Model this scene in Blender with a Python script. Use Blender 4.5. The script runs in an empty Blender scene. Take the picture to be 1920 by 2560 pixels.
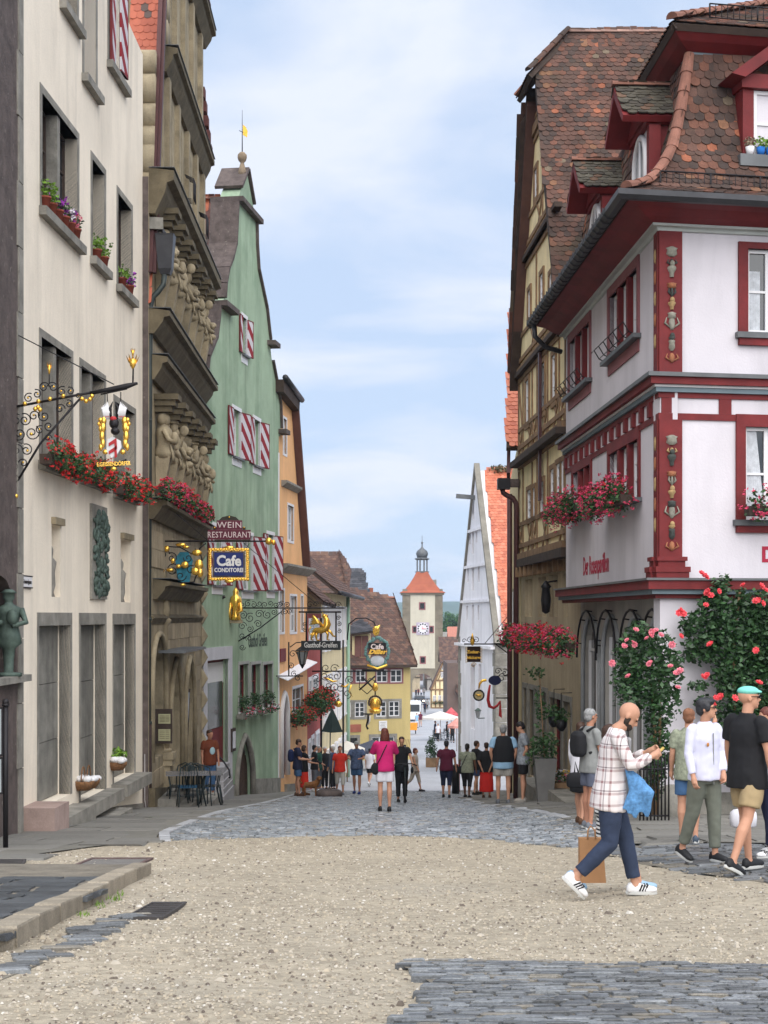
import bpy, bmesh, math, random
from mathutils import Vector, Matrix, Euler, noise
from mathutils.geometry import tessellate_polygon
rnd = random.Random(7)
R = math.radians
S = bpy.context.scene
COL = S.collection
# ---------------------------------------------------------------- camera, sky, sun, exposure
cam_d = bpy.data.cameras.new("camera")
cam = bpy.data.objects.new("camera", cam_d); COL.objects.link(cam)
cam.location = (0, 0, 0); cam.rotation_euler = (R(90), 0, 0)
cam_d.sensor_fit = 'VERTICAL'; cam_d.sensor_height = 36; cam_d.sensor_width = 27
cam_d.lens = 3700/2560*36
cam_d.shift_y = 260/2560
cam_d.clip_start = .1; cam_d.clip_end = 20000
S.camera = cam
W = bpy.data.worlds.new("World"); S.world = W; W.use_nodes = True
SUN_EL, SUN_AZ = R(50), R(170)
def make_world():
 nt = W.node_tree; N = nt.nodes; L = nt.links; N.clear()
 out = N.new('ShaderNodeOutputWorld'); bg = N.new('ShaderNodeBackground'); L.new(bg.outputs[0], out.inputs[0])
 sky = N.new('ShaderNodeTexSky'); sky.sky_type = 'NISHITA'; sky.sun_disc = False
 sky.sun_elevation = SUN_EL; sky.sun_rotation = SUN_AZ; sky.air_density = 1.0; sky.dust_density = .6; sky.ozone_density = 2.0
 tc = N.new('ShaderNodeTexCoord')
 # project the view direction on a cloud layer so that clouds flatten towards the horizon
 sep = N.new('ShaderNodeSeparateXYZ'); L.new(tc.outputs['Generated'], sep.inputs[0])
 mx = N.new('ShaderNodeMath'); mx.operation = 'MAXIMUM'; mx.inputs[1].default_value = .0; L.new(sep.outputs[2], mx.inputs[0])
 ad = N.new('ShaderNodeMath'); ad.operation = 'ADD'; ad.inputs[1].default_value = .22; L.new(mx.outputs[0], ad.inputs[0])
 cmb = N.new('ShaderNodeCombineXYZ')
 for i in (0, 1):
  d = N.new('ShaderNodeMath'); d.operation = 'DIVIDE'; L.new(sep.outputs[i], d.inputs[0]); L.new(ad.outputs[0], d.inputs[1]); L.new(d.outputs[0], cmb.inputs[i])
 n1 = N.new('ShaderNodeTexNoise'); n1.inputs['Scale'].default_value = 2.1; n1.inputs['Detail'].default_value = 7; n1.inputs['Roughness'].default_value = .5
 n1.inputs['Distortion'].default_value = .4
 mp = N.new('ShaderNodeMapping'); mp.inputs['Location'].default_value = CLOUD_OFF; L.new(cmb.outputs[0], mp.inputs[0]); L.new(mp.outputs[0], n1.inputs[0])
 rp = N.new('ShaderNodeValToRGB'); rp.color_ramp.elements[0].position = .46; rp.color_ramp.elements[1].position = .64
 rp.color_ramp.elements[0].color = (0.0, 0.0, 0.0, 1); rp.color_ramp.elements[1].color = (1, 1, 1, 1)
 L.new(n1.outputs[0], rp.inputs[0])
 # thin blue-grey cloud sheet over the clear sky, then brighter billows in it
 sheet = N.new('ShaderNodeMixRGB'); sheet.inputs[0].default_value = .9; L.new(sky.outputs[0], sheet.inputs[1])
 sheet.inputs[2].default_value = (3.55, 4.35, 5.7, 1)
 bil = N.new('ShaderNodeMixRGB'); L.new(rp.outputs[0], bil.inputs[0]); L.new(sheet.outputs[0], bil.inputs[1]); bil.inputs[2].default_value = (5.0, 5.35, 6.15, 1)
 L.new(bil.outputs[0], bg.inputs[0]); bg.inputs[1].default_value = .05
CLOUD_OFF = (1.7, .35, 0)
make_world()
sun_d = bpy.data.lights.new("sun", 'SUN'); sun = bpy.data.objects.new("sun", sun_d); COL.objects.link(sun)
sun_d.energy = 1.5; sun_d.angle = R(95); sun_d.color = (1, .955, .89)
sd = Vector((math.sin(SUN_AZ)*math.cos(SUN_EL), math.cos(SUN_AZ)*math.cos(SUN_EL), math.sin(SUN_EL)))
sun.rotation_euler = (-sd).to_track_quat('-Z', 'Y').to_euler(); sun.location = sd*60
S.view_settings.view_transform = 'Standard'; S.view_settings.look = 'None'; S.view_settings.gamma = 1
S.view_settings.use_curve_mapping = False; S.view_settings.exposure = 1.78
S.render.engine = 'CYCLES'
S.cycles.use_denoising = True; S.cycles.max_bounces = 6; S.cycles.diffuse_bounces = 3; S.cycles.glossy_bounces = 2
S.cycles.transparent_max_bounces = 6; S.cycles.volume_bounces = 0; S.cycles.caustics_reflective = False; S.cycles.caustics_refractive = False

# ---------------------------------------------------------------- helpers
def P(px, py, Y): return Vector(((px - 960)/3700*Y, Y, (1540 - py)/3700*Y))
HT = [(-30, 1.5), (0, 1.5), (4, 1.52), (6, 1.68), (13.3, 2.57), (22.9, 3.37), (30, 3.97), (45, 5.55), (57, 6.75), (70, 8.05), (105, 10.2), (135, 11.5), (264, 15.8), (300, 17.0), (350, 18.0), (450, 19), (900, 20), (4000, 24)]
def sstep(a, b, x):
 t = max(0, min(1, (x - a)/(b - a))); return t*t*(3 - 2*t)
def G(x, y):
 def h(y):
  for (a, b), (c, d) in zip(HT, HT[1:]):
   if y <= c: return b + (d - b)*max(0, (y - a))/(c - a)
  return HT[-1][1]
 s = 1.0 + .02*max(0, y)
 z = -(h(y - s) + 2*h(y) + h(y + s))/4
 z += .15*sstep(1.5, 4.2, x)*sstep(8, 14, y)*(1 - sstep(30, 44, y))
 return z
def new(name, me, parent=None):
 o = bpy.data.objects.new(name, me); COL.objects.link(o)
 if parent is not None: o.parent = parent
 return o
def tag(o, label=None, cat=None, group=None, kind=None):
 for k, v in (('label', label), ('category', cat), ('group', group), ('kind', kind)):
  if v: o[k] = v
 return o
def root(name, loc, label, cat, group=None, rz=0):
 o = new(name, None); o.location = loc; o.rotation_euler = (0, 0, rz); o.empty_display_size = .1
 return tag(o, label, cat, group)
def copy_tree(o, parent=None, loc=None, rz=None):
 c = o.copy(); COL.objects.link(c)
 if parent is not None: c.parent = parent
 if loc is not None: c.location = loc
 if rz is not None: c.rotation_euler = (0, 0, rz)
 for ch in list(o.children): copy_tree(ch, c)
 return c
class MB:
 """collects shapes, builds one mesh"""
 def __init__(s): s.v = []; s.f = []; s.m = []; s.sm = []
 def add(s, vs, fs, mi=0, smooth=False):
  b = len(s.v); s.v += [tuple(v) for v in vs]
  for f in fs: s.f.append([i + b for i in f]); s.m.append(mi); s.sm.append(smooth)
  return s
 def hexa(s, p, mi=0):
  return s.add(p, [(0, 1, 2, 3), (7, 6, 5, 4), (0, 4, 5, 1), (1, 5, 6, 2), (2, 6, 7, 3), (3, 7, 4, 0)], mi)
 def box(s, a, b, M=None, mi=0):
  x0, y0, z0 = a; x1, y1, z1 = b
  p = [Vector(q) for q in ((x0, y0, z0), (x1, y0, z0), (x1, y1, z0), (x0, y1, z0), (x0, y0, z1), (x1, y0, z1), (x1, y1, z1), (x0, y1, z1))]
  if M is not None: p = [M @ q for q in p]
  return s.hexa(p, mi)
 def prism(s, poly, vec, mi=0):
  n = len(poly); vec = Vector(vec); top = [Vector(p) + vec for p in poly]
  tr = tessellate_polygon([[Vector(p) for p in poly]])
  fs = [tuple(t) for t in tr] + [tuple(i + n for i in t) for t in tr]
  fs += [(i, (i + 1) % n, (i + 1) % n + n, i + n) for i in range(n)]
  return s.add([Vector(p) for p in poly] + top, fs, mi)
 def bar(s, a, b, w, h=None, up=(0, 0, 1), mi=0):
  a = Vector(a); b = Vector(b); d = (b - a); L = d.length; h = h or w
  if L < 1e-6: return s
  d.normalize(); x = d.cross(Vector(up))
  if x.length < 1e-4: x = d.cross(Vector((1, 0, 0)))
  x.normalize(); y = x.cross(d)
  x *= w/2; y *= h/2
  return s.hexa([a - x - y, a + x - y, a + x + y, a - x + y, b - x - y, b + x - y, b + x + y, b - x + y], mi)
 def loft(s, rings, cap=True, mi=0, smooth=True, closed=False):
  n = len(rings[0]); vs = [p for r in rings for p in r]; fs = []; m = len(rings)
  for j in range(m - 1 + (1 if closed else 0)):
   a = j*n; b = ((j + 1) % m)*n
   for i in range(n): fs.append((a + i, a + (i + 1) % n, b + (i + 1) % n, b + i))
  if cap and not closed: fs.append(tuple(range(n))[::-1]); fs.append(tuple((m - 1)*n + i for i in range(n)))
  return s.add(vs, fs, mi, smooth)
 def tube(s, pts, r, n=6, closed=False, mi=0, cap=True, smooth=True):
  pts = [Vector(p) for p in pts]; m = len(pts); rs = r if isinstance(r, (list, tuple)) else [r]*m
  rings = []; x = None
  for i, p in enumerate(pts):
   if closed: d = pts[(i + 1) % m] - pts[i - 1]
   else: d = pts[min(i + 1, m - 1)] - pts[max(i - 1, 0)]
   if d.length < 1e-9: d = Vector((0, 0, 1))
   d.normalize()
   if x is None:
    x = d.cross(Vector((0, 0, 1)))
    if x.length < .05: x = d.cross(Vector((1, 0, 0)))
   x = (x - d*x.dot(d)); x.normalize(); y = d.cross(x)
   rings.append([p + (x*math.cos(2*math.pi*k/n) + y*math.sin(2*math.pi*k/n))*rs[i] for k in range(n)])
  return s.loft(rings, cap, mi, smooth, closed)
 def ell(s, c, r, seg=10, rn=7, M=None, mi=0):
  c = Vector(c); vs = []; fs = []
  if not isinstance(r, (tuple, list)): r = (r, r, r)
  for j in range(rn + 1):
   t = math.pi*j/rn
   for i in range(seg):
    a = 2*math.pi*i/seg
    q = Vector((r[0]*math.sin(t)*math.cos(a), r[1]*math.sin(t)*math.sin(a), r[2]*math.cos(t)))
    vs.append(c + (M @ q if M is not None else q))
  for j in range(rn):
   for i in range(seg): fs.append((j*seg + i, j*seg + (i + 1) % seg, (j + 1)*seg + (i + 1) % seg, (j + 1)*seg + i))
  return s.add(vs, fs, mi, True)
 def lathe(s, c, prof, n=12, mi=0, smooth=True, ax=None):
  """prof: (radius, height) pairs about the vertical through c"""
  c = Vector(c)
  rings = [[c + Vector((r*math.cos(2*math.pi*k/n), r*math.sin(2*math.pi*k/n), z)) for k in range(n)] for r, z in prof]
  return s.loft(rings, True, mi, smooth)
 def build(s, name, mats, parent=None, origin=None, merge=False):
  me = bpy.data.meshes.new(name)
  off = Vector(origin) if origin is not None else (world_loc(parent) if parent is not None else Vector((0, 0, 0)))
  me.from_pydata([(a - off.x, b - off.y, c - off.z) for a, b, c in s.v], [], s.f)
  if not isinstance(mats, (list, tuple)): mats = [mats]
  for m in mats: me.materials.append(m)
  me.polygons.foreach_set('material_index', s.m); me.polygons.foreach_set('use_smooth', s.sm)
  bm = bmesh.new(); bm.from_mesh(me)
  bmesh.ops.remove_doubles(bm, verts=bm.verts, dist=1e-5)
  bmesh.ops.recalc_face_normals(bm, faces=bm.faces); bm.to_mesh(me); bm.free()
  me.update()
  o = new(name, me, parent)
  if origin is not None: o.location = off - (world_loc(parent) if parent is not None else Vector((0, 0, 0)))
  return o
def world_loc(o):
 v = Vector(o.location)
 while o.parent is not None: o = o.parent; v += o.location
 return v

# ---------------------------------------------------------------- materials
MATS = {}
def mat(name, col, rough=.85, var=.12, scale=2.5, streak=0., bump=0., bscale=60., metal=0., rand=0., coord='world', ramp=None, spec=.3, spots=None, emit=None, emit_s=1., fine=0., moss=None, sheen=0):
 if name in MATS: return MATS[name]
 m = bpy.data.materials.new(name); m.use_nodes = True; nt = m.node_tree; N = nt.nodes; L = nt.links
 b = N['Principled BSDF']; b.inputs['Roughness'].default_value = rough; b.inputs['Metallic'].default_value = metal
 b.inputs['Specular IOR Level'].default_value = spec
 MATS[name] = m
 if coord == 'world': g = N.new('ShaderNodeNewGeometry'); co = g.outputs['Position']
 else: g = N.new('ShaderNodeTexCoord'); co = g.outputs['Object']
 def noise_(sc, det=4, ro=.6, vec=None, dist=0):
  n = N.new('ShaderNodeTexNoise'); n.inputs['Scale'].default_value = sc; n.inputs['Detail'].default_value = det
  n.inputs['Roughness'].default_value = ro; n.inputs['Distortion'].default_value = dist; L.new(vec or co, n.inputs['Vector']); return n.outputs['Fac']
 def math_(op, a, bb):
  n = N.new('ShaderNodeMath'); n.operation = op
  for i, q in enumerate((a, bb)):
   if isinstance(q, (int, float)): n.inputs[i].default_value = q
   else: L.new(q, n.inputs[i])
  return n.outputs[0]
 def mixc(f, a, bb, mode='MIX'):
  n = N.new('ShaderNodeMixRGB'); n.blend_type = mode
  for i, q in enumerate((f, a, bb)):
   if isinstance(q, (int, float)): n.inputs[i].default_value = q
   elif isinstance(q, (tuple, list)): n.inputs[i].default_value = (*q[:3], 1)
   else: L.new(q, n.inputs[i])
  return n.outputs[0]
 def rng(v, a, bb, c, d):
  n = N.new('ShaderNodeMapRange'); L.new(v, n.inputs[0])
  for i, q in enumerate((a, bb, c, d)): n.inputs[i + 1].default_value = q
  return n.outputs[0]
 cur = None
 if ramp or rand:
  oi = N.new('ShaderNodeObjectInfo'); ge = N.new('ShaderNodeNewGeometry')
  r1 = math_('FRACT', math_('ADD', oi.outputs['Random'], ge.outputs['Random Per Island']), 0)
 if ramp:
  cr = N.new('ShaderNodeValToRGB'); cr.color_ramp.interpolation = 'CONSTANT'
  el = cr.color_ramp.elements; tot = sum(w for w, c in ramp); acc = 0
  for i, (w, c) in enumerate(ramp):
   e = el[i] if i < 2 else el.new(acc)
   e.position = acc; e.color = (*c, 1); acc += w/tot
  L.new(r1, cr.inputs[0]); cur = cr.outputs[0]
 else: cur = mixc(0, col, col)
 if var:
  f = rng(noise_(scale, 5, .62), .3, .7, 1 - var, 1 + var); cur = mixc(1, cur, f, 'MULTIPLY')
 if fine:
  f = rng(noise_(scale*22, 3, .7), .3, .7, 1 - fine, 1 + fine); cur = mixc(1, cur, f, 'MULTIPLY')
 if streak:
  mp = N.new('ShaderNodeMapping'); mp.inputs['Scale'].default_value = (1.3, 1.3, .13); L.new(co, mp.inputs[0])
  f = rng(noise_(1.0, 6, .62, mp.outputs[0], .6), .46, .74, 1.03, 1 - streak); cur = mixc(1, cur, f, 'MULTIPLY')
 if rand and not ramp:
  f = rng(r1, 0, 1, 1 - rand, 1 + rand); cur = mixc(1, cur, f, 'MULTIPLY')
 if spots:
  c2, lo, sc2 = spots
  f = rng(noise_(sc2, 4, .6), lo, lo + .08, 0, 1); cur = mixc(f, cur, c2)
 if moss:
  c2, lo, sc2 = moss
  f = rng(noise_(sc2, 3, .6), lo, lo + .2, 0, .7); cur = mixc(f, cur, c2)
 L.new(cur, b.inputs['Base Color'])
 if bump:
  bp = N.new('ShaderNodeBump'); bp.inputs['Strength'].default_value = min(1, bump); bp.inputs['Distance'].default_value = .02
  L.new(noise_(bscale, 4, .65), bp.inputs['Height']); L.new(bp.outputs[0], b.inputs['Normal'])
 if emit: b.inputs['Emission Color'].default_value = (*emit, 1); b.inputs['Emission Strength'].default_value = emit_s
 return m
def lin(r, g, b):
 return tuple(((c/255)/12.92 if c/255 <= .04045 else ((c/255 + .055)/1.055) ** 2.4) for c in (r, g, b))
M = dict(
 cream=mat('cream_plaster', (.86, .765, .63), var=.07, scale=.7, streak=.2, bump=.35, bscale=25, fine=.03),
 stone=mat('grey_limestone', (.25, .235, .205), var=.3, scale=3, streak=.35, bump=.5, bscale=30, fine=.15),
 dstone=mat('dark_stone', (.105, .082, .075), var=.35, scale=4, streak=.25, bump=.6, bscale=22, fine=.2, spots=((.2, .17, .15), .63, 9)),
 sand=mat('sandstone', (.34, .28, .185), var=.24, scale=2, streak=.45, bump=.5, bscale=28, fine=.14, moss=((.10, .085, .055), .57, 1.6)),
 sand_d=mat('weathered_sandstone', (.13, .105, .065), var=.3, scale=3, streak=.3, bump=.6, bscale=24, fine=.2),
 green=mat('green_plaster', (.33, .43, .30), var=.13, scale=.8, streak=.36, bump=.3, bscale=25, fine=.03, moss=((.19, .28, .18), .5, .55)),
 orange=mat('orange_plaster', (.78, .43, .20), var=.08, scale=1, streak=.15, bump=.25),
 red=mat('red_plaster', (.33, .07, .06), var=.12, scale=1, streak=.2, bump=.2),
 yellow=mat('yellow_plaster', (.52, .41, .18), var=.07, scale=.6, streak=.12, bump=.2),
 pale=mat('pale_yellow_plaster', (.66, .55, .33), var=.08, scale=1, streak=.15, bump=.2),
 white=mat('white_plaster', (.62, .585, .62), var=.06, scale=.8, streak=.14, bump=.25, bscale=25),
 gwhite=mat('greyed_white_plaster', (.76, .75, .78), var=.08, scale=.7, streak=.18, bump=.3, bscale=25),
 grey=mat('grey_plaster', (.40, .375, .34), var=.1, scale=1.2, streak=.25, bump=.3),
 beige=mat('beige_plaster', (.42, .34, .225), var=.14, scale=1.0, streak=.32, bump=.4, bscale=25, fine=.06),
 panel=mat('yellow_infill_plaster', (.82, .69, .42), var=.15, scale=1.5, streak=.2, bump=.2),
 towerw=mat('tower_plaster', (.52, .48, .385), var=.07, scale=.4, streak=.12),
 timber=mat('brown_timber', (.235, .145, .08), var=.3, scale=3, streak=.2, bump=.4, bscale=40, fine=.2),
 dtimber=mat('dark_timber', (.055, .038, .03), var=.3, scale=4, bump=.4, fine=.2),
 ox=mat('oxblood_paint', (.15, .017, .018), rough=.65, var=.25, scale=2, bump=.2, fine=.08),
 ox_l=mat('faded_red_stone', (.25, .10, .105), rough=.8, var=.14, scale=2, bump=.2),
 wood_w=mat('white_wood', (.72, .71, .72), rough=.5, var=.03),
 lead=mat('lead_flashing', (.12, .125, .13), rough=.5, var=.25, scale=2, metal=.2),
 zinc=mat('dark_gutter', (.05, .05, .055), rough=.45, var=.25, scale=3, metal=.3),
 bpipe=mat('red_brown_pipe', (.075, .03, .03), rough=.5, var=.15, metal=.2),
 gpipe=mat('green_black_pipe', (.045, .055, .052), rough=.5, var=.2, metal=.3),
 glass=mat('window_glass', (.035, .04, .045), rough=.08, var=.3, scale=.8, spec=.7),
 glass_b=mat('curtained_glass', (.30, .31, .32), rough=.2, var=.35, scale=3, spec=.5, streak=.2),
 glass_d=mat('dark_glass', (.015, .014, .014), rough=.15, var=.3, spec=.5),
 iron=mat('wrought_iron', (.022, .02, .022), rough=.5, var=.2, metal=.4),
 gold=mat('gilding', (.95, .56, .10), rough=.25, var=.18, scale=9, metal=.75, coord='obj'),
 bronze=mat('green_bronze', (.085, .12, .10), rough=.55, var=.4, scale=7, metal=.3, bump=.4),
 tile=mat('old_roof_tile', (.1, .05, .03), rough=.9, var=.32, scale=1.4, fine=.25, bump=.4, spots=((.28, .25, .22), .70, 26), moss=((.045, .045, .025), .56, .6),
             ramp=[(30, (.078, .046, .036)), (25, (.105, .055, .042)), (18, (.058, .040, .034)), (12, (.14, .062, .042)), (7, (.15, .066, .044)), (.8, (.27, .095, .052)), (1.2, (.18, .09, .052)), (1, (.15, .115, .08))]),
 tile_o=mat('orange_roof_tile', (.5, .14, .07), rough=.55, var=.14, scale=.8, spec=.5, ramp=[(3, (.47, .125, .06)), (3, (.52, .155, .08)), (2, (.40, .10, .05)), (2, (.56, .18, .10))]),
 tile_l=mat('left_roof_tile', (.3, .1, .07), rough=.8, var=.2, scale=2, fine=.15, ramp=[(3, (.13, .06, .05)), (3, (.17, .07, .055)), (2, (.10, .075, .065)), (2, (.36, .11, .06))]),
 tile_n=mat('bright_roof_tile', (.5, .14, .07), rough=.7, var=.15, scale=2, ramp=[(3, (.42, .12, .07)), (3, (.36, .1, .06)), (1, (.1, .07, .06))]),
 tile_far=mat('far_roof_tile', (.12, .065, .05), rough=.9, var=.25, scale=1.2, fine=.2, ramp=[(3, (.115, .066, .052)), (3, (.095, .056, .046)), (2, (.145, .085, .062)), (2, (.078, .054, .046))]),
 slate=mat('slate_roof', (.05, .05, .055), rough=.6, var=.25, scale=1.5, ramp=[(3, (.045, .045, .05)), (3, (.065, .062, .068)), (2, (.035, .035, .04))]),
 hiptile=mat('hip_tile', (.23, .105, .075), rough=.85, var=.25, scale=3, rand=.25, bump=.3, fine=.2),
 leaf=mat('leaf', (.035, .085, .025), rough=.55, var=.3, scale=6, rand=.5, spec=.4),
 leaf_d=mat('dark_rose_leaf', (.032, .075, .026), rough=.45, var=.3, scale=5, rand=.5, spec=.4),
 leaf_l=mat('light_leaf', (.14, .26, .03), rough=.6, var=.3, scale=6, rand=.4),
 fl_red=mat('red_blossom', (.62, .028, .03), rough=.6, var=.2, scale=8, rand=.35),
 fl_pink=mat('pink_blossom', (.62, .055, .13), rough=.6, var=.2, scale=8, rand=.4),
 fl_rose=mat('coral_rose', (.78, .09, .11), rough=.55, var=.25, scale=14, rand=.2),
 fl_pinkr=mat('pink_rose', (.75, .22, .28), rough=.55, var=.25, scale=14, rand=.2),
 fl_purple=mat('purple_blossom', (.35, .04, .42), rough=.6, var=.2, rand=.4),
 fl_white=mat('white_blossom', (.75, .7, .75), rough=.6, var=.1, rand=.15),
 gravel=None, )
# ---------------------------------------------------------------- facades, windows, tiles
class Fa:
 """a vertical wall plane through two plan points; u runs along it, d outward, z up"""
 def __init__(s, pxa, Ya, pxb, Yb, side):
  s.A = Vector(((pxa - 960)/3700*Ya, Ya)); B = Vector(((pxb - 960)/3700*Yb, Yb))
  s.L = (B - s.A).length; s.t = (B - s.A).normalized()
  n = Vector((s.t.y, -s.t.x)); s.n = n if n.dot(Vector(side)) > 0 else -n
 def uz(s, px, py, d=0.):
  k = (px - 960)/3700; A = s.A + s.n*d
  Y = (A.x*s.n.x + A.y*s.n.y)/(k*s.n.x + s.n.y)
  q = Vector((k*Y, Y)); return (q - A).dot(s.t), (1540 - py)/3700*Y
 def U(s, px, d=0.): return s.uz(px, 1540, d)[0]
 def p(s, u, z, d=0.):
  q = s.A + s.t*u + s.n*d; return Vector((q.x, q.y, z))
 def g(s, u, d=.05): q = s.p(u, 0, d); return G(q.x, q.y)
 def box(s, mb, u0, u1, z0, z1, d0, d1, mi=0):
  return mb.hexa([s.p(u0, z0, d0), s.p(u1, z0, d0), s.p(u1, z0, d1), s.p(u0, z0, d1), s.p(u0, z1, d0), s.p(u1, z1, d0), s.p(u1, z1, d1), s.p(u0, z1, d1)], mi)
 def poly(s, mb, pts, d0, d1, mi=0):
  return mb.prism([s.p(u, z, d0) for u, z in pts], s.p(0, 0, d1) - s.p(0, 0, d0), mi)
 def pbox(s, par, name, m, u0, u1, z0, z1, d0, d1):
  b = MB(); s.box(b, u0, u1, z0, z1, d0, d1); return b.build(name, m, par)
 def ppoly(s, par, name, m, pts, d0, d1):
  b = MB(); s.poly(b, pts, d0, d1); return b.build(name, m, par)
def arch(u0, u1, z0, z1, n=8, point=0.):
 """outline of an arched opening, z1 = crown; point > 0 gives a pointed one"""
 c = (u0 + u1)/2; r = (u1 - u0)/2; zs = z1 - r*(1 + point)
 pts = [(u0, z0)]
 for i in range(n + 1):
  a = math.pi*(1 - i/n); x = math.cos(a); y = math.sin(a)
  y = y*(1 + point*(1 - abs(x) ** 1.0)); y = min(y, 1 + point)
  pts.append((c + r*x, zs + r*y))
 pts.append((u1, z0)); return pts
def rect(u0, u1, z0, z1): return [(u0, z0), (u0, z1), (u1, z1), (u1, z0)]
def wall(F, par, m, outer, holes=(), rev=.2, back=.4, name='wall', d=0., rm=None):
 """wall face with true recessed openings"""
 b = MB(); loops = [outer] + list(holes); flat = [q for l in loops for q in l]
 tr = tessellate_polygon([[Vector((u, z, 0)) for u, z in l] for l in loops])
 b.add([F.p(u, z, d) for u, z in flat], [tuple(t) for t in tr])
 n = len(outer)
 b.add([F.p(u, z, d) for u, z in outer] + [F.p(u, z, d - back) for u, z in outer], [(i, (i + 1) % n, (i + 1) % n + n, i + n) for i in range(n)])
 for h in holes:
  n = len(h); r = rev
  b.add([F.p(u, z, d) for u, z in h] + [F.p(u, z, d - r) for u, z in h], [(i, (i + 1) % n, (i + 1) % n + n, i + n) for i in range(n)], 1 if rm else 0)
  b.add([F.p(u, z, d - r) for u, z in h], [tuple(t) for t in tessellate_polygon([[Vector((u, z, 0)) for u, z in h]])], 1 if rm else 0)
 return b.build(name, [m, rm] if rm else m, par)
def window(F, par, u0, u1, z0, z1, d=-.12, cols=2, rows=3, fw=.06, bw=.03, fm=None, gm=None, mid=None, out=None):
 """glazed casement: frame with bars (one mesh) and its panes as sub-parts"""
 fm = fm or M['wood_w']; gm = gm or M['glass']
 b = MB(); t = .05
 F.box(b, u0, u1, z0, z0 + fw, d, d + t); F.box(b, u0, u1, z1 - fw, z1, d, d + t)
 F.box(b, u0, u0 + fw, z0 + fw, z1 - fw, d, d + t); F.box(b, u1 - fw, u1, z0 + fw, z1 - fw, d, d + t)
 iu0, iu1, iz0, iz1 = u0 + fw, u1 - fw, z0 + fw, z1 - fw
 for i in range(1, cols):
  c = iu0 + (iu1 - iu0)*i/cols; w = fw*.6 if mid is None else mid; F.box(b, c - w, c + w, iz0, iz1, d, d + t - .006)
 for j in range(1, rows):
  c = iz0 + (iz1 - iz0)*j/rows; F.box(b, iu0, iu1, c - bw/2, c + bw/2, d, d + t - .014)
 w = b.build('window', fm, par)
 for i in range(cols):
  a = iu0 + (iu1 - iu0)*i/cols; c = iu0 + (iu1 - iu0)*(i + 1)/cols
  g = MB(); F.box(g, a, c, iz0, iz1, d - .012, d + .008); g.build('pane', gm, w)
 return w
def surround(F, par, m, u0, u1, z0, z1, w=.12, d=.03, wb=None, name='window_surround', dep=.1):
 b = MB(); wb = w if wb is None else wb
 F.box(b, u0 - w, u1 + w, z1, z1 + w, -dep, d); F.box(b, u0 - w, u0, z0, z1, -dep, d); F.box(b, u1, u1 + w, z0, z1, -dep, d)
 if wb: F.box(b, u0 - w, u1 + w, z0 - wb, z0, -dep, d)
 return b.build(name, m, par)
TILE_CACHE = {}
def tile_mesh(w, L, t, m):
 k = (round(w, 3), round(L, 3), m.name)
 if k in TILE_CACHE: return TILE_CACHE[k]
 pr = [(-w/2, L), (-w/2, w*.28), (-w*.36, w*.1), (-w*.13, 0), (w*.13, 0), (w*.36, w*.1), (w/2, w*.28), (w/2, L)]
 n = len(pr)
 top = [(x, y, t*(2.2 - 1.6*y/L)) for x, y in pr]; bot = [(x, y, t*(1.1 - 1.0*y/L)) for x, y in pr]
 me = bpy.data.meshes.new('roof_tile')
 me.from_pydata(top + bot, [], [tuple(range(n))[::-1]] + [(i, i + 1, i + 1 + n, i + n) for i in range(n - 1)])
 me.materials.append(m); me.update(); TILE_CACHE[k] = me
 return me
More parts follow.
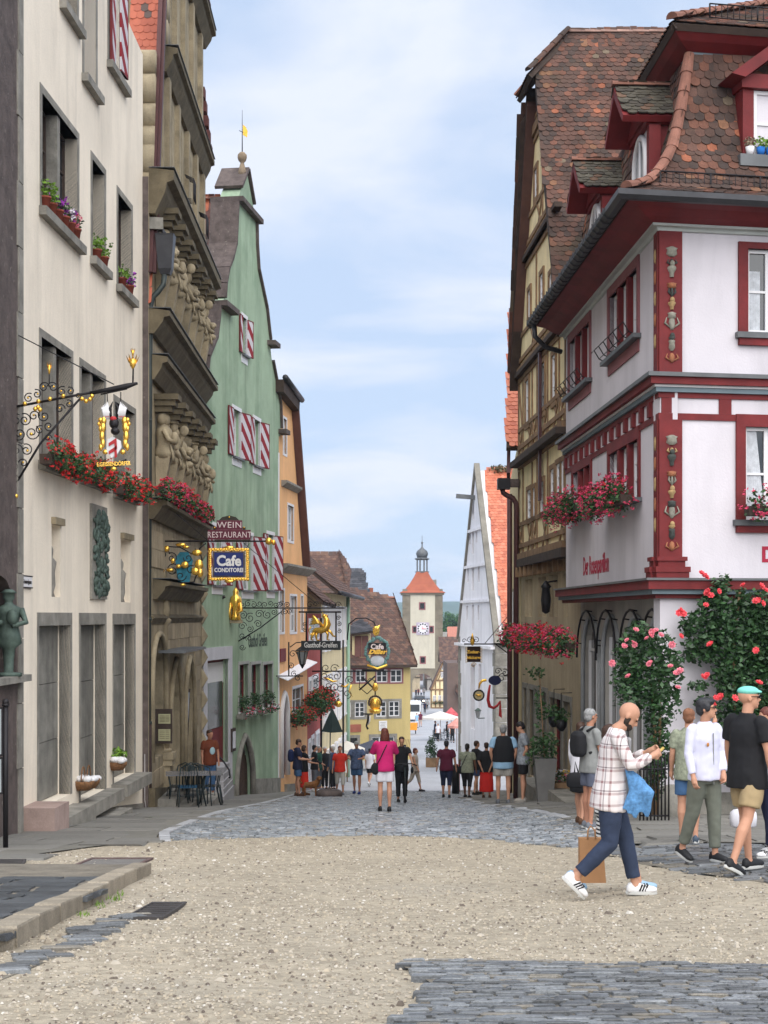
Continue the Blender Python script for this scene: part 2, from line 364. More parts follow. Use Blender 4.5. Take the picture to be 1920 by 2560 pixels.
def tiled(par, name, m, O, U, V, poly, w=.18, e=.15, t=.016, nparts=300, deck=None, key=None, holes=(), jit=.5, rowgap=None):
 """plain tiles on the plane O + a*U + b*V inside poly [(a, b)..]; the largest seen become parts, the rest one stuff part"""
 U = Vector(U).normalized(); V = Vector(V).normalized(); O = Vector(O)
 Nn = U.cross(V)
 if Nn.z < 0: Nn = -Nn
 L = e*2.1; me = tile_mesh(w*.985, L, t, m); base = [Vector(v.co) for v in me.vertices]; fcs = [tuple(p.vertices) for p in me.polygons]
 a0 = min(p[0] for p in poly); a1 = max(p[0] for p in poly); b0 = min(p[1] for p in poly); b1 = max(p[1] for p in poly)
 def inside(a, b, pl):
  c = False; j = len(pl) - 1
  for i in range(len(pl)):
   (xi, yi), (xj, yj) = pl[i], pl[j]
   if (yi > b) != (yj > b) and a < (xj - xi)*(b - yi)/(yj - yi) + xi: c = not c
   j = i
  return c
 spots = []; row = 0; b = b0
 rr = random.Random(len(COL.objects))
 while b < b1:
  a = a0 + (w/2 if row % 2 else 0)
  while a < a1 + w:
   if inside(a, b + e*.5, poly) and not any(inside(a, b + e*.5, h) for h in holes): spots.append((a, b))
   a += w
  b += e; row += 1
 mats4 = []
 Rm = Matrix((U, V, Nn)).transposed()
 for a, b in spots:
  p = O + U*(a + rr.uniform(-1, 1)*.006*jit) + V*(b + rr.uniform(-1, 1)*.012*jit) + Nn*(.004 + rr.random()*.006*jit)
  if jit > .5: nz = noise.noise(Vector((a*.7, b*.7, len(spots)*.01))); p += Nn*nz*.035 + V*nz*.03
  rot = Rm @ Matrix.Rotation(rr.uniform(-1, 1)*.035*jit, 3, 'Z') @ Matrix.Rotation(rr.uniform(-.5, 1)*.03*jit, 3, 'X')
  mats4.append((p, rot))
 order = sorted(range(len(mats4)), key=lambda i: (mats4[i][0].length if key is None else key(mats4[i][0])))
 wl = world_loc(par)
 for i in order[:nparts]:
  p, rot = mats4[i]; o = new('roof_tile', me, par); o.matrix_local = Matrix.Translation(p - wl) @ rot.to_4x4()
 rest = order[nparts:]
 if rest:
  mb = MB()
  for i in rest:
   p, rot = mats4[i]; mb.add([p + rot @ q for q in base], fcs)
  # normals as in the tile mesh: build without recalculation
  me2 = bpy.data.meshes.new(name); me2.from_pydata([tuple(Vector(v) - wl) for v in mb.v], [], mb.f); me2.materials.append(m); me2.update()
  o = new(name, me2, par); o['kind'] = 'stuff'
 if deck:
  mb = MB(); mb.prism([O + U*a + V*b - Nn*.012 for a, b in poly], -Nn*.12); mb.build('roof_deck', deck, par)
 return Nn
def ridge(par, pts, m, r=.09, L=.38, name='ridge_tile'):
 """half-round ridge or hip tiles along a polyline, one object each"""
 pts = [Vector(p) for p in pts]; path = []; acc = 0
 seg = [(a, b) for a, b in zip(pts, pts[1:])]
 tot = sum((b - a).length for a, b in seg); n = max(1, int(tot/L))
 def at(s):
  for a, b in seg:
   l = (b - a).length
   if s <= l + 1e-6: return a + (b - a)*(s/l)
   s -= l
  return pts[-1]
 wl = world_loc(par); cache = None
 for i in range(n):
  a = at(tot*i/n); b = at(min(tot, tot*(i + 1)/n + .03)); d = (b - a); ln = d.length; d.normalize()
  x = d.cross(Vector((0, 0, 1))); x.normalize(); z = x.cross(d)
  if cache is None:
   mb = MB(); rings = []
   for k, (yy, rr) in enumerate(((0, r*1.12), (.05, r*1.12), (1.0, r*.92))):
    rings.append([(math.cos(math.pi*q/6)*rr, yy, math.sin(math.pi*q/6)*rr) for q in range(7)] + [(-rr*.8, yy, 0), (rr*.8, yy, 0)])
   mb.loft(rings, True, 0, False); cache = mb.build(name, m, par, origin=(0, 0, 0)); me = cache.data; o = cache
  else: o = new(name, me, par)
  o.matrix_local = Matrix.Translation(a - wl) @ Matrix((x, d*ln, z)).transposed().to_4x4()
def leafclump(mb, c, r, n, s, rr, mi=0, drop=0.):
 """n small leaf quads spread in an ellipsoid"""
 c = Vector(c)
 for _ in range(n):
  while True:
   q = Vector((rr.uniform(-1, 1), rr.uniform(-1, 1), rr.uniform(-1, 1)))
   if q.length < 1: break
  q = q*(.55 + .45*q.length)
  p = c + Vector((q.x*r[0], q.y*r[1], q.z*r[2] - drop*abs(q.x)))
  a = Vector((rr.gauss(0, 1), rr.gauss(0, 1), rr.gauss(0, .6))).normalized(); b = a.cross(Vector((rr.gauss(0, 1), rr.gauss(0, 1), rr.gauss(0, 1)))).normalized()
  k = s*rr.uniform(.6, 1.3)
  mb.add([p - a*k, p + b*k*.55, p + a*k, p - b*k*.55], [(0, 1, 2, 3)], mi)
def spiral(c, r0, r1, turns, a0, ax, az, n=22, sgn=1):
 """points of a flat scroll in the plane spanned by ax, az"""
 pts = []
 for i in range(n + 1):
  t = i/n; a = a0 + sgn*turns*2*math.pi*t; r = r0 + (r1 - r0)*t
  pts.append(Vector(c) + ax*(r*math.cos(a)) + az*(r*math.sin(a)))
 return pts
def text(par, s, m, loc, ax, az, size, extr=.01, name='lettering', align='CENTER', sx=1., bold=.0, shear=0., spacing=1.):
 cu = bpy.data.curves.new('t', 'FONT'); cu.body = s; cu.size = size; cu.extrude = extr; cu.align_x = align; cu.align_y = 'CENTER'; cu.offset = bold; cu.shear = shear
 cu.space_character = spacing; cu.resolution_u = 3
 t = bpy.data.objects.new('t', cu); ts = bpy.data.scenes.new('ts'); ts.collection.objects.link(t); vl = ts.view_layers[0]; vl.update()
 me = bpy.data.meshes.new_from_object(t.evaluated_get(vl.depsgraph)); bpy.data.objects.remove(t); bpy.data.scenes.remove(ts)
 me.materials.clear(); me.materials.append(m)
 o = new(name, me, par); ax = Vector(ax).normalized(); az = Vector(az).normalized()
 wl = world_loc(par) if par is not None else Vector((0, 0, 0))
 o.matrix_local = Matrix.Translation(Vector(loc) - wl) @ Matrix((ax*sx, az, ax.cross(az))).transposed().to_4x4()
 return o
# ---------------------------------------------------------------- ground and paving
def inpoly(x, y, pl):
 c = False; j = len(pl) - 1
 for i in range(len(pl)):
  (xi, yi), (xj, yj) = pl[i], pl[j]
  if (yi > y) != (yj > y) and x < (xj - xi)*(y - yi)/(yj - yi) + xi: c = not c
  j = i
 return c
def gp(px, py):
 """ground point seen at a pixel (plan x, y)"""
 lo, hi = 3.0, 340.
 k = (px - 960)/3700
 for _ in range(40):
  m = (lo + hi)/2
  if -G(k*m, m)/m*3700 > py - 1540: lo = m
  else: hi = m
 return k*lo, lo
def sheet(name, poly, dz, m, sx=.5, sy=.5, edge=.0, kind='structure', zf=None, par=None, label=None):
 """a sheet that follows the ground inside a plan polygon"""
 x0 = min(p[0] for p in poly); x1 = max(p[0] for p in poly); y0 = min(p[1] for p in poly); y1 = max(p[1] for p in poly)
 bm = bmesh.new(); vs = [bm.verts.new((x, y, 0)) for x, y in poly]; bm.faces.new(vs)
 def cut(co, no):
  bmesh.ops.bisect_plane(bm, geom=bm.verts[:] + bm.edges[:] + bm.faces[:], plane_co=co, plane_no=no)
 n = int((y1 - y0)/sy)
 for i in range(1, n + 1): cut((0, y0 + (y1 - y0)*i/(n + 1), 0), (0, 1, 0))
 n = int((x1 - x0)/sx)
 for i in range(1, n + 1): cut((x0 + (x1 - x0)*i/(n + 1), 0, 0), (1, 0, 0))
 bmesh.ops.triangulate(bm, faces=bm.faces)
 for v in bm.verts: v.co.z = G(v.co.x, v.co.y) + dz + (zf(v.co.x, v.co.y) if zf else 0)
 bmesh.ops.recalc_face_normals(bm, faces=bm.faces)
 me = bpy.data.meshes.new(name); bm.to_mesh(me); bm.free(); me.materials.append(m)
 for p in me.polygons:
  if p.normal.z < 0: p.flip()
 o = new(name, me, par)
 if par is None: tag(o, kind=kind)
 return o
m_soil = mat('paving_ground', (.12, .115, .105), var=.25, scale=.3, fine=.2)
m_gravel = mat('crushed_limestone', (.36, .31, .235), rough=.95, var=.13, scale=.45, fine=.28, bump=1., bscale=38, moss=((.33, .30, .25), .55, .25), spots=((.19, .165, .135), .66, 30))
m_grit = mat('limestone_pebble', (.4, .35, .28), rough=.9, var=.1, ramp=[(5, (.38, .33, .255)), (3, (.43, .385, .32)), (3, (.25, .215, .17)), (1.5, (.14, .115, .095)), (.7, (.52, .49, .44))])
m_sett = mat('slate_sett', (.1, .11, .125), rough=.42, var=.3, scale=2.5, fine=.3, bump=.5, bscale=45, spec=.5,
             ramp=[(3, (.105, .112, .12)), (3, (.14, .148, .156)), (2, (.08, .084, .088)), (2, (.18, .19, .2)), (1.5, (.17, .155, .13))])
m_sett_far = mat('worn_cobble', (.16, .17, .18), rough=.35, var=.25, scale=1.5, fine=.3, bump=.5, bscale=30, spec=.55,
                 ramp=[(3, (.17, .185, .20)), (3, (.22, .235, .25)), (2, (.12, .13, .14)), (2, (.29, .305, .325)), (1, (.23, .21, .18))])
m_joint = mat('gritty_joint', (.17, .15, .12), rough=.95, var=.3, scale=3, fine=.4, bump=.6)
m_pave = mat('worn_pavement', (.19, .18, .155), rough=.85, var=.16, scale=.5, fine=.16, bump=.4, bscale=50, moss=((.13, .125, .11), .5, .35))
m_pave2 = mat('pavement_slab', (.18, .172, .155), rough=.8, var=.12, scale=.9, fine=.14, bump=.3, rand=.12)
m_slate = mat('slate_flag', (.06, .065, .07), rough=.55, var=.3, scale=2, fine=.2, bump=.4, rand=.25)
m_far = mat('far_road_paving', (.36, .365, .385), rough=.6, var=.12, scale=.3, fine=.15)
# terrain under everything, out to the far hills
gx = [-400, -150, -60, -25, -12, -8, -5, -3, -1, 1, 3, 5, 8, 12, 25, 60, 150, 400]
gy = [-30, -10, 0, 3, 6, 9, 12, 15, 18, 21, 24, 27, 30, 34, 38, 42, 46, 50, 54, 58, 63, 70, 80, 92, 105, 120, 135, 160, 200, 230, 264, 290, 300, 320, 350, 400, 480]
mb = MB(); vs = [(x, y, G(x, y) - (.14 if y < 60 else .3) - (.25*max(0, abs(x) - 60) ** .8 if abs(x) > 60 else 0)) for y in gy for x in gx]
nx = len(gx); mb.add(vs, [(j*nx + i, j*nx + i + 1, (j + 1)*nx + i + 1, (j + 1)*nx + i) for j in range(len(gy) - 1) for i in range(nx - 1)])
tag(mb.build('ground', m_soil), kind='structure')
sheet('sub_base', [(-9, 2), (12, 2), (12, 30), (-12, 30), (-12, 14)], -.018, m_gravel, 1, .6)
# the wide land behind, down to the valley and up to the wooded hills
m_hill = mat('wooded_hill', (.06, .10, .045), rough=1, var=.3, scale=.012, fine=.2)
mb = MB(); ys = [470, 700, 1100, 1700, 2300, 2800, 3200, 3600]; xs = [-2500, -1500, -900, -500, -200, 0, 150, 300, 500, 900, 1500, 2500]
def hz(x, y):
 if y <= 480: return -50
 if y < 2000: return -50 - 25*sstep(480, 1100, y)
 t = sstep(1900, 3200, y)
 return -75 + t*(100 + 7*math.sin(x/260.) + 5*math.sin(x/97. + 1))
mb.add([(x, y, hz(x, y)) for y in ys for x in xs], [(j*12 + i, j*12 + i + 1, (j + 1)*12 + i + 1, (j + 1)*12 + i) for j in range(7) for i in range(11)])
tag(mb.build('hills', m_hill), kind='structure')

# gravel square in the foreground
XL = -9.
grav = [(-9, 2), (11, 2), (11, 15.2), (4.3, 12.6), (3.6, 13.6), (2.9, 16), (2.35, 19.5), (1.6, 21.6), (.2, 22.6), (-1.2, 22.4), (-2.6, 21.9), (-3.1, 21.4), (-3.9, 20.0), (-4.6, 18), (-4.9, 15.5), (-9, 14.6)]
def rag(pl, a, sub=5, seed=1):
 rr = random.Random(seed); out = []
 for (x0, y0), (x1, y1) in zip(pl, pl[1:] + pl[:1]):
  for i in range(sub):
   t = i/sub; out.append((x0 + (x1 - x0)*t + (rr.uniform(-a, a) if i else 0), y0 + (y1 - y0)*t + (rr.uniform(-a, a) if i else 0)))
 return out
grav_r = rag(grav, .2, 9)
sheet('gravel_square', grav_r + [], .004, m_gravel, .5, .4, zf=lambda x, y: .014*noise.noise(Vector((x*1.3, y*1.3, 0))))
# loose pebbles lying on the gravel
rr = random.Random(3); mb = MB(); cnt = 0
cand = []
kerbpoly = [gp(0, 2170), gp(345, 2170), gp(350, 2215), gp(60, 2345), (gp(0, 2390)), (-9, 8)]
setts_front = [gp(1005, 2412), gp(1925, 2425), (gp(1925, 2560)[0] + 1, 4.6), (gp(985, 2560)[0] - .1, 4.6), gp(1080, 2470)]
for _ in range(26000):
 y = 5.6*(23.2/5.6) ** rr.random() if rr.random() < .75 else rr.uniform(5.6, 23.2)
 x = rr.uniform(-.29*y, .29*y)
 jx, jy = x + rr.gauss(0, .16), y + rr.gauss(0, .45)
 if not inpoly(jx, jy, grav_r) or (inpoly(jx, y + rr.gauss(0, .1), setts_front) and rr.random() < .95) or inpoly(x, y, kerbpoly): continue
 s = rr.choice((.005, .006, .007, .008, .010, .013))*(1 + y*.025)*(2.1 if rr.random() < .015 else 1)
 a = rr.random()*6.28; z = G(x, y) + .014*noise.noise(Vector((x*1.3, y*1.3, 0))) + .006; ca, sa = math.cos(a), math.sin(a)
 s *= .75 + .25*min(1, y/14); h = s*rr.uniform(.45, .8)
 v = [(x + s*ca, y + s*sa, z), (x - s*sa*.8, y + s*ca*.8, z), (x - s*ca*1.1, y - s*sa, z), (x + s*sa*.7, y - s*ca*.7, z)]
 v += [(x + (p[0] - x)*.5, y + (p[1] - y)*.55, z + h*rr.uniform(.8, 1.1)) for p in v]
 mb.add(v, [(4, 5, 6, 7), (0, 1, 5, 4), (1, 2, 6, 5), (2, 3, 7, 6), (3, 0, 4, 7)])
tag(mb.build('gravel', m_grit), kind='stuff')
def stone_verts(cx, cy, w, l, h, rr, ang=0, z=None):
 g0 = G(cx, cy); z = g0 if z is None else z; ca, sa = math.cos(ang), math.sin(ang); out = []; gx_ = (G(cx + .2, cy) - g0)*5; gy_ = (G(cx, cy + .2) - g0)*5
 for k, (hh, sc) in enumerate(((-.03, 1.), (h*.75, .97), (h, .80))):
  for sx, sy in ((-1, -1), (1, -1), (1, 1), (-1, 1)):
   lx = sx*w/2*sc*rr.uniform(.9, 1.04); ly = sy*l/2*sc*rr.uniform(.9, 1.04)
   qx, qy = lx*ca - ly*sa, lx*sa + ly*ca; out.append((cx + qx, cy + qy, z + qx*gx_ + qy*gy_ + hh + (rr.uniform(-.003, .003) if k == 2 else 0)))
 return out
ST_F = [(8, 9, 10, 11)] + [(a + k, (a + 1) % 4 + k, (a + 1) % 4 + 4 + k, a + 4 + k) for k in (0, 4) for a in range(4)]
def paving(rootname, m, poly, w, l, h, seed, gap=.018, rot=0., nparts=300, jitter=.4, maxn=100000, base=m_joint, holes=(), dz=.004, piece='cobblestone', tilt=.0):
 """a paved sheet with its stones: nearest ones as parts, the rest as one stuff part"""
 par = sheet(rootname, poly, dz, base, .6, .6)
 rr = random.Random(seed); x0 = min(p[0] for p in poly) - 1; x1 = max(p[0] for p in poly) + 1; y0 = min(p[1] for p in poly); y1 = max(p[1] for p in poly)
 spots = []; y = y0; row = 0
 while y < y1:
  ll = l*rr.uniform(.88, 1.12); x = x0 + rr.random()*w
  while x < x1:
   ww = w*rr.uniform(1 - jitter, 1 + jitter)
   cx, cy = x + ww/2, y + ll/2 + math.tan(rot)*(x - x0) + .01*math.sin(x*3)
   if inpoly(cx, cy, poly) and not any(inpoly(cx, cy, hh) for hh in holes): spots.append((cx, cy, ww - gap, ll - gap))
   x += ww
  y += ll; row += 1
 spots.sort(key=lambda s: s[1] + 0*abs(s[0]))
 vis = [s for s in spots if abs(s[0]) < s[1]*.262]; hid = [s for s in spots if abs(s[0]) >= s[1]*.262]
 n = 0; mb = MB()
 for k, (cx, cy, ww, ll) in enumerate(vis + hid):
  hh = h*rr.uniform(.6, 1.25); v = stone_verts(cx, cy, ww, ll, hh, rr, rr.uniform(-.05, .05) + rot, G(cx, cy) + dz + rr.uniform(-.004, .004))
  if k < nparts:
   b = MB(); b.add(v, ST_F); b.build(piece, m, par, origin=(cx, cy, G(cx, cy)))
  else: mb.add(v, ST_F)
 if mb.v: mb.build('cobblestones' if piece == 'cobblestone' else 'paving_stones', m, par)['kind'] = 'stuff'
 return par
# slate setts at the bottom right of the frame
paving('slate_sett_paving', m_sett, rag(setts_front, .05, 4, 2), .15, .055, .016, 5, gap=.012, nparts=300, dz=.022)
# the cobbled street
street = [(-3.0, 21.3), (-1.2, 22.2), (.2, 22.4), (1.6, 21.4), (2.4, 19.4), (2.65, 19.0), (3.3, 22.5), (3.05, 26), (2.6, 31), (2.3, 35), (2.35, 42), (2.9, 50), (3.1, 57), (-2.9, 57), (-3.0, 47), (-3.0, 38), (-3.2, 31), (-3.35, 26), (-3.35, 23)]
paving('cobbled_street', m_sett_far, rag(street, .03, 3, 4), .145, .115, .02, 6, gap=.02, nparts=300, dz=.002)
# slate paving on the right between gravel and pavement
rsl = [(2.85, 16.4), (3.5, 13.7), (4.2, 12.7), (8, 14.2), (9, 16.5), (5.2, 18.1), (3.7, 18.6), (3.0, 18.9), (2.6, 18.9)]
paving('slate_slab_paving', m_sett, rsl, .26, .16, .014, 9, gap=.016, nparts=300, dz=.006, rot=-.05)
# right pavement of worn slabs, edged by a pale gutter line
rpav = [(9.0, 16.5), (5.2, 18.15), (3.7, 18.65), (3.0, 18.95), (3.5, 22.5), (3.25, 26), (2.8, 31), (2.5, 35), (2.5, 42), (3.05, 50), (3.3, 57), (6.5, 57), (6.5, 28), (12, 28), (12, 16)]
paving('right_pavement', m_pave2, rpav, .95, .62, .012, 11, gap=.012, nparts=300, dz=.03, piece='paving_slab', base=m_pave)
def band(name, pts, w, h, m, par=None, dz=0., piece=None, L=.6, gap=.02, seed=1):
 """a row of edging stones along a plan polyline"""
 rr = random.Random(seed); out = None
 seg = [(Vector(a), Vector(b)) for a, b in zip(pts, pts[1:])]; tot = sum((b - a).length for a, b in seg)
 def at(s):
  for a, b in seg:
   l = (b - a).length
   if s <= l: return a + (b - a)*(s/l)
   s -= l
  return seg[-1][1]
 s = 0
 base = MB(); n = max(2, int(tot/.5)); prev = None
 holder = None
 pcs = []
 while s < tot - .05:
  l = min(L*rr.uniform(.75, 1.25), tot - s); a = at(s + gap/2); b = at(s + l - gap/2); d = (b - a).normalized(); nn = Vector((-d.y, d.x))*w/2*rr.uniform(.95, 1.05)
  q = [a + nn, a - nn, b - nn, b + nn]; hh = h*rr.uniform(.93, 1.05)
  v = [(p.x, p.y, G(p.x, p.y) - .06 + dz) for p in q] + [(p.x, p.y, G(p.x, p.y) + dz + hh - .012) for p in q] + [((p.x + (a.x + b.x)/2*.06)/1.06, (p.y + (a.y + b.y)/2*.06)/1.06, G(p.x, p.y) + dz + hh) for p in q]
  pcs.append(v); s += l
 F12 = [(8, 9, 10, 11), (3, 2, 1, 0)] + [(i + k, (i + 1) % 4 + k, (i + 1) % 4 + 4 + k, i + 4 + k) for k in (0, 4) for i in range(4)]
 c = at(tot/2); par = tag(new(name, None), kind='structure'); par.location = (c.x, c.y, G(c.x, c.y))
 for v in pcs: MB().add(v, F12).build(piece or 'kerb_stone', m, par)
 return par
m_kerb = mat('kerb_limestone', (.25, .215, .165), rough=.9, var=.25, scale=3, fine=.25, bump=.7, bscale=30, rand=.15)
m_pale = mat('pale_gutter_stone', (.36, .365, .38), rough=.5, var=.15, scale=2, fine=.15, rand=.1)
band('right_gutter', [(2.75, 19.1), (3.38, 22.5), (3.12, 26), (2.68, 31), (2.38, 35), (2.4, 42), (2.95, 50), (3.15, 57)], .2, .032, m_pale, L=.5, piece='gutter_stone')
# left pavement
lpav = [(-9, 14.6), (-4.9, 15.5), (-4.6, 18), (-3.9, 20.0), (-3.25, 21.0), (-3.5, 23), (-3.5, 26), (-3.35, 31), (-3.15, 38), (-3.15, 47), (-3.05, 57), (-6.4, 57), (-6.4, 23), (-12, 23)]
paving('left_pavement', m_pave2, lpav, 1.3, .8, .010, 12, gap=.010, nparts=300, dz=.02, piece='paving_slab', base=m_pave)
band('left_gutter', [(-3.12, 21.1), (-3.42, 23), (-3.42, 26), (-3.27, 31), (-3.07, 38), (-3.07, 47), (-2.97, 57)], .16, .03, m_pale, L=.5, seed=3, piece='gutter_stone')
# crossing line and the smooth road below it
sheet('lower_road', [(-6, 56.5), (8, 56.5), (9, 80), (16, 110), (16, 440), (-8, 440), (-8, 90)], .0, m_far, 2, 2)
band('crossing_line', [(-3.4, 57.2), (3.5, 57.2)], .3, .02, m_pale, L=.9, seed=5, piece='gutter_stone')
# raised slate platform with its stone kerb at the lower left
k_far = gp(352, 2180); k_n = gp(0, 2385)
plat = [gp(340, 2184), gp(60, 2330), (gp(0, 2360)), (-3.0, 7.6), (-9, 7.6), (-9, 14.2), gp(0, 2182)]
par = sheet('slate_platform', plat, .10, m_joint, .6, .6)
paving_rr = random.Random(8)
yy = 7.6
while yy < 14.4:
 ll = .33; x = -9 + paving_rr.random()*.4
 while x < 0:
  ww = paving_rr.uniform(.5, .95); cx, cy = x + ww/2, yy + ll/2
  if inpoly(cx, cy, plat): MB().add(stone_verts(cx, cy, ww - .014, ll - .014, .014, paving_rr, 0, G(cx, cy) + .104), ST_F).build('slate_flag', m_slate, par)
  x += ww
 yy += ll
ke = [(-3.15, 7.6), (gp(-30, 2395)), gp(60, 2338), gp(180, 2275), gp(290, 2218), gp(356, 2186)]
band('kerb', ke, .2, .14, m_kerb, L=.85, seed=9)
# gutter of rough slate along that kerb
gut = [gp(-60, 2458), gp(60, 2402), gp(190, 2336), gp(280, 2294), gp(330, 2286), gp(355, 2290), gp(250, 2350), gp(110, 2410), gp(0, 2455), gp(-80, 2470)]
paving('slate_gutter', m_sett, gut, .22, .13, .02, 15, gap=.018, rot=.35, dz=.008, nparts=300)
# drain grate
m_cast = mat('cast_iron', (.06, .055, .055), rough=.6, var=.3, scale=6, metal=.3, bump=.3)
def cover(name, label, cat, px0, py0, px1, py1, bars, m, rim=.05, skew=0):
 (xa, ya), (xb, yb) = gp(px0, py1), gp(px1, py0); (xc, _) = gp(px1 - skew, py1)
 c = ((xa + xb)/2, (ya + yb)/2); q = [(xa, ya), (xc, ya), (xb, yb), (xa + (xb - xc), yb)]
 z = lambda x, y, h: (x, y, G(x, y) + .016 + h)
 t = root(name, (c[0], c[1], G(*c)), label, cat)
 def lerp(u, v): return (q[0][0] + (q[1][0] - q[0][0])*u + (q[3][0] - q[0][0])*v, q[0][1] + (q[3][1] - q[0][1])*v)
 b = MB(); 
 for a, bb in (((0, 0), (1, .1)), ((0, .9), (1, 1)), ((0, .1), (.06, .9)), ((.94, .1), (1, .9))):
  p = [lerp(a[0], a[1]), lerp(bb[0], a[1]), lerp(bb[0], bb[1]), lerp(a[0], bb[1])]
  b.hexa([z(*k, -.04) for k in p] + [z(*k, .012) for k in p])
 b.build('frame', m, t)
 if bars:
  b = MB(); p = [lerp(.05, .08), lerp(.95, .08), lerp(.95, .92), lerp(.05, .92)]; b.hexa([z(*k, -.045) for k in p] + [z(*k, -.028) for k in p]); b.build('pit', M['glass_d'], t)
  for i in range(bars):
   v = .12 + .76*(i + .2)/bars; v2 = v + .76/bars*.55; p = [lerp(.06, v), lerp(.94, v), lerp(.94, v2), lerp(.06, v2)]
   MB().hexa([z(*k, -.028) for k in p] + [z(*k, .008) for k in p]).build('grate_bar', m, t)
 else:
  p = [lerp(.06, .1), lerp(.94, .1), lerp(.94, .9), lerp(.06, .9)]; MB().hexa([z(*k, -.04) for k in p] + [z(*k, .002) for k in p]).build('lid', mat('lid_concrete', (.15, .14, .13), var=.2, scale=6, fine=.3), t)
 return t
cover('drain_grate', 'rectangular iron drain grate lying in the gravel beside the kerb end', 'drain grate', 308, 2262, 468, 2302, 6, m_cast, skew=60)
cover('manhole_cover', 'brown framed manhole cover set in the pavement edge on the left', 'manhole cover', 172, 2149, 384, 2172, 0, mat('rusty_frame', (.12, .08, .075), var=.2, scale=5, fine=.3), skew=45)
cover('pavement_grating', 'dark iron grating cut off by the left picture edge', 'grating', -60, 2153, 66, 2174, 7, m_cast, skew=10)
# grass tufts in the kerb joints
mb = MB(); rr = random.Random(5)
for px, py, n in ((205, 2288, 26), (250, 2266, 30), (285, 2250, 22), (160, 2300, 10), (380, 2046, 20), (60, 2300, 8), (300, 2240, 12)):
 for _ in range(n):
  x, y = gp(px + rr.gauss(0, 9), py + rr.gauss(0, 3)); z = G(x, y); h = rr.uniform(.02, .06)
  a = rr.random()*6.28; w = .006
  mb.add([(x - w*math.cos(a), y - w*math.sin(a), z), (x + w*math.cos(a), y + w*math.sin(a), z), (x + rr.gauss(0, .015), y + rr.gauss(0, .015), z + h)], [(0, 1, 2)])
tag(mb.build('grass_tufts', M['leaf_l']), kind='stuff')
# ================================================================ LEFT SIDE
FL1 = Fa(36, 22.9, 357, 32.7, (1, 0)); FL0 = Fa(-30, 21.5, 36, 22.9, (1, 0))
FL2 = Fa(372, 32.7, 505, 43.5, (1, 0)); FL3 = Fa(506, 43.5, 697, 53.8, (1, 0))
FL4 = Fa(697, 53.85, 768, 59.9, (1, 0)); FL5 = Fa(768, 60, 803, 66, (1, 0)); FL6 = Fa(803, 66.1, 866, 80, (1, 0))
def house(F, name, label, cat='house', u=None):
 p = F.p(F.L/2 if u is None else u, 0, -2); return root(name, (p.x, p.y, F.g(F.L/2) ), label, cat)
def foundation(F, par, m, h=.35, d=.06, u0=0., u1=None, dz=1.2, seg=.8, name='plinth'):
 """a plinth that follows the sloping ground"""
 u1 = F.L if u1 is None else u1; n = max(1, int((u1 - u0)/seg)); b = MB()
 for i in range(n):
  a = u0 + (u1 - u0)*i/n; c = u0 + (u1 - u0)*(i + 1)/n; ga, gc = F.g(a), F.g(c)
  b.hexa([F.p(a, ga - dz, -.1), F.p(c, gc - dz, -.1), F.p(c, gc - dz, d), F.p(a, ga - dz, d), F.p(a, ga + h, -.1), F.p(c, gc + h, -.1), F.p(c, gc + h, d), F.p(a, ga + h, d)])
 return b.build(name, m, par)
def backing(F, par, m, z0, z1, depth=9, u0=0., u1=None, name='side_wall', d=-.45):
 b = MB(); F.box(b, u0, F.L if u1 is None else u1, z0, z1, -depth, d); return b.build(name, m, par)
def flowerbox(F, u0, u1, z, d, label, cols, group, h=.3, n=60, leafm=None, boxm=None, spread=.22, drop=.12, fl=.9, name='flower_box', s=.045, rnds=1):
 """planter with a mass of geraniums; cols = [(material, weight)]"""
 c = F.p((u0 + u1)/2, z, d); t = root(name, c, label, 'flower box', group); rr = random.Random(int(u0*97 + z*31) + rnds)
 F.pbox(t, 'planter', boxm or M['dtimber'], u0, u1, z, z + .16, d - .1, d + .1)
 b = MB(); L = u1 - u0; k = max(3, int(L/.22))
 ctr = []
 for i in range(k):
  u = u0 + L*(i + .5)/k + rr.uniform(-.06, .06)
  ctr.append((u, z + .18 + rr.uniform(-.06, .1), d + .1 + rr.uniform(-.04, .1)))
 for u, zz, dd in ctr: leafclump(b, F.p(u, zz, dd), (spread, spread, h), n, s, rr, drop=drop)
 b.build('foliage', leafm or M['leaf'], t)
 for fm, w in cols:
  b = MB()
  for u, zz, dd in ctr:
   for _ in range(int(w*fl)):
    a = rr.random()*6.28; e = rr.uniform(-1, 1); q = Vector((math.cos(a)*math.sqrt(1 - e*e), math.sin(a)*math.sqrt(1 - e*e), e))*rr.uniform(.75, 1.12)
    p = F.p(u, zz, dd) + Vector((q.x*spread, q.y*spread, q.z*h*(1.2 if q.z < 0 else 1)))
    if (F.p(0, 0, 0) - p).to_2d().dot(F.n) > -.02: p += Vector((*F.n, 0))*.1
    leafclump(b, p, (.045, .045, .035), 7, .026, rr)
  b.build('blossoms', fm, t)
 return t
# ---------- dark stone house corner at the picture edge
h0 = house(FL0, 'stone_house', 'dark rough stone house corner cut off by the left picture edge')
wall(FL0, h0, M['dstone'], [(-3, FL0.g(0) - 1), (-3, 14), (FL0.L, 14), (FL0.L, FL0.g(FL0.L) - 1)], [arch(-.6, FL0.U(20), FL0.uz(0, 1690)[1], FL0.uz(0, 1440)[1])], rev=.35, d=.12)
for i in range(14):
 z = FL0.g(1) + i*1.0; FL0.pbox(h0, 'quoin_stone', M['stone'], FL0.U(22) + (.0 if i % 2 else .06), FL0.L - .004, z, z + .985, .0, .145)
FL0.pbox(h0, 'niche_sill', M['stone'], -1, FL0.U(31), FL0.uz(0, 1690)[1] - .1, FL0.uz(0, 1690)[1], -.3, .3)
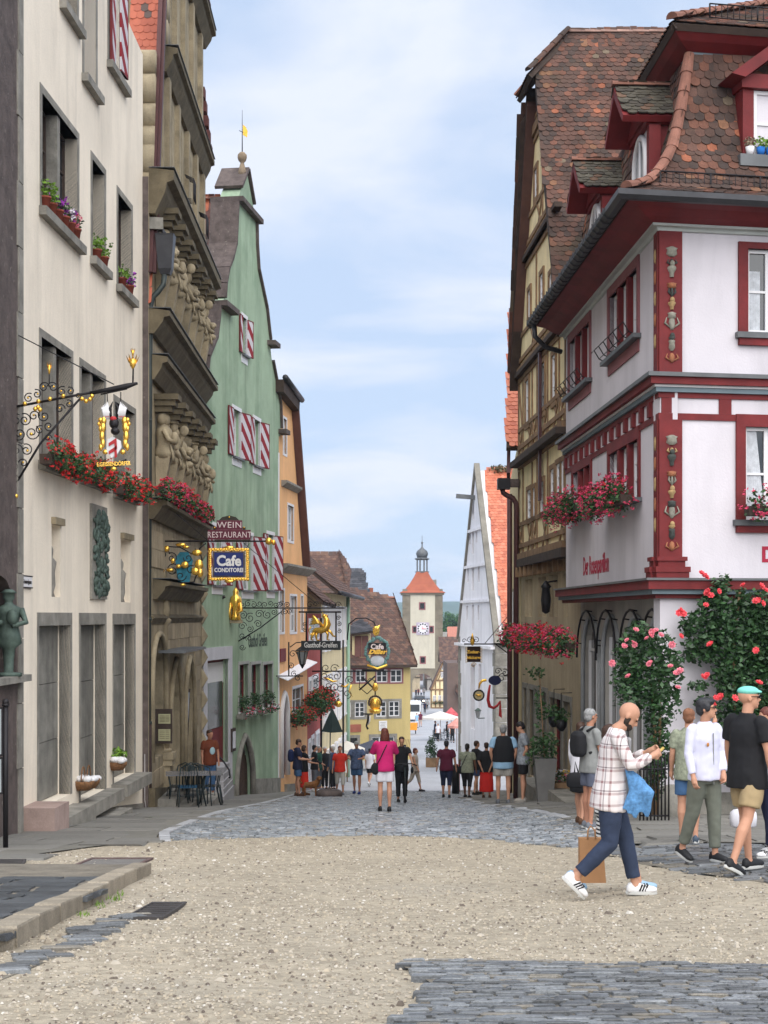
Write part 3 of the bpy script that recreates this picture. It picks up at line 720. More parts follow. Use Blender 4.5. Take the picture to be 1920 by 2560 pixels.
# ---------- cream house
h1 = house(FL1, 'cream_house', 'tall cream plastered house with grey stone window surrounds on the left')
F = FL1; TOP = 13.2
ops = []; surr = []
def op1(px0, px1, pyt, pyb, ref, name='window', lights=2, w=.13):
 u0, zt = F.uz(px0, pyt); _, zb = F.uz(px0, pyb); u1 = F.U(px1); surr.append((u0, u1, zb, zt, lights, w)); ops.append(rect(u0 + w, u1 - w, zb, zt - w))
op1(99, 197, 205, 515, 0); op1(226, 264, 375, 640, 0, lights=1); op1(291, 331, 462, 710, 0, lights=1)
op1(97, 182, 818, 1150, 0); op1(198, 264, 893, 1188, 0); op1(283, 339, 985, 1225, 0)
op1(205, 243, -260, 183, 0, lights=1); op1(268, 312, -160, 150, 0, lights=1); op1(150, 196, -300, 0, 0, lights=1)
gz = []
for a, b, c, d in ((92, 179, 1531, 2025), (197, 265, 1532, 2006), (281, 338, 1534, 1960)):
 u0, zt = F.uz(a, c); _, zb = F.uz(a, d); u1 = F.U(b); gz.append((u0, u1, zb, zt)); ops.append(rect(u0 + .1, u1 - .1, zb, zt - .22))
nich = []
for a, b, c, d in ((129, 151, 1310, 1492), (302, 326, 1346, 1505)):
 u0, zt = F.uz(a, c); _, zb = F.uz(a, d); nich.append((u0, F.U(b), zb, zt)); ops.append(rect(u0, F.U(b), zb, zt))
wall(F, h1, M['cream'], [(0, F.g(0) - .6), (0, TOP), (F.L, TOP - .8), (F.L, F.g(F.L) - .6)], ops, rev=.29)
backing(F, h1, M['cream'], F.g(F.L) - 1, TOP - .9)
for (u0, u1, zb, zt, li, w) in surr:
 surround(F, h1, M['stone'], u0 + w, u1 - w, zb, zt - w, w, .012, 0, dep=.285)
 k = u1 - u0 - 2*w; piers = [u0 + w + k*(i + 1)/li for i in range(li - 1)]
 for c in piers: F.pbox(h1, 'stone_mullion', M['stone'], c - .09, c + .09, zb, zt - w - .003, -.28, -.03)
 ed = [u0 + w] + piers + [u1 - w]
 for a, c in zip(ed, ed[1:]): window(F, h1, a + (.09 if a != ed[0] else 0), c - (.09 if c != ed[-1] else 0), zb, zt - w - .004, d=-.27, cols=1, rows=3, fm=M['dtimber'])
 F.pbox(h1, 'window_sill', M['stone'], u0 - .05, u1 + .08, zb - .15, zb - .002, -.2, .13)
for i, (u0, u1, zb, zt) in enumerate(gz):
 b = MB(); F.box(b, u0, u1, zt - .22, zt, -.2, .012); F.box(b, u0, u0 + .1, zb, zt - .222, -.2, .012); F.box(b, u1 - .1, u1, zb, zt - .222, -.2, .012); b.build('door_surround', M['stone'], h1)
 for k in range(3):
  za = zb + (zt - .24 - zb)*k/3; F.pbox(h1, 'stone_slab', mat('smooth_grey_stone', (.215, .205, .18), var=.3, scale=2.2, streak=.55, bump=.3, fine=.12, rand=.08), u0 + .102, u1 - .102, za + .012, za + (zt - .24 - zb)/3, -.3, -.222)
 if i: F.pbox(h1, 'door_sill', M['stone'], u0 - .1, u1 + .12, zb - .24, zb - .002, -.2, .34)
for u0, u1, zb, zt in nich:
 b = MB(); w = (u1 - u0); F.box(b, u0 - .03, u1 + .03, zt, zt + .12, 0, .08); b.build('niche_hood', M['sand'], h1)
 b = MB(); c = (u0 + u1)/2; q = F.p(c, zb, -.12); b.lathe(q, [(.1, 0), (.08, .08), (.11, .2), (.1, .42), (.13, .6), (.06, .68), (.07, .74), (.075, .82), (.03, .9)], 8); b.build('carved_figure', M['stone'], h1)
foundation(F, h1, M['stone'], .12, .03, F.U(186))
# bronze relief between the niches
c = F.uz(240, 1375); b = MB(); u0, zt = F.uz(224, 1258); _, zb = F.uz(224, 1497); u1 = F.U(262)
rel = root('bronze_relief', F.p((u0 + u1)/2, zb, .05), 'tall green bronze relief panel with figures on the cream wall', 'relief')
F.box(b, u0, u1, zb, zt, 0, .05); b.build('back_plate', M['stone'], rel)
b = MB(); rr = random.Random(4)
for i in range(150):
 z = zb + .1 + (zt - zb - .2)*rr.random(); u = u0 + .1 + (u1 - u0 - .15)*rr.random() ; e = .1 if abs((u - (u0 + u1)/2)) > .3*(u1 - u0) else .07
 k = rr.random(); b.ell(F.p(u, z, .05 + .03*rr.random()), (.03 + .03*k, .03 + .05*rr.random(), .04 + .09*rr.random()), 6, 4, Matrix.Rotation(rr.uniform(-.9, .9), 3, 'X'))
b.build('carved_figures', M['bronze'], rel)
# street name plate
u0, zt = F.uz(39, 1441); _, zb = F.uz(39, 1464); u1 = F.U(76); sp = root('street_sign', F.p(u0, zb, .02), 'small white street name plate with black letters on cream wall', 'sign')
F.pbox(sp, 'plate', M['wood_w'], u0, u1, zb - .01, zt + .01, .002, .03); b = MB(); F.box(b, u0 - .02, u1 + .02, zt + .01, zt + .03, 0, .034); F.box(b, u0 - .02, u1 + .02, zb - .03, zb - .01, 0, .034); b.build('rim', M['iron'], sp)
text(sp, 'Obere Schmiedgasse', M['iron'], F.p((u0 + u1)/2, (zb + zt)/2, .034), (F.t.x, F.t.y, 0), (0, 0, 1), .1, .002, sx=.86)
# steps
b = MB(); u = F.U(50); g = F.g(u)
st = root('stone_steps', F.p(F.U(90), g, .4), 'pinkish stone step block in front of the cream house doorway', 'steps')
m_pink = mat('pink_sandstone', (.34, .25, .22), var=.2, scale=2, fine=.12, bump=.4)
za = F.uz(50, 2028, .1)[1]
for i in range(3): F.pbox(st, 'step_block', m_pink, F.U(50) + i*.3, F.U(50) + i*.3 + .292, F.g(3) - .4, za + .0, .0, .55)
F.pbox(st, 'step_slab', M['stone'], F.U(50) + .92, F.U(182), F.g(5) - .4, F.uz(182, 2008)[1], .0, .42)
F.pbox(st, 'step_slab', M['stone'], F.U(186), F.U(262), F.g(8) - .4, F.g(6.6) + .18, .0, .55)
# baskets in the sills
def basket(px, py, label, veg):
 u, z = F.uz(px, py, .1); c = F.p(u, z, .1); t = root('basket', c, label, 'basket'); r_ = random.Random(px)
 b = MB(); b.lathe(c, [(.13, 0), (.2, .1), (.21, .17), (.18, .17), (.12, .03)], 12); b.build('wicker_bowl', mat('wicker', (.22, .11, .05), var=.4, scale=30, bump=.8), t)
 b = MB()
 for i in range(9): b.ell(c + Vector((r_.uniform(-.15, .15), r_.uniform(-.2, .2), .16 + r_.uniform(0, .07))), (.09, .1, .06), 7, 5)
 b.build('white_cloth', M['wood_w'], t)
 if veg:
  b = MB(); leafclump(b, c + Vector((0, .15, .3)), (.17, .26, .14), 160, .05, r_); b.build('greens', M['leaf_l'], t)
 else:
  b = MB(); b.tube([c + Vector((0, .17*math.cos(a), .17 + .25*math.sin(a))) for a in [math.pi*k/8 for k in range(9)]], .012, 5); b.build('handle', mat('wicker', None), t)
basket(208, 1975, 'wicker basket holding white cloth on the middle stone sill', 0)
basket(222, 1970, 'round basket with hooped handle beside the other cloth basket', 0)
basket(292, 1925, 'basket with bright green plant on the right hand stone sill', 1)
# flower boxes of the cream house
redp = [(M['fl_red'], 20)]
for i, (a, b, py) in enumerate(((108, 200, 1162), (205, 270, 1198), (290, 350, 1236))):
 u0, z = F.uz(a, py, .18); u1 = F.U(b, .18)
 flowerbox(F, u0, u1, z + .02, .22, ['overflowing red geranium box under the leftmost cream house window', 'red geranium box under the middle window of the cream house', 'red geranium box under the cream house window nearest the drainpipe'][i], [(M['fl_red'], 19)], 'red geranium boxes on the cream house', h=.24, n=75, spread=.2, drop=.1)
def pots(px0, px1, py, label, kinds, sink=0):
 u0, z = F.U(px0, .04), surr[sink][2]; u1 = F.U(px1, .04); t = root('flower_pots', F.p(u0, z, .05), label, 'flower pots'); r_ = random.Random(px0)
 n = len(kinds); pt = mat('terracotta', (.28, .07, .045), var=.2)
 for i, k in enumerate(kinds):
  c = F.p(u0 + (u1 - u0)*(i + .5)/n, z, .04); b = MB(); b.lathe(c, [(.07, 0), (.1, .17), (.11, .17), (.11, .2), (.08, .2)], 10); b.build('pot', pt, t)
  b = MB(); leafclump(b, c + Vector((0, 0, .3)), (.15, .2, .14), 50, .04, r_); b.build('foliage', M['leaf'] if k != 'leaf_l' else M['leaf_l'], t)
  b = MB()
  for _ in range(16): leafclump(b, c + Vector((r_.uniform(-.12, .15), r_.uniform(-.2, .2), .32 + r_.uniform(-.12, .14))), (.05, .05, .04), 6, .035, r_)
  b.build('blossoms', M[k], t)
pots(104, 196, 512 + 60, 'row of pots with yellow green, purple and white flowers on upper left sill', ['leaf_l', 'leaf_l', 'fl_purple', 'fl_white', 'fl_purple', 'fl_pinkr'], 0)
pots(232, 268, 662 + 14, 'pots of yellow flowering plants on the narrow middle upper sill', ['leaf_l', 'leaf_l'], 1)
pots(296, 332, 722 + 12, 'purple petunia pots on the upper sill nearest the drainpipe', ['leaf_l', 'fl_purple'], 2)
# striped shutters on the top floor
m_str = mat('red_white_stripes', (.5, .05, .06), var=.0)
def stripes(m, p=.6, ang=1.35, w1=(.60, .57, .60), w2=(.27, .025, .035)):
 nt = m.node_tree; N = nt.nodes; L = nt.links; b = N['Principled BSDF']; tc = N.new('ShaderNodeTexCoord'); sep = N.new('ShaderNodeSeparateXYZ'); L.new(tc.outputs['Object'], sep.inputs[0])
 a = N.new('ShaderNodeMath'); a.operation = 'MULTIPLY'; a.inputs[1].default_value = ang; L.new(sep.outputs[0], a.inputs[0])
 s = N.new('ShaderNodeMath'); s.operation = 'ADD'; L.new(a.outputs[0], s.inputs[0]); L.new(sep.outputs[2], s.inputs[1])
 d = N.new('ShaderNodeMath'); d.operation = 'DIVIDE'; d.inputs[1].default_value = p; L.new(s.outputs[0], d.inputs[0])
 f = N.new('ShaderNodeMath'); f.operation = 'FRACT'; L.new(d.outputs[0], f.inputs[0]); g = N.new('ShaderNodeMath'); g.operation = 'GREATER_THAN'; g.inputs[1].default_value = .5; L.new(f.outputs[0], g.inputs[0])
 ns = N.new('ShaderNodeTexNoise'); ns.inputs['Scale'].default_value = 4; mr = N.new('ShaderNodeMapRange'); L.new(ns.outputs[0], mr.inputs[0]); mr.inputs[3].default_value = .8; mr.inputs[4].default_value = 1.1
 mx = N.new('ShaderNodeMixRGB'); L.new(g.outputs[0], mx.inputs[0]); mx.inputs[1].default_value = (*w1, 1); mx.inputs[2].default_value = (*w2, 1)
 mm = N.new('ShaderNodeMixRGB'); mm.blend_type = 'MULTIPLY'; mm.inputs[0].default_value = 1; L.new(mx.outputs[0], mm.inputs[1]); L.new(mr.outputs[0], mm.inputs[2]); L.new(mm.outputs[0], b.inputs['Base Color'])
stripes(m_str, ang=1.1); m_str2 = mat('white_red_stripes', (.5, .05, .06), var=.0); stripes(m_str2, ang=-1.1)
def shutter(F, par, u, z0, z1, w, side, open_=.35, m=None, d=.03):
 """a leaf hinged at u, swung back against the wall; side -1 lies before u, +1 after it"""
 hinge = F.p(u, z0, d); t = Vector((F.t.x, F.t.y, 0))*side; n = Vector((F.n.x, F.n.y, 0)); ax = (t*math.cos(open_) + n*math.sin(open_)).normalized(); nn = Vector((0, 0, 1)).cross(ax)
 b = MB(); b.box((0, -.02, 0), (w, .02, z1 - z0))
 b2 = MB()
 o = b.build('shutter', m or m_str, par, origin=(0, 0, 0)); wl = world_loc(par); o.matrix_local = Matrix.Translation(hinge - wl) @ Matrix((ax, nn, Vector((0, 0, 1)))).transposed().to_4x4()
 for zz in (0, z1 - z0 - .035): b2.box((-.01, -.024, zz), (w + .01, .024, zz + .035))
 b2.box((w - .025, -.024, .036), (w + .008, .024, z1 - z0 - .036)); b2.build('rail', M['ox'], o, origin=(0, 0, 0)).location = (0, 0, 0)
 return o
z0, z1 = F.uz(268, 150)[1], F.uz(268, -160)[1]
shutter(F, h1, F.U(284), z0, z1, .42, -1, .04, m_str2); shutter(F, h1, F.U(298), F.uz(298, 178)[1], z1, .5, 1, .06)
# tiled roof edge of the cream house: verge with tiles climbing towards the back, gutter side
O = F.p(F.L + .02, 7.0, -.35)
q0 = F.uz(352, 262); 
tiled(h1, 'roof_tiles', M['tile_n'], F.p(F.L - .45, TOP - .75, -.1) , Vector((F.t.x, F.t.y, 0)), Vector((-F.n.x, -F.n.y, 1.25)), [(-F.L + .5, 0), (0.5, 0), (.5, 7), (-F.L + .5, 7)], w=.18, e=.17, nparts=60)
# small roof strip between the two houses
O = F.p(F.L - .03, 6.9, -.25)
U_ = Vector((-F.n.x, -F.n.y, 0)); V_ = Vector((F.t.x*.25, F.t.y*.25, 1))
st2 = root('gap_roof', O, 'strip of orange plain tiles in the gap between cream and sandstone houses', 'roof')
tiled(st2, 'roof_tiles', M['tile_n'], F.p(F.L + .02, 6.9, .10), U_*1, V_, [(0, 0), (.75, 0), (.75, 9), (0, 9)], w=.17, e=.19, nparts=200, deck=M['dtimber'])
b = MB(); b.bar(F.p(F.L + .05, 7.6, .16), F.p(F.L + 1.6, 16, .16), .1, .1); b.bar(F.p(F.L + .12, 7.6, .24), F.p(F.L + 1.7, 16, .24), .07, .1); b.build('verge_board', M['bpipe'], st2)
# drainpipe between cream and sandstone house
X = FL1.p(FL1.L + .12, 0, .16)
dp = root('drainpipe', (X.x, X.y, G(X.x, X.y)), 'dark green iron drainpipe with hopper between cream and sandstone houses', 'drainpipe')
zt = (1540 - 655)/3700*X.y; zg = G(X.x, X.y)
b = MB(); pa = P(372, 2000, X.y); x = pa.x
pts = [P(411, 688, X.y + .1), P(408, 712, X.y + .05), P(395, 730, X.y), P(382, 742, X.y), P(376, 765, X.y), Vector((P(374, 900, X.y).x, X.y, P(374, 900, X.y).z)), Vector((P(370, 900, X.y).x, X.y, zg + 1.9))]
b.tube(pts, .062, 10); b.build('pipe', M['gpipe'], dp)
b = MB(); b.tube([Vector((P(370, 900, X.y).x, X.y, zg + 1.9)), Vector((P(370, 900, X.y).x, X.y, zg + .02))], .085, 10); b.build('standpipe', mat('rusty_black_pipe', (.04, .025, .022), var=.4, scale=9), dp)
for z in (zg + 1.9, zg + 4.2, zg + 6.6, zg + 8.6):
 b = MB(); b.tube([(P(370, 900, X.y).x, X.y, z - .03), (P(370, 900, X.y).x, X.y, z + .03)], .092, 10); b.build('collar', M['gpipe'], dp)
b = MB(); c = P(414, 640, X.y + .2); b.loft([[c + Vector((sx*w, sy*w, z)) for sx, sy in ((-1, -1), (1, -1), (1, 1), (-1, 1))] for w, z in ((.1, -.42), (.15, -.3), (.2, .42), (.21, .46))], True, 0, False); b.build('hopper', M['zinc'], dp)
b = MB(); b.tube([P(375, 566, X.y + .2), P(405, 575, X.y + .2), P(414, 590, X.y + .2)], .05, 8); b.build('inlet', M['zinc'], dp)
b = MB(); b.tube([P(362, 1885 - 0, 32.6), P(362, 2000, 32.55), P(368, 2040, 32.5)], .005, 4); b.build('cable', M['wood_w'], dp)
# the timber beam end that carries the gutter
b = MB(); b.bar(P(366, 560, 32.9), P(406, 562, 33.0), .26, .26); tag(b.build('beam_end', M['stone']), 'short weathered grey beam end sticking out above the drainpipe hopper', 'beam')
b = MB()
c = P(378, 530, 33.3); b.prism([P(360, 480, 33), P(372, 500, 33), P(395, 500, 33), P(397, 555, 33), P(362, 545, 33)], (0, .5, 0)); tag(b.build('gutter_end', M['bpipe']), 'dark brown sheet metal gutter end box above the grey beam end', 'gutter')
# ---------- sandstone renaissance house
F = FL2; h2 = house(F, 'sandstone_house', 'ornate brown sandstone house with two rows of carved figures and heavy cornices')
L2 = F.L; gb = F.g(L2) - 1
archs = []
for a, b, c, d, pt in ((378, 408, 1590, 1905, 0), (424, 449, 1655, 1935, .35), (461, 481, 1650, 1925, .35)):
 u0, zt = F.uz(a, c); _, zb = F.uz(a, d); archs.append(arch(u0, F.U(b), zb, zt, 8, pt))
rowz = [(2.75, 4.9), (7.0, 9.1)]
wins = [rect(u, u + .62, z0 + .55, z1 - .35) for z0, z1 in rowz for u in [1.35 + 1.42*i for i in range(6)]]
w3 = [rect(u, u + .75, 10.6, 12.6) for u in (3.2, 5.2, 7.2, 9.2)] + [rect(u, u + .7, 14.2, 16.2) for u in (4.6, 6.4, 8.4)]
wall(F, h2, M['sand'], [(0, gb + 1), (0, 9.8), (2.3, 9.8), (2.3, 13.4), (3.7, 13.4), (3.7, 22), (L2, 22), (L2, gb)], archs + wins + w3, rev=.28, back=1.2)
backing(F, h2, M['sand'], gb, 9.7, d=-1.25); F.pbox(h2, 'corner_strip', M['dstone'], -.04, -.004, gb, 9.7, -1.2, -.01)  # strip added dark to give the shaded gap between the houses

for (u0, u1, z0, z1) in [(h[0][0], h[2][0], h[0][1], h[1][1]) for h in w3 + wins]: window(F, h2, u0, u1, z0, z1, d=-.24, cols=1, rows=4, fm=M['dtimber'])
def cornice(z, p, u0, u1, h=.5, m=None, steps=3, name='cornice', lip=True):
 b = MB(); pr = [(0, -h)] + [(p*(.25 + .2*i), -h*(1 - .25*i)) for i in range(steps)] + [(p*.72, -h*.28), (p, -h*.22), (p, 0), (0, .06)]
 pts0 = [F.p(u0, z + b_, a) for a, b_ in pr]; b.prism(pts0, F.p(u1, 0, 0) - F.p(u0, 0, 0)); o = b.build(name, m or M['sand_d'], h2)
 if lip: F.pbox(h2, 'cornice_cover', M['lead'], u0 - .02, u1 + .02, z + .062, z + .075, 0, p + .02)
 return o
cornice(9.85, .55, 0, L2 + .1, .95); cornice(13.4, .36, 2.2, L2 + .12, .55); cornice(17.2, .4, 3.6, L2 + .12, .5)
cornice(6.75, .46, 0, L2 + .12, .5); cornice(5.75, .40, .1, L2, .5); cornice(2.55, .4, 0, L2 - .1, .4); cornice(.78, .4, .6, L2 - 2, .4); cornice(-.02, .1, .1, L2 - .1, .16, lip=False)
# dentil brackets under the big cornice, orange tiles lying on top
for k in range(7):
 u = 1.05 + 1.42*k
 for (z0, z1), w in zip(rowz, (.3, .3)):
  b = MB(); F.box(b, u - .3, u + .3, z1, z1 + .13, 0, .56); F.box(b, u - .24, u + .24, z1 - .13, z1, 0, .48); F.box(b, u - .17, u + .17, z1 - .26, z1 - .13, 0, .4); b.build('capital', M['sand_d'], h2)
# carved herm figures
def herm(u, z0, z1, kind):
 b = MB(); H = z1 - .26 - z0; q = lambda a, z, d: F.p(u + a, z0 + H*z, d)
 b.loft([[q(-w, z, .02), q(w, z, .02), q(w, z, d), q(-w, z, d)] for w, z, d in ((.1, 0, .2), (.11, .05, .22), (.13, .2, .26), (.17, .46, .36))], True, 0, False)
 ring = lambda z, w, d0, dd: [q(w*math.cos(t), z, d0 + dd*math.sin(t)) for t in [2*math.pi*i/12 for i in range(12)]]
 b.loft([ring(.44, .19, .2, .2), ring(.5, .23, .2, .24), ring(.56, .17, .2, .2), ring(.63, .14, .2, .16), ring(.72, .2, .21, .2), ring(.79, .22, .2, .17), ring(.83, .1, .2, .1), ring(.86, .07, .2, .07)])
 b.ell(q(0, .91, .24), (.1, .11, .15), 9, 7)
 if kind == 0:
  b.ell(q(0, .92, .17), (.14, .14, .17), 8, 6); b.tube([q(-.2, .77, .22), q(-.25, .66, .32), q(-.05, .62, .46)], [.065, .055, .045], 6); b.tube([q(.2, .77, .22), q(.26, .64, .3), q(.1, .56, .46)], [.065, .055, .045], 6)
  b.ell(q(-.05, .68, .44), (.1, .08, .16), 7, 5)
 elif kind == 1:
  b.lathe(q(0, .96, .22), [(.15, 0), (.13, .05), (.09, .14), (.02, .2)], 8); b.tube([q(-.2, .77, .22), q(-.27, .62, .26), q(-.1, .5, .42)], [.07, .06, .045], 6); b.tube([q(.2, .77, .22), q(.28, .7, .36), q(.16, .86, .46)], [.07, .06, .045], 6)
  b.ell(q(.15, .88, .46), (.12, .04, .13), 8, 6); b.ell(q(0, .84, .3), (.08, .08, .11), 7, 5)
 else:
  b.ell(q(0, .93, .18), (.13, .13, .12), 8, 6); b.tube([q(-.2, .77, .22), q(-.22, .6, .38), q(.1, .6, .46)], [.07, .06, .05], 6); b.tube([q(.2, .77, .22), q(.22, .62, .4), q(-.1, .68, .46)], [.07, .06, .05], 6)
  b.ell(q(0, .52, .36), (.18, .12, .1), 8, 5); b.ell(q(.02, .7, .42), (.13, .12, .1), 8, 5)
 for k in range(-2, 3): b.tube([q(k*.07, .6, .36), q(k*.085, .45, .42), q(k*.09, .4, .4)], .018, 4)
 b.build('carved_figure', M['sand'], h2)
for k in range(7):
 for j, (z0, z1) in enumerate(rowz): herm(1.05 + 1.42*k, z0 + .02, z1, (k + j*2) % 3)
# scrolls at the shoulders of the gable
for (u, zs) in ((.8, (10.3, 10.75, 11.3, 11.9, 12.5)), (2.9, (13.9, 14.6, 15.4, 16.4))):
 b = MB()
 for i, z in enumerate(zs):
  r_ = (.42, .34, .3, .36, .3)[i % 5]; b.loft([[F.p(u + r_*math.cos(t), z + r_*math.sin(t), d) for t in [2*math.pi*k/12 for k in range(12)]] for d in (-.7, .05)])
 F.box(b, u - .1, u + 1.4, zs[0] - .4, zs[-1] - .1, -.6, -.08); b.build('gable_scroll', M['sand'], h2)
for u in (2.6, 4.5, 6.5, 8.5, 10.3): F.pbox(h2, 'pilaster', M['sand'], u, u + .34, 9.93, 12.85, 0, .12)
for u in (4.0, 5.7, 7.6, 9.7): F.pbox(h2, 'pilaster', M['sand'], u, u + .34, 13.48, 16.7, 0, .12)
for u, z in ((6.2, 11), (9.4, 10.9)):
 b = MB(); 
 for k in range(5): b.tube([F.p(u + .12*k, z, .05), F.p(u + .12*k, z - .05, .28), F.p(u + .12*k, z + .5, .28), F.p(u + .12*k, z + .6, .05)], .014, 4)
 b.tube([F.p(u, z + .2, .28), F.p(u + .48, z + .2, .28)], .014, 4); b.tube([F.p(u, z + .45, .28), F.p(u + .48, z + .45, .28)], .014, 4); b.build('window_cage', M['iron'], h2)
for (uu, z) in ((L2 + .02, 13.5), (L2 + .02, 17.3)):
 for k in range(5):
  b = MB(); F.box(b, uu - .25, uu + .12, z + k*.42, z + k*.42 + .3, -.2, .30 - k*.05); b.build('step_tile', mat('dark_red_tile', (.12, .045, .04), var=.3, scale=6, fine=.2), h2)
# ashlar joints of the middle storey, drawn as separate slightly proud blocks
rr = random.Random(2)
for j in range(3):
 u = .15
 while u < L2 - .5:
  w = rr.uniform(.7, 1.2); F.pbox(h2, 'stone_block', mat('sandstone_block', (.37, .30, .20), var=.2, scale=2, streak=.3, fine=.12, bump=.4, rand=.22), u + .006, min(u + w, L2 - .1) - .006, 5.84 + .155*j, 5.84 + .155*j + .148, 0, .018 + rr.random()*.01); u += w
j = 0
while j*.42 < 7.0:
 u = .12; z = -5.2 + j*.42
 while u < L2 - .4:
  w = rr.uniform(.6, 1.1)
  if not any(a[0][0] - .15 < u + w and a[-1][0] + .15 > u and a[0][1] - .1 < z + .42 and max(q[1] for q in a) + .1 > z for a in archs) and F.g(u) < z - .1 and not (-.25 < z < .9 or z > 1.7): F.pbox(h2, 'stone_block', mat('sandstone_block', None), u + .008, u + w - .008, z + .006, z + .414, 0, .014 + rr.random()*.012)
  u += w
 j += 1
foundation(F, h2, M['sand_d'], .45, .14)
# rusticated far corner with diamond blocks
for k in range(12):
 z = -5.2 + k*.62; b = MB(); q = [F.p(L2 - .45, z, .03), F.p(L2 - .02, z, .03), F.p(L2 - .02, z + .55, .03), F.p(L2 - .45, z + .55, .03)]; b.add(q + [F.p(L2 - .2, z + .27, .2)], [(0, 1, 4), (1, 2, 4), (2, 3, 4), (3, 0, 4), (3, 2, 1, 0)]); b.build('diamond_block', M['sand'], h2)
# arch surrounds, dark glazing, canopy
for a in archs:
 u0, u1 = a[0][0], a[-1][0]; c = (u0 + u1)/2
 b = MB(); pts = [F.p(c + (u - c)*1.18, z + (.05 if i not in (0, len(a) - 1) else 0), .05) for i, (u, z) in enumerate(a)]; b.tube(pts, .07, 6); b.build('arch_moulding', M['sand'], h2)
 F.ppoly(h2, 'glazing', M['glass_d'], [(c + (u - c)*.99, z) for u, z in a], -.27, -.25)
F.pbox(h2, 'canopy', M['lead'], F.U(428, .3), F.U(485, .3), -.86, -.80, 0, .62)
# doorway column with pedestal and menu case
cx = P(408, 1995, 35.3); g = G(cx.x, cx.y)
z1 = (1540 - 1865)/3700*35.3
b = MB(); 
for w, za, zb in ((.28, g - .1, g + .25), (.24, g + .25, g + .4), (.19, g + .4, z1 - .45), (.25, z1 - .45, z1 - .3), (.28, z1 - .3, z1 - .14)): b.box((cx.x - w, cx.y - w, za), (cx.x + w, cx.y + w, zb))
b.lathe((cx.x, cx.y, z1 - .14), [(.2, 0), (.21, .07), (.15, .1), (.1, .3), (.13, .36), (.12, .45), (.12, 3.0), (.16, 3.05), (.2, 3.15), (.14, 3.2)], 12); o = b.build('door_column', M['sand'], h2)
zz = z1 + 3.05
b = MB(); b.lathe((cx.x, cx.y, zz), [(.14, 0), (.16, .2), (.1, .5), (.14, .7), (.12, .85), (.05, .92), (.09, 1.0), (.1, 1.1), (.04, 1.2)], 9); b.build('carved_figure', M['sand'], h2)
mc = root('menu_case', P(408, 1858, 34.9), 'dark framed menu case with two yellowish sheets beside the sandstone doorway', 'menu case')
def prect(mb, a, b, c, d, Y, t, mi=0): p, q = P(a, d, Y), P(c, b, Y); mb.box((p.x, Y - t, p.z), (q.x, Y, q.z), mi=mi)
b = MB(); prect(b, 387, 1772, 431, 1858, 34.9, .1); b.build('case', M['dtimber'], mc)
m_paper = mat('yellowed_paper', (.42, .40, .24), var=.15, scale=6, fine=.2)
for y0, y1 in ((1785, 1809), (1823, 1852)):
 b = MB(); prect(b, 396, y0, 426, y1, 34.79, .01); b.build('menu_sheet', m_paper, mc)
 b = MB()
 for k in range(5): yy = y0 + 4 + k*(y1 - y0 - 6)/5; prect(b, 399, yy, 412, yy + 1, 34.775, .004); prect(b, 414, yy, 423, yy + 1, 34.775, .004)
 b.build('print', mat('faint_ink', (.15, .13, .08)), mc)
# tilted glazed notice board on the wall
nb = root('notice_board', F.p(F.U(465), -2, .3), 'narrow dark glazed board tilted away from the sandstone wall', 'notice board')
b = MB(); b.hexa([P(452, 1870, 39.5), P(470, 1858, 40.2), P(470, 1858, 40.25), P(452, 1870, 39.55), P(451, 1717, 39.5), P(476, 1722, 40.2), P(476, 1722, 40.25), P(451, 1717, 39.55)]); b.build('board', M['dtimber'], nb)
b = MB(); b.hexa([P(457, 1855, 39.4), P(468, 1848, 40.0), P(468, 1848, 40.02), P(457, 1855, 39.42), P(458, 1728, 39.4), P(474, 1731, 40.0), P(474, 1731, 40.02), P(458, 1728, 39.42)]); b.build('pane', M['glass_b'], nb)
flowerbox(F, F.U(392, .25), F.U(508, .25), 2.64, .3, 'long pink geranium box on the sandstone house ledge below the carved figures', [(M['fl_pink'], 14), (M['fl_red'], 7)], None, h=.22, n=70, spread=.19)
stp = root('stone_steps', F.p(2, F.g(2), .5), 'worn grey steps before the sandstone house door', 'steps')
for i in range(3): F.pbox(stp, 'step_block', M['stone'], .4 + i*.12, 3.4 + .6*i, F.g(2) - .4, F.g(2.6) + .42 - i*.17, .0, .55 + i*.3)

# ---------- green gabled inn
F = FL3; h3 = house(F, 'green_house', 'tall pale green inn with curved gable and red and white striped shutters')
Lg = [(507, 974), (515, 944), (520, 894), (530, 869), (540, 845), (546, 792), (548, 762), (561, 745), (563, 710), (569, 673), (579, 648), (588, 611), (591, 548), (593, 506), (600, 481)]
Rg = [(618, 434), (633, 515), (639, 553), (640, 611), (644, 673), (654, 720), (665, 772), (671, 827), (674, 850), (680, 904), (691, 961), (699, 1011), (701, 1071), (701, 1090)]
O = [F.uz(*q) for q in Lg + Rg]; O = [(0, F.g(0) - .8), (0, O[0][1])] + O + [(F.L, O[-1][1] - .05), (F.L, F.g(F.L) - .8)]
hol = []; wn = []
def w3g(px0, px1, pyt, pyb, kind):
 u0, zt = F.uz(px0, pyt); _, zb = F.uz(px0, pyb); u1 = F.U(px1); hol.append(rect(u0, u1, zb, zt)); wn.append((u0, u1, zb, zt, kind))
w3g(605, 616, 790, 884, 's'); w3g(582, 601, 1020, 1140, 's'); w3g(634, 650, 1046, 1162, 's')
w3g(532, 553, 1315, 1462, 's'); w3g(606, 631, 1335, 1475, 's'); w3g(668, 684, 1335, 1475, 's')
for a, b_ in ((597, 620), (627, 650), (657, 680)): w3g(a, b_, 1662, 1790, 'b')
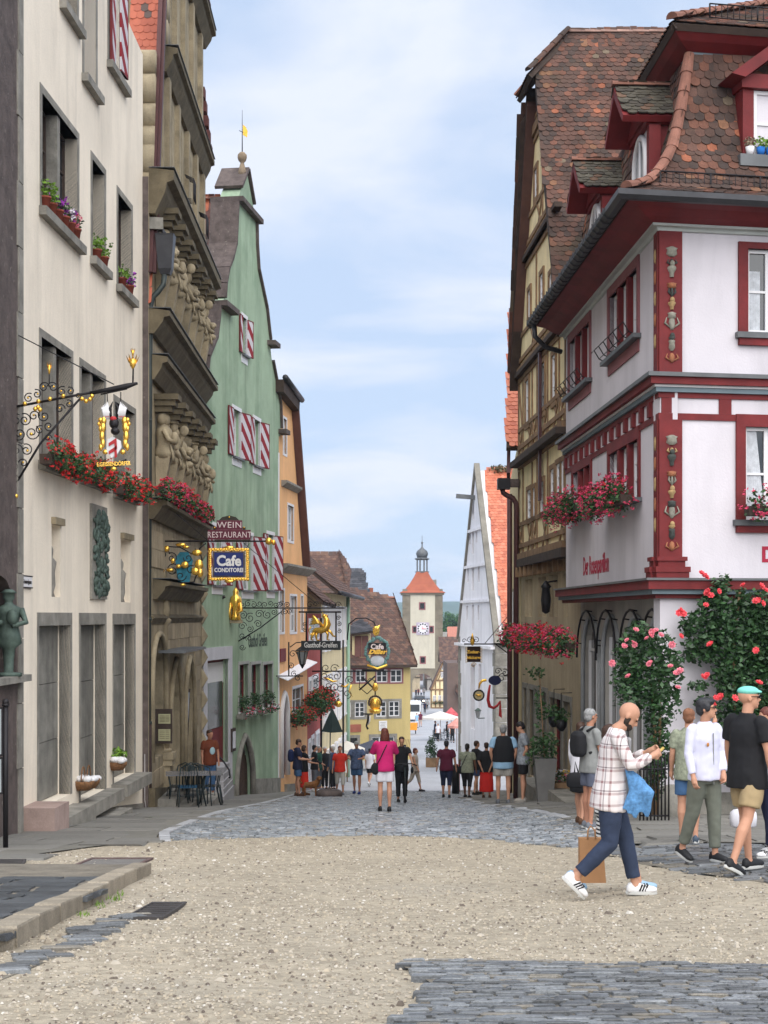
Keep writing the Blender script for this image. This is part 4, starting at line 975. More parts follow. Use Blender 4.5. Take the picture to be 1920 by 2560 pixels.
dr = [F.uz(515, 1652), F.uz(570, 1652)]; _, zb = F.uz(515, 1990); hol.append(rect(dr[0][0], dr[1][0], zb, dr[0][1])); u0, zt = F.uz(588, 1838); u1 = F.U(630); _, zb2 = F.uz(630, 2000)
ar = arch(u0, u1, zb2, zt - .1, 8, .3); hol.append(ar)
wall(F, h3, M['green'], O, hol, rev=.22, back=.62)
backing(F, h3, M['green'], F.g(F.L) - 1, 5.2, d=-.7)
# parapet coping along the gable
def coping(pts, name='coping'):
 for (a, b_) in zip(pts, pts[1:]):
  ua, za = F.uz(*a); ub, zb_ = F.uz(*b_); v = Vector((ub - ua, zb_ - za)); n = Vector((-v.y, v.x)).normalized()*.1
  if (Vector((ua, za)) + n - Vector((F.U(618), 6))).length < (Vector((ua, za)) - n - Vector((F.U(618), 6))).length: n = -n
  b = MB(); F.poly(b, [(ua, za), (ub, zb_), (ub + n.x, zb_ + n.y), (ua + n.x, za + n.y)], -.85, .09); b.build(name, M['dstone'], h3)
coping([(508, 960)] + Lg[1:7]); coping(Lg[7:14]); coping([(601, 470), (618, 425)]); coping([(618, 425), (633, 512)]); coping(Rg[2:9]); coping(Rg[9:13])
for (pa, pb, t_, pr) in ((548, 578, 752, .28), (595, 652, 492, .2), (668, 681, 850, .3), (696, 706, 1072, .3)):
 ua, za = F.uz(pa, t_); F.pbox(h3, 'ledge_stone', M['dstone'], ua - (.1 if pa < 600 else -.0), F.U(pb) if pa != 595 else F.U(645), za - .16, za, -.9, pr)
u, z = F.uz(613, 434); c = F.p(u, z, -.1)
b = MB(); b.lathe(c + Vector((0, 0, -.1)), [(.15, 0), (.13, .2), (.12, .22), (.07, .42), (.06, .46), (.12, .52), (.155, .62), (.15, .72), (.08, .8), (.02, .82)], 12); b.build('stone_ball_finial', mat('tan_stone', (.25, .19, .13), var=.25, scale=5), h3)
b = MB(); z0 = 1.2; b.tube([c + Vector((0, 0, .7)), c + Vector((0, 0, 2.1))], [.02, .006], 6); b.tube([c + Vector((-.1, 0, 1.42)), c + Vector((.03, 0, 1.36))], .012, 5); b.build('vane_pole', M['iron'], h3)
b = MB(); b.prism([c + Vector(q) for q in ((.02, 0, 1.28), (.16, 0, 1.2), (.18, 0, 1.4), (.12, 0, 1.54), (.02, 0, 1.62))], (0, .02, 0)); b.build('weather_vane', M['gold'], h3)
# roof behind the gable
rz = 13.6; cY = F.p(F.U(612), 0, 0).y; X0 = F.p(F.U(612), 0, -.8).x
for sgn in (-1, 1):
 O_ = Vector((X0, cY + sgn*5.3, 5.4)); tiled(h3, 'roof_tiles', M['tile_l'], O_, (-1, .0, 0), (0, -sgn*5.3, rz - 5.4), [(0, 0), (8, 0), (8, 9.7), (0, 9.7)], w=.19, e=.3 if sgn < 0 else .4, nparts=120 if sgn < 0 else 0, deck=M['dtimber'])
ridge(h3, [(X0, cY, rz + .1), (X0 - 8, cY, rz + .1)], M['hiptile'], .12, .4)
for (u0, u1, z0, z1, k) in wn:
 if k == 's':
  surround(F, h3, M['wood_w'], u0, u1, z0, z1, .12, .02, .28, dep=.06); window(F, h3, u0, u1, z0, z1, d=-.2, cols=2, rows=3, gm=M['glass_b'])
  w = (u1 - u0)*.62; shutter(F, h3, u0 - .05, z0, z1, w, -1, .02, m_str2); shutter(F, h3, u1 + .05, z0, z1, w, 1, .25)
  F.pbox(h3, 'window_sill', M['lead'], u0 - .1, u1 + .1, z0 - .06, z0, -.1, .12)
 else:
  surround(F, h3, mat('grey_frame_stone', (.36, .36, .34), var=.12), u0, u1, z0, z1, .1, .03, 0, dep=.1); window(F, h3, u0, u1, z0, z1, d=-.2, cols=1, rows=3, fm=M['ox'], gm=M['glass'])
(ua, zt_), (ub, _) = dr
surround(F, h3, mat('white_door_plaster', (.55, .54, .58), var=.08, streak=.15), ua, ub, zb, zt_, .38, .05, 0, 'door_surround', dep=.1)
dd = MB(); F.box(dd, ua, ub, zb, zt_, -.205, -.16); d_ = dd.build('door', M['ox'], h3); F.pbox(d_, 'pane', M['glass_d'], ua + .3, ub - .15, zb + 1.9, zt_ - .7, -.165, -.14)
F.pbox(h3, 'door_transom', M['wood_w'], ua, ub, zt_ - .75, zt_ - .1, -.158, -.15)
b = MB(); pts = [F.p(u, z, .04) for u, z in ar]; b.tube(pts, .1, 6); b.build('arch_moulding', M['stone'], h3)
m_plank = mat('old_door_wood', (.075, .045, .032), var=.35, scale=6, streak=.3, bump=.5, fine=.3)
cu = (ar[0][0] + ar[-1][0])/2; ww = ar[-1][0] - ar[0][0]
for k in range(7):
 ua2 = ar[0][0] + ww*k/7; ub2 = ua2 + ww/7 - .012; t = abs((ua2 + ub2)/2 - cu)/(ww/2); zt2 = ar[0][1] + (zt - .15 - ar[0][1])*(1 - .42*t*t)
 F.pbox(h3, 'door_plank', m_plank, ua2, ub2, ar[0][1], zt2, -.2, -.15 - .01*(k % 2))
foundation(F, h3, M['stone'], .55, .07, F.U(632), None); foundation(F, h3, M['stone'], .4, .05, 0, F.U(586))
F.pbox(h3, 'corner_strip', M['wood_w'], F.L - .14, F.L - .01, F.g(F.L) + .5, O[-2][1] - .6, -.02, .03)
mid = F.uz(645, 1602); text(h3, 'Gasthof Greifen', mat('faded_black_paint', (.05, .07, .055)), F.p(mid[0], mid[1], .004), (F.t.x, F.t.y, 0), (0, 0, 1), .62, .002, sx=.70, bold=.012)
c = F.p(F.U(576), F.uz(576, 1558)[1], .12)
gs = root('golden_statue', c, 'gilded standing figure on a small bracket on the green wall', 'statue')
b = MB(); q = lambda x, y, z: c + Vector((x, y, z))
b.lathe(q(.05, 0, .1), [(.17, 0), (.15, .12), (.12, .3), (.16, .42), (.2, .6), (.17, .72), (.1, .78), (.09, .82), (.1, .9), (.03, 1.02)], 9); b.tube([q(-.1, -.1, .65), q(-.14, -.15, .3), q(-.1, -.1, .12)], [.05, .06, .04], 6); b.tube([q(.2, -.1, .65), q(.24, -.12, .4), q(.1, -.18, .3)], [.05, .06, .04], 6); b.build('figure', M['gold'], gs)
b = MB(); b.box(q(-.12, -.1, 0), q(.26, .12, .1)); b.build('bracket', M['sand'], gs)
for a, b_, py, lb in ((596, 622, 1797, 'small flower box with dark green shrub under first ground window of the green inn'), (626, 652, 1789, 'flower box with green shrub and pink blossom under middle ground window of green inn'), (656, 684, 1782, 'flower box with bushy green shrub under the right ground window of green inn')):
 u0, z = F.uz(a, py, .1); t = flowerbox(F, u0, F.U(b_, .1), z - .02, .14, lb, [(M['fl_white'], 3), (M['fl_pink'], 3)], 'flower boxes on the green inn', h=.12, n=25, spread=.15, s=.04, boxm=M['stone'])
 b = MB(); leafclump(b, F.p(u0 + .55, z + .5, .12), (.35, .38, .28), 260, .05, random.Random(a)); b.build('shrub', M['leaf_d'], t)
lamp = root('wall_spotlight', F.p(F.U(537), 0.2, .2), 'black spotlight on a curved arm on the green wall left of the gilded statue', 'spotlight')
b = MB(); b.tube([P(533, 1478, 46), P(533, 1505, 46)], .02, 5); b.tube([P(533, 1481, 46), P(545, 1484, 46), P(555, 1494, 46), P(557, 1497, 46)], .02, 5); b.build('arm', M['iron'], lamp); b = MB(); b.tube([P(536, 1505, 45.9), P(562, 1491, 45.8)], .05, 8); b.build('lamp_head', M['iron'], lamp)
sc = root('showcase', F.p(F.U(578), 0, .06), 'small dark glass showcase beside the arched door', 'showcase'); b = MB()
u0, z0 = F.uz(573, 1880); F.box(b, u0, F.U(583), z0 - 0, F.uz(573, 1822)[1], .01, .09); b.build('case', M['dtimber'], sc); F.pbox(sc, 'pane', M['glass'], u0 + .06, F.U(583) - .06, z0 + .1, F.uz(573, 1822)[1] - .1, .085, .1)

# ---------- orange house
F = FL4; h4 = house(F, 'orange_house', 'narrow tall orange house with brown gable edge beside the green inn')
UZ = F.uz
Lz = lambda px, py: UZ(px, py)
outer = [(0, F.g(0) - .8), (0, UZ(697, 950)[1]), UZ(727, 1000), UZ(757, 1425), (UZ(768, 1428)[0], UZ(768, 1428)[1]), (F.L, F.g(F.L) - .8)]
hol = []; wn = []
def w4(px0, px1, pyt, pyb, c=2):
 u0, zt = UZ(px0, pyt); _, zb = UZ(px0, pyb); hol.append(rect(u0, UZ(px1, 0)[0], zb, zt)); wn.append((u0, UZ(px1, 0)[0], zb, zt, c))
w4(708, 716, 1045, 1132); w4(719, 733, 1262, 1350); w4(699, 710, 1475, 1580); w4(725, 741, 1490, 1580); w4(752, 757, 1490, 1575, 1); w4(731, 757, 1722, 1785, 3)
u0, zt = UZ(701, 1735); ub = UZ(712, 0)[0]; ar4 = arch(u0, ub + .3, UZ(701, 1945)[1], zt, 8, .4); hol.append(ar4)
wall(F, h4, M['orange'], outer, hol, rev=.14, back=.5); backing(F, h4, M['orange'], F.g(F.L) - 1, 2, d=-.52)
for (a, b_, c, d_, k) in wn: surround(F, h4, M['wood_w'], a, b_, c, d_, .09, .02, .09); window(F, h4, a, b_, c, d_, d=-.12, cols=2 if k > 1 else 1, rows=2, gm=M['glass_b'] if k < 3 else M['glass'])
b = MB(); b.tube([F.p(u, z, .03) for u, z in ar4], .12, 6); b.build('arch_moulding', M['wood_w'], h4); F.ppoly(h4, 'door', M['ox'], ar4, -.139, -.1)
for (pa, ya, pb, p_, hh, tt) in ((697, 1408, 769, .35, .32, 'c'), (703, 1200, 742, .22, .22, 'c')):
 ua, za = UZ(pa, ya); b = MB(); ub = UZ(pb, 0)[0]; b.prism([F.p(ua, za, 0), F.p(ua, za, p_), F.p(ua, za - .08, p_), F.p(ua, za - hh, .05), F.p(ua, za - hh, 0)], F.p(ub, 0, 0) - F.p(ua, 0, 0)); b.build('cornice', M['stone'], h4)
# roof verge: brown boards in front of the gable edge, gutter at the clipped top
a, c = UZ(727, 1003), UZ(759, 1425)
b = MB(); F.poly(b, [(a[0], a[1]), (a[0] + .12, a[1] + .1), (c[0] + .12, c[1] + .1), (c[0], c[1])], -.4, .28); b.build('verge_board', mat('brown_verge', (.13, .065, .055), var=.15, scale=2), h4)
b = MB(); b.hexa([F.p(a[0] + .12, a[1], .28), F.p(c[0] + .14, c[1], .28), F.p(c[0] + .14, c[1], -8), F.p(a[0] + .12, a[1], -8), F.p(a[0] + .12, a[1] + .15, .28), F.p(c[0] + .14, c[1] + .15, .28), F.p(c[0] + .14, c[1] + .15, -8), F.p(a[0] + .12, a[1] + .15, -8)]); b.build('roof_slope', M['dtimber'], h4)
b = MB(); b.tube([F.p(-.6, a[1] + .42, .35), F.p(a[0] + .45, a[1] + .1, .35)], .11, 8); b.build('gutter', M['zinc'], h4)
b = MB(); F.poly(b, [(-.6, a[1] + .35), (a[0] + .3, a[1] + .05), (a[0] + .2, a[1] - .35), (-.6, a[1] - .1)], 0, .3); b.build('soffit', M['dtimber'], h4)
b = MB(); ua, za = UZ(690, 1693, .5); b.hexa([F.p(-.3, za - .1, 0), F.p(F.L + .1, za + .32, 0), F.p(F.L + .1, za + .2, .4), F.p(-.3, za - .25, .4), F.p(-.3, za - .07, 0), F.p(F.L + .1, za + .35, 0), F.p(F.L + .1, za + .23, .4), F.p(-.3, za - .22, .4)]); b.build('awning', M['gwhite'], h4)
foundation(F, h4, M['stone'], .3, .1, 1.1)
F.pbox(h4, 'shutter', M['ox'], .1, F.U(712), UZ(700, 1655)[1], UZ(700, 1622)[1], 0, .05)
u0, z = UZ(730, 1800, .2); flowerbox(F, u0, UZ(765, 0, .2)[0], z - .1, .28, 'red and green geranium box under the grey shuttered window of the orange house', [(M['fl_red'], 20)], 'red geraniums down the street', h=.36, n=110, spread=.4, s=.06, drop=.1)
# ---------- red house, pale house with ribbed front
F = FL5; h5 = house(F, 'red_house', 'narrow dark red house between the orange and the pale yellow houses')
ztop = F.uz(785, 1540)[1] + .1
wall(F, h5, M['red'], [(0, F.g(0) - 1), (0, ztop), (F.L, ztop), (F.L, F.g(F.L) - 1)], [], back=.5); backing(F, h5, M['red'], F.g(F.L) - 1, ztop - .1)
for (a, b_, c, d_) in ((771, 777, 1700, 1780), (780, 794, 1695, 1780), (770, 775, 1855, 1960), (778, 784, 1845, 1960), (788, 797, 1835, 1940), (772, 796, 1552, 1600)):
 u0, zt = F.uz(a, c); _, zb = F.uz(a, d_); u1 = F.U(b_); surround(F, h5, M['wood_w'], u0, u1, zb, zt, .1, .03, .1); window(F, h5, u0, u1, zb, zt, d=.0, cols=2 if b_ - a > 9 else 1, rows=3, gm=M['glass_b'])
u0, z = F.uz(772, 1765, .25); flowerbox(F, u0, F.U(803, .25), z - .1, .35, 'large red geranium box high on the dark red house', [(M['fl_red'], 30)], 'red geraniums down the street', h=.5, n=170, spread=.55, s=.07, drop=.1)
F = FL6; h6 = house(F, 'pale_house', 'pale yellow house with tall ribbed window bays beside the red house')
ztop = F.uz(803, 1480)[1]; wall(F, h6, M['pale'], [(0, F.g(0) - 1), (0, ztop), (F.L, ztop), (F.L, F.g(F.L) - 1)], [], back=.5); backing(F, h6, M['pale'], F.g(F.L) - 1, ztop - .1)
for k in range(7):
 u = F.L*(k + .3)/7; 
 for za, zb in ((ztop - 2.6, ztop - .7), (ztop - 6.2, ztop - 3.9), (ztop - 9.3, ztop - 7.4)):
  surround(F, h6, M['gwhite'], u, u + .85, za, zb, .12, .12, .1); window(F, h6, u, u + .85, za, zb, d=.0, cols=2, rows=2, gm=M['glass_b'])
cx = P(863, 1540, 79)
g6 = root('drainpipe', (cx.x, cx.y, G(cx.x, cx.y)), 'pale green downpipe at the far corner of the pale yellow house', 'drainpipe'); b = MB(); b.tube([(cx.x + .15, cx.y, G(cx.x, cx.y)), (cx.x + .15, cx.y, P(863, 1490, 79).z)], .1, 8); b.build('pipe', mat('mint_pipe', (.3, .45, .33), var=.1), g6)
def simple_roof(par, pts, m, w, e, nparts, name='roof_tiles', deck=None, t=.02):
 """tiled plane through three corner points (eave start, eave end, ridge start) with polygon in the plane"""
 A, B, C = Vector(pts[0]), Vector(pts[1]), Vector(pts[2]); U = (B - A).normalized(); V = (C - A) - U*(C - A).dot(U); V.normalize()
 pl = [((Vector(q) - A).dot(U), (Vector(q) - A).dot(V)) for q in pts]
 tiled(par, name, m, A, U, V, pl, w=w, e=e, t=t, nparts=nparts, deck=deck or M['dtimber'])
# roofs of red and pale houses, sloping to the street
A = FL5.p(-.2, FL5.uz(785, 1540)[1] + .05, .7); B = FL6.p(FL6.L + .3, FL6.uz(803, 1490)[1] + .25, .8)
A5, B5 = FL5.p(-.2, ztop + 1.0, .6), FL5.p(FL5.L + .1, ztop + .7, .6)
simple_roof(h5, [FL5.p(-.1, .55, .7), FL5.p(FL5.L, .45, .7), FL5.p(FL5.L, 4.6, -4), FL5.p(-.1, 4.7, -4)], M['tile_far'], .22, .25, 60)
simple_roof(h6, [FL6.p(-.1, ztop, .8), FL6.p(FL6.L + .3, ztop - .1, .8), FL6.p(FL6.L - 1.5, ztop + 4.2, -4.5), FL6.p(-.1, ztop + 4.3, -4.5)], M['tile_far'], .24, .28, 100)
b = MB(); b.tube([FL6.p(-.2, ztop - .03, .88), FL6.p(FL6.L + .4, ztop - .13, .88)], .1, 6); b.build('gutter', M['zinc'], h6)
# hipped brown roof house behind, slate roof house behind that
def block(name, label, px0, px1, pyb, Y, dep, m, cat='house'):
 a, c = P(px0, pyb, Y), P(px1, pyb, Y); t = root(name, ((a.x + c.x)/2, Y, G((a.x + c.x)/2, Y)), label, cat)
 b = MB(); b.box((a.x, Y, G(0, Y) - 3), (c.x, Y + dep, a.z)); b.build('wall', m, t); return t
h8 = block('roofed_house', 'old house showing only its brown hipped roof above the pale house', 740, 868, 1482, 92, 8, M['pale'])
simple_roof(h8, [P(735, 1484, 91.5), P(871, 1484, 91.5), P(873, 1425, 93.6), P(850, 1384, 95), P(735, 1384, 95)], M['tile_far'], .26, .26, 100)
simple_roof(h8, [P(869, 1484, 91.6), P(878, 1426, 98.5), P(850, 1384, 95), P(872, 1425, 93.6)], M['tile_far'], .26, .3, 0)
h9 = block('slate_roofed_house', 'house with steep dark slate roof between brown roofs', 858, 924, 1497, 120, 8, M['grey'])
simple_roof(h9, [P(855, 1500, 119.6), P(926, 1500, 119.6), P(908, 1426, 124), P(855, 1426, 124)], M['slate'], .34, .36, 100)
b = MB(); b.box(P(921, 1500, 123), P(933, 1470, 124)); tag(b.build('chimney', mat('brick_red', (.35, .12, .08), var=.2, scale=2)), 'small orange brick chimney right of the dark slate roof', 'chimney')
# ---------- yellow house facing up the street
FY = Fa(860, 103, 1026, 105, (0, -1)); F = FY
hy = house(F, 'yellow_house', 'yellow plastered house with white sash windows and big brown roof across the street bend')
zt = F.uz(950, 1662)[1]; hol = []; wn = []
for (a, b_, c, d_) in ((868, 882, 1674, 1706), (889, 914, 1674, 1706), (941, 969, 1674, 1706), (976, 1005, 1674, 1706), (866, 878, 1756, 1793), (887, 912, 1756, 1793), (940, 966, 1754, 1792), (972, 999, 1753, 1791)):
 u0, zz = F.uz(a, c); hol.append(rect(u0, F.U(b_), F.uz(a, d_)[1], zz)); wn.append((u0, F.U(b_), F.uz(a, d_)[1], zz))
gd = [rect(F.U(870), F.U(893), F.g(1) - .3, F.uz(880, 1845)[1]), rect(F.U(929), F.U(986), F.uz(930, 1875)[1], F.uz(930, 1843)[1])]
wall(F, hy, M['yellow'], [(0, F.g(0) - 1), (0, zt), (F.L, zt), (F.L, F.g(F.L) - 1)], hol + gd, rev=.12, back=.5)
b = MB(); F.box(b, 0, F.L - .3, F.g(1) - 2, zt - .1, -9, -.5); F.box(b, F.L - .31, F.L, F.g(1) - 2, zt - .1, -9, -.5); b.build('side_wall', M['yellow'], hy)
for i, (a, b_, c, d_) in enumerate(wn):
 surround(F, hy, M['ox_l'] if i < 4 else M['stone'], a, b_, c, d_, .1 if i < 4 else .16, .03); window(F, hy, a, b_, c, d_, d=-.08, cols=2, rows=3 if i > 3 else 2, fw=.07, bw=.04)
surround(F, hy, M['stone'], gd[1][0][0], gd[1][2][0], gd[1][0][1], gd[1][1][1], .2, .04); window(F, hy, gd[1][0][0], gd[1][2][0], gd[1][0][1], gd[1][1][1], d=-.08, cols=3, rows=1)
surround(F, hy, M['stone'], gd[0][0][0], gd[0][2][0], gd[0][0][1], gd[0][1][1], .2, .04, 0); F.pbox(hy, 'door', M['glass_d'], gd[0][0][0], gd[0][2][0], gd[0][0][1], gd[0][1][1], -.115, -.08)
zr = P(930, 1497, 109).z; E0 = F.p(-1, zt - .05, .45); E1 = F.p(F.L + .35, zt - .05, .45); R1_ = P(986, 1497, 109.6)
simple_roof(hy, [E0, E1, R1_, Vector((E0.x, 109.6, zr))], M['tile_far'], .26, .24, 300)
simple_roof(hy, [E1, E1 + Vector((-.3, 9, 0)), R1_ + Vector((0, 1, 0)), R1_], M['tile_far'], .26, .3, 0)
ridge(hy, [(E0.x, 109.6, zr + .05), R1_ + Vector((0, 0, .05))], M['hiptile'], .14, .5)
b = MB(); b.bar(F.p(-.5, zt - .1, .45), F.p(F.L + .3, zt - .1, .45), .16, .2); b.build('eave_board', M['dtimber'], hy)
# dormer with brown shutters
b = MB(); Yd = 103.6; b.box(P(886, 1655, Yd), P(886, 1655, Yd)); 
a, c = P(884, 1655, Yd), P(926, 1585, Yd); b = MB(); b.box((a.x - .1, Yd, a.z - .2), (c.x, Yd + 4, c.z)); dm = b.build('dormer', M['pale'], hy)
m_brs = mat('brown_shutter', (.17, .08, .07), var=.2)
for x0, x1 in ((887, 904), (905, 921)):
 p, q = P(x0, 1642, Yd), P(x1, 1590, Yd); b = MB(); b.box((p.x, Yd - .06, p.z), (q.x, Yd - .01, q.z)); b.build('shutter', m_brs, dm)
b = MB(); p, q = P(882, 1656, Yd), P(930, 1644, Yd); b.box((p.x, Yd - .1, p.z), (q.x, Yd, q.z)); b.build('apron_board', m_brs, dm)
simple_roof(hy, [P(872, 1586, 103), P(936, 1578, 103), P(920, 1562, 105), P(898, 1552, 107), P(878, 1568, 105)], M['slate'], .28, .25, 0)
# sign boards on the yellow house
s1 = root('red_signboard', F.p(F.U(885), F.uz(885, 1825)[1], .05), 'plain brick red signboard on the yellow house above its dark door', 'sign'); F.pbox(s1, 'board', mat('brick_red', None), F.U(869), F.U(902), F.uz(885, 1830)[1], F.uz(885, 1811)[1], .01, .07)
s2 = root('white_notice', F.p(F.U(957), F.uz(957, 1828)[1], .05), 'white lettered notice panel on the yellow house wall', 'sign'); F.pbox(s2, 'board', M['wood_w'], F.U(947), F.U(967), F.uz(957, 1827)[1], F.uz(957, 1802)[1], .01, .05)
for k in range(6): z = F.uz(957, 1806 + 3.6*k)[1]; F.pbox(s2, 'print_line', M['stone'], F.U(950 + (k % 2)*2), F.U(964 - (k % 3)), z - .025, z, .052, .056)
# ================================================================ RIGHT SIDE
FA = Fa(1650, 25, 1415, 34.8, (-1, 0)); FB = Fa(1650, 25, 2648, 26.32, (0, -1)); FR2 = Fa(1415, 34.9, 1298, 43, (-1, 0))
hr = root('corner_house', FA.p(0, G(4.66, 25), 0) + Vector((3, 4, 0)), 'white and oxblood corner house with mansard roof, carved corner post and roses', 'house')
# upper storeys
holA = []; wA = []
def wr(px0, px1, pyt, pyb, k):
 u0, zt = FA.uz(px1, pyt); u1, _ = FA.uz(px0, 0); _, zb = FA.uz(px1, pyb); holA.append(rect(u0, u1, zb, zt)); wA.append((u0, u1, zb, zt, k))
wr(1525, 1596, 665, 838, 0); wr(1425, 1476, 802, 948, 0); wr(1525, 1598, 1096, 1245, 1); wr(1434, 1478, 1160, 1268, 1)
zlo, ztop = .52, 6.75
wall(FA, hr, M['white'], [(0, zlo), (0, ztop), (FA.L, ztop), (FA.L, zlo)], holA, rev=.2, back=.3)
holB = []; wB = []
for (a, b_, c, d_) in ((1868, 1975, 622, 832), (1862, 1975, 1067, 1300)):
 u0, zt = FB.uz(a, c); _, zb = FB.uz(a, d_); holB.append(rect(u0, FB.U(b_), zb, zt)); wB.append((u0, FB.U(b_), zb, zt))
wall(FB, hr, M['white'], [(0, -4), (0, ztop), (FB.L, ztop), (FB.L, -4)], holB, rev=.14, back=.3)
for (u0, u1, zb, zt, k) in wA:
 w = (u1 - u0); b = MB(); t = .14
 FA.box(b, u0 - t, u1 + t, zt, zt + .2, -.1, .04); FA.box(b, u0 - t, u0, zb, zt, -.1, .04); FA.box(b, u1, u1 + t, zb, zt, -.1, .04)
 b.build('window_surround', M['ox_l'] if not k else M['ox'], hr)
 for i in range(3):
  a = u0 + w*i/3; c = u0 + w*(i + 1)/3
  if i: FA.pbox(hr, 'window_post', M['ox'], a - .07, a + .07, zb, zt - .002, -.19, .03)
  window(FA, hr, a + (.07 if i else 0), c - (.07 if i < 2 else 0), zb, zt, d=-.13, cols=1, rows=3, fw=.07, gm=M['glass_b'])
 FA.pbox(hr, 'window_sill', M['lead'], u0 - .25, u1 + .25, zb - .08, zb - .002, -.1, .16)
 if not k:
  FA.pbox(hr, 'sill_apron', M['ox_l'], u0 - .1, u1 + .1, zb - .3, zb - .085, -.05, .03)
  b = MB(); 
  for dz, dd in ((.05, .2), (.22, .3)): b.tube([FA.p(u0 - .1, zb + dz, dd), FA.p(u1 + .1, zb + dz, dd)], .012, 4)
  for i in range(7): u = u0 - .1 + (w + .2)*i/6; b.tube([FA.p(u, zb, .1), FA.p(u, zb + .05, .2), FA.p(u, zb + .22, .3), FA.p(u, zb + .16, .36)], .012, 4)
  b.build('planter_rail', M['iron'], hr)
 else:
  flowerbox(FA, u0 - .3, u1 + .15, zb - .12, .3, 'pink geranium box under the first floor windows nearest the carved post' if u0 < 2 else 'pink geranium box under the first floor windows far from the carved post', [(M['fl_pink'], 26), (M['fl_red'], 3)], 'pink geraniums on the corner house', h=.33, n=120, spread=.3, drop=.12, s=.042)
for i, (u0, u1, zb, zt) in enumerate(wB):
 b = MB(); t = .17; FB.box(b, u0 - t, u1 + t, zt, zt + .11 + .1*i, -.1, .05); FB.box(b, u0 - t, u0, zb, zt, -.1, .05); FB.box(b, u1, u1 + t, zb, zt, -.1, .05); b.build('window_surround', M['ox'], hr)
 w_ = window(FB, hr, u0, u1, zb, zt, d=-.1, cols=2, rows=2, fw=.06, bw=.04)
 # lace curtain behind the glass edge
 cu = MB(); n = 14; lw = (u1 - u0)*(.27 if i == 0 else .42)
 for k in range(n): ua = u0 + .06 + lw*k/n; ub = ua + lw/n; dd = -.088 + .004*(k % 2); cu.add([FB.p(ua, zb + .06, dd), FB.p(ub, zb + .06, -.088 + .004*((k + 1) % 2)), FB.p(ub - (lw*.5*k/n if i else 0), zt - .3*(i == 0) - .06, -.088 + .004*((k + 1) % 2)), FB.p(ua - (lw*.5*k/n if i else 0), zt - .06 - .3*(i == 0), dd)], [(0, 1, 2, 3)])
 cu.build('curtain', mat('lace', (.5, .52, .55), var=.2, scale=10, fine=.2), w_)
 FB.pbox(hr, 'window_sill', M['lead'], u0 - .22, u1 + .2, zb - .1, zb - .002, -.1, .12); FB.pbox(hr, 'sill_apron', M['ox'], u0 - .17, u1 + .2, zb - .22, zb - .102, -.05, .08)
u0, u1, zb, zt = wB[1]
flowerbox(FB, u0 - .1, u1, zb + .05, .3, 'dense pink geranium box on the front window sill at the right picture edge', [(M['fl_pink'], 40)], 'pink geraniums on the corner house', h=.26, n=70, spread=.3, drop=.1)
# bands round the corner: profile swept along left face and front face
CX, CY = FA.A.x, FA.A.y
def band2(prof, m, name, uA=None, uB=None):
 """closed profile of (d, z) swept round the corner with a mitre"""
 uA = FA.L if uA is None else uA; uB = FB.L if uB is None else uB
 c = Vector((CX, CY)); den = 1 + FA.n.dot(FB.n); b = MB(); n = len(prof); r0, r1, r2 = [], [], []
 for d, z in prof:
  r0.append(FA.p(uA, z, d)); mm = (FA.n + FB.n)*(d/den); r1.append(Vector((c.x + mm.x, c.y + mm.y, z))); r2.append(FB.p(uB, z, d))
 b.loft([r0, r1, r2], True, 0, False); return b.build(name, m, hr)
for z0, z1, d, m, nm in ((.30, .37, .10, 'ox', 'cornice'), (.37, .45, .18, 'lead', 'cornice_stripe'), (.45, .6, .26, 'ox', 'cornice'), (.6, .64, .3, 'lead', 'cornice_cover')):
 band2([(-.05, z0), (d, z0), (d, z1 - .001), (-.05, z1 - .001)], mat('blue_grey_paint', (.18, .23, .26), var=.1) if nm == 'cornice_stripe' else M[m], nm)
for z0, z1, d, m, nm in ((3.78, 3.86, .09, 'blue', 'cornice_stripe'), (3.86, 3.9, .12, 'wood_w', 'cornice_stripe'), (3.9, 4.02, .2, 'ox', 'cornice'), (4.02, 4.09, .26, 'lead', 'cornice_cover')):
 band2([(-.05, z0), (d, z0), (d, z1 - .001), (-.05, z1 - .001)], mat('blue_grey_paint', None) if m == 'blue' else M[m], nm)
band2([(-.05, 3.32), (.03, 3.32), (.03, 3.43), (-.05, 3.43)], M['ox'], 'timber_beam'); band2([(-.05, 3.69), (.035, 3.69), (.035, 3.779), (-.05, 3.779)], M['ox'], 'timber_beam')
for k in range(14): u = .55 + k*(FA.L - .8)/13; FA.pbox(hr, 'joist_end', M['ox'], u, u + .17, 3.432, 3.688, -.05, .07)
for u in (.02, 1.05, 2.2, 3.4, 4.6): FB.pbox(hr, 'joist_end', M['ox'], u, u + .22, 3.432, 3.688, -.05, .028)
FB.pbox(hr, 'timber_beam', M['ox'], 0, FB.L, 6.75, 6.85, -.05, .04)
band2([(-.05, 6.5), (.05, 6.5), (.07, 6.56), (.16, 6.56), (.16, 6.6), (-.05, 6.6)], mat('pale_trim', (.45, .47, .45), var=.1), 'cornice_stripe')
band2([(-.05, 6.6), (.16, 6.6), (.32, 6.66), (.5, 6.76), (.68, 6.8), (.74, 6.88), (-.05, 6.9)], M['ox'], 'eaves_soffit')
g_ = [(.70, 6.92), (.70, 6.83), (.76, 6.77), (.85, 6.77), (.92, 6.83), (.92, 6.92)]
band2(g_ + [(.90, 6.92), (.84, 6.8), (.78, 6.8), (.72, 6.92)], M['zinc'], 'gutter', FA.L + .1)
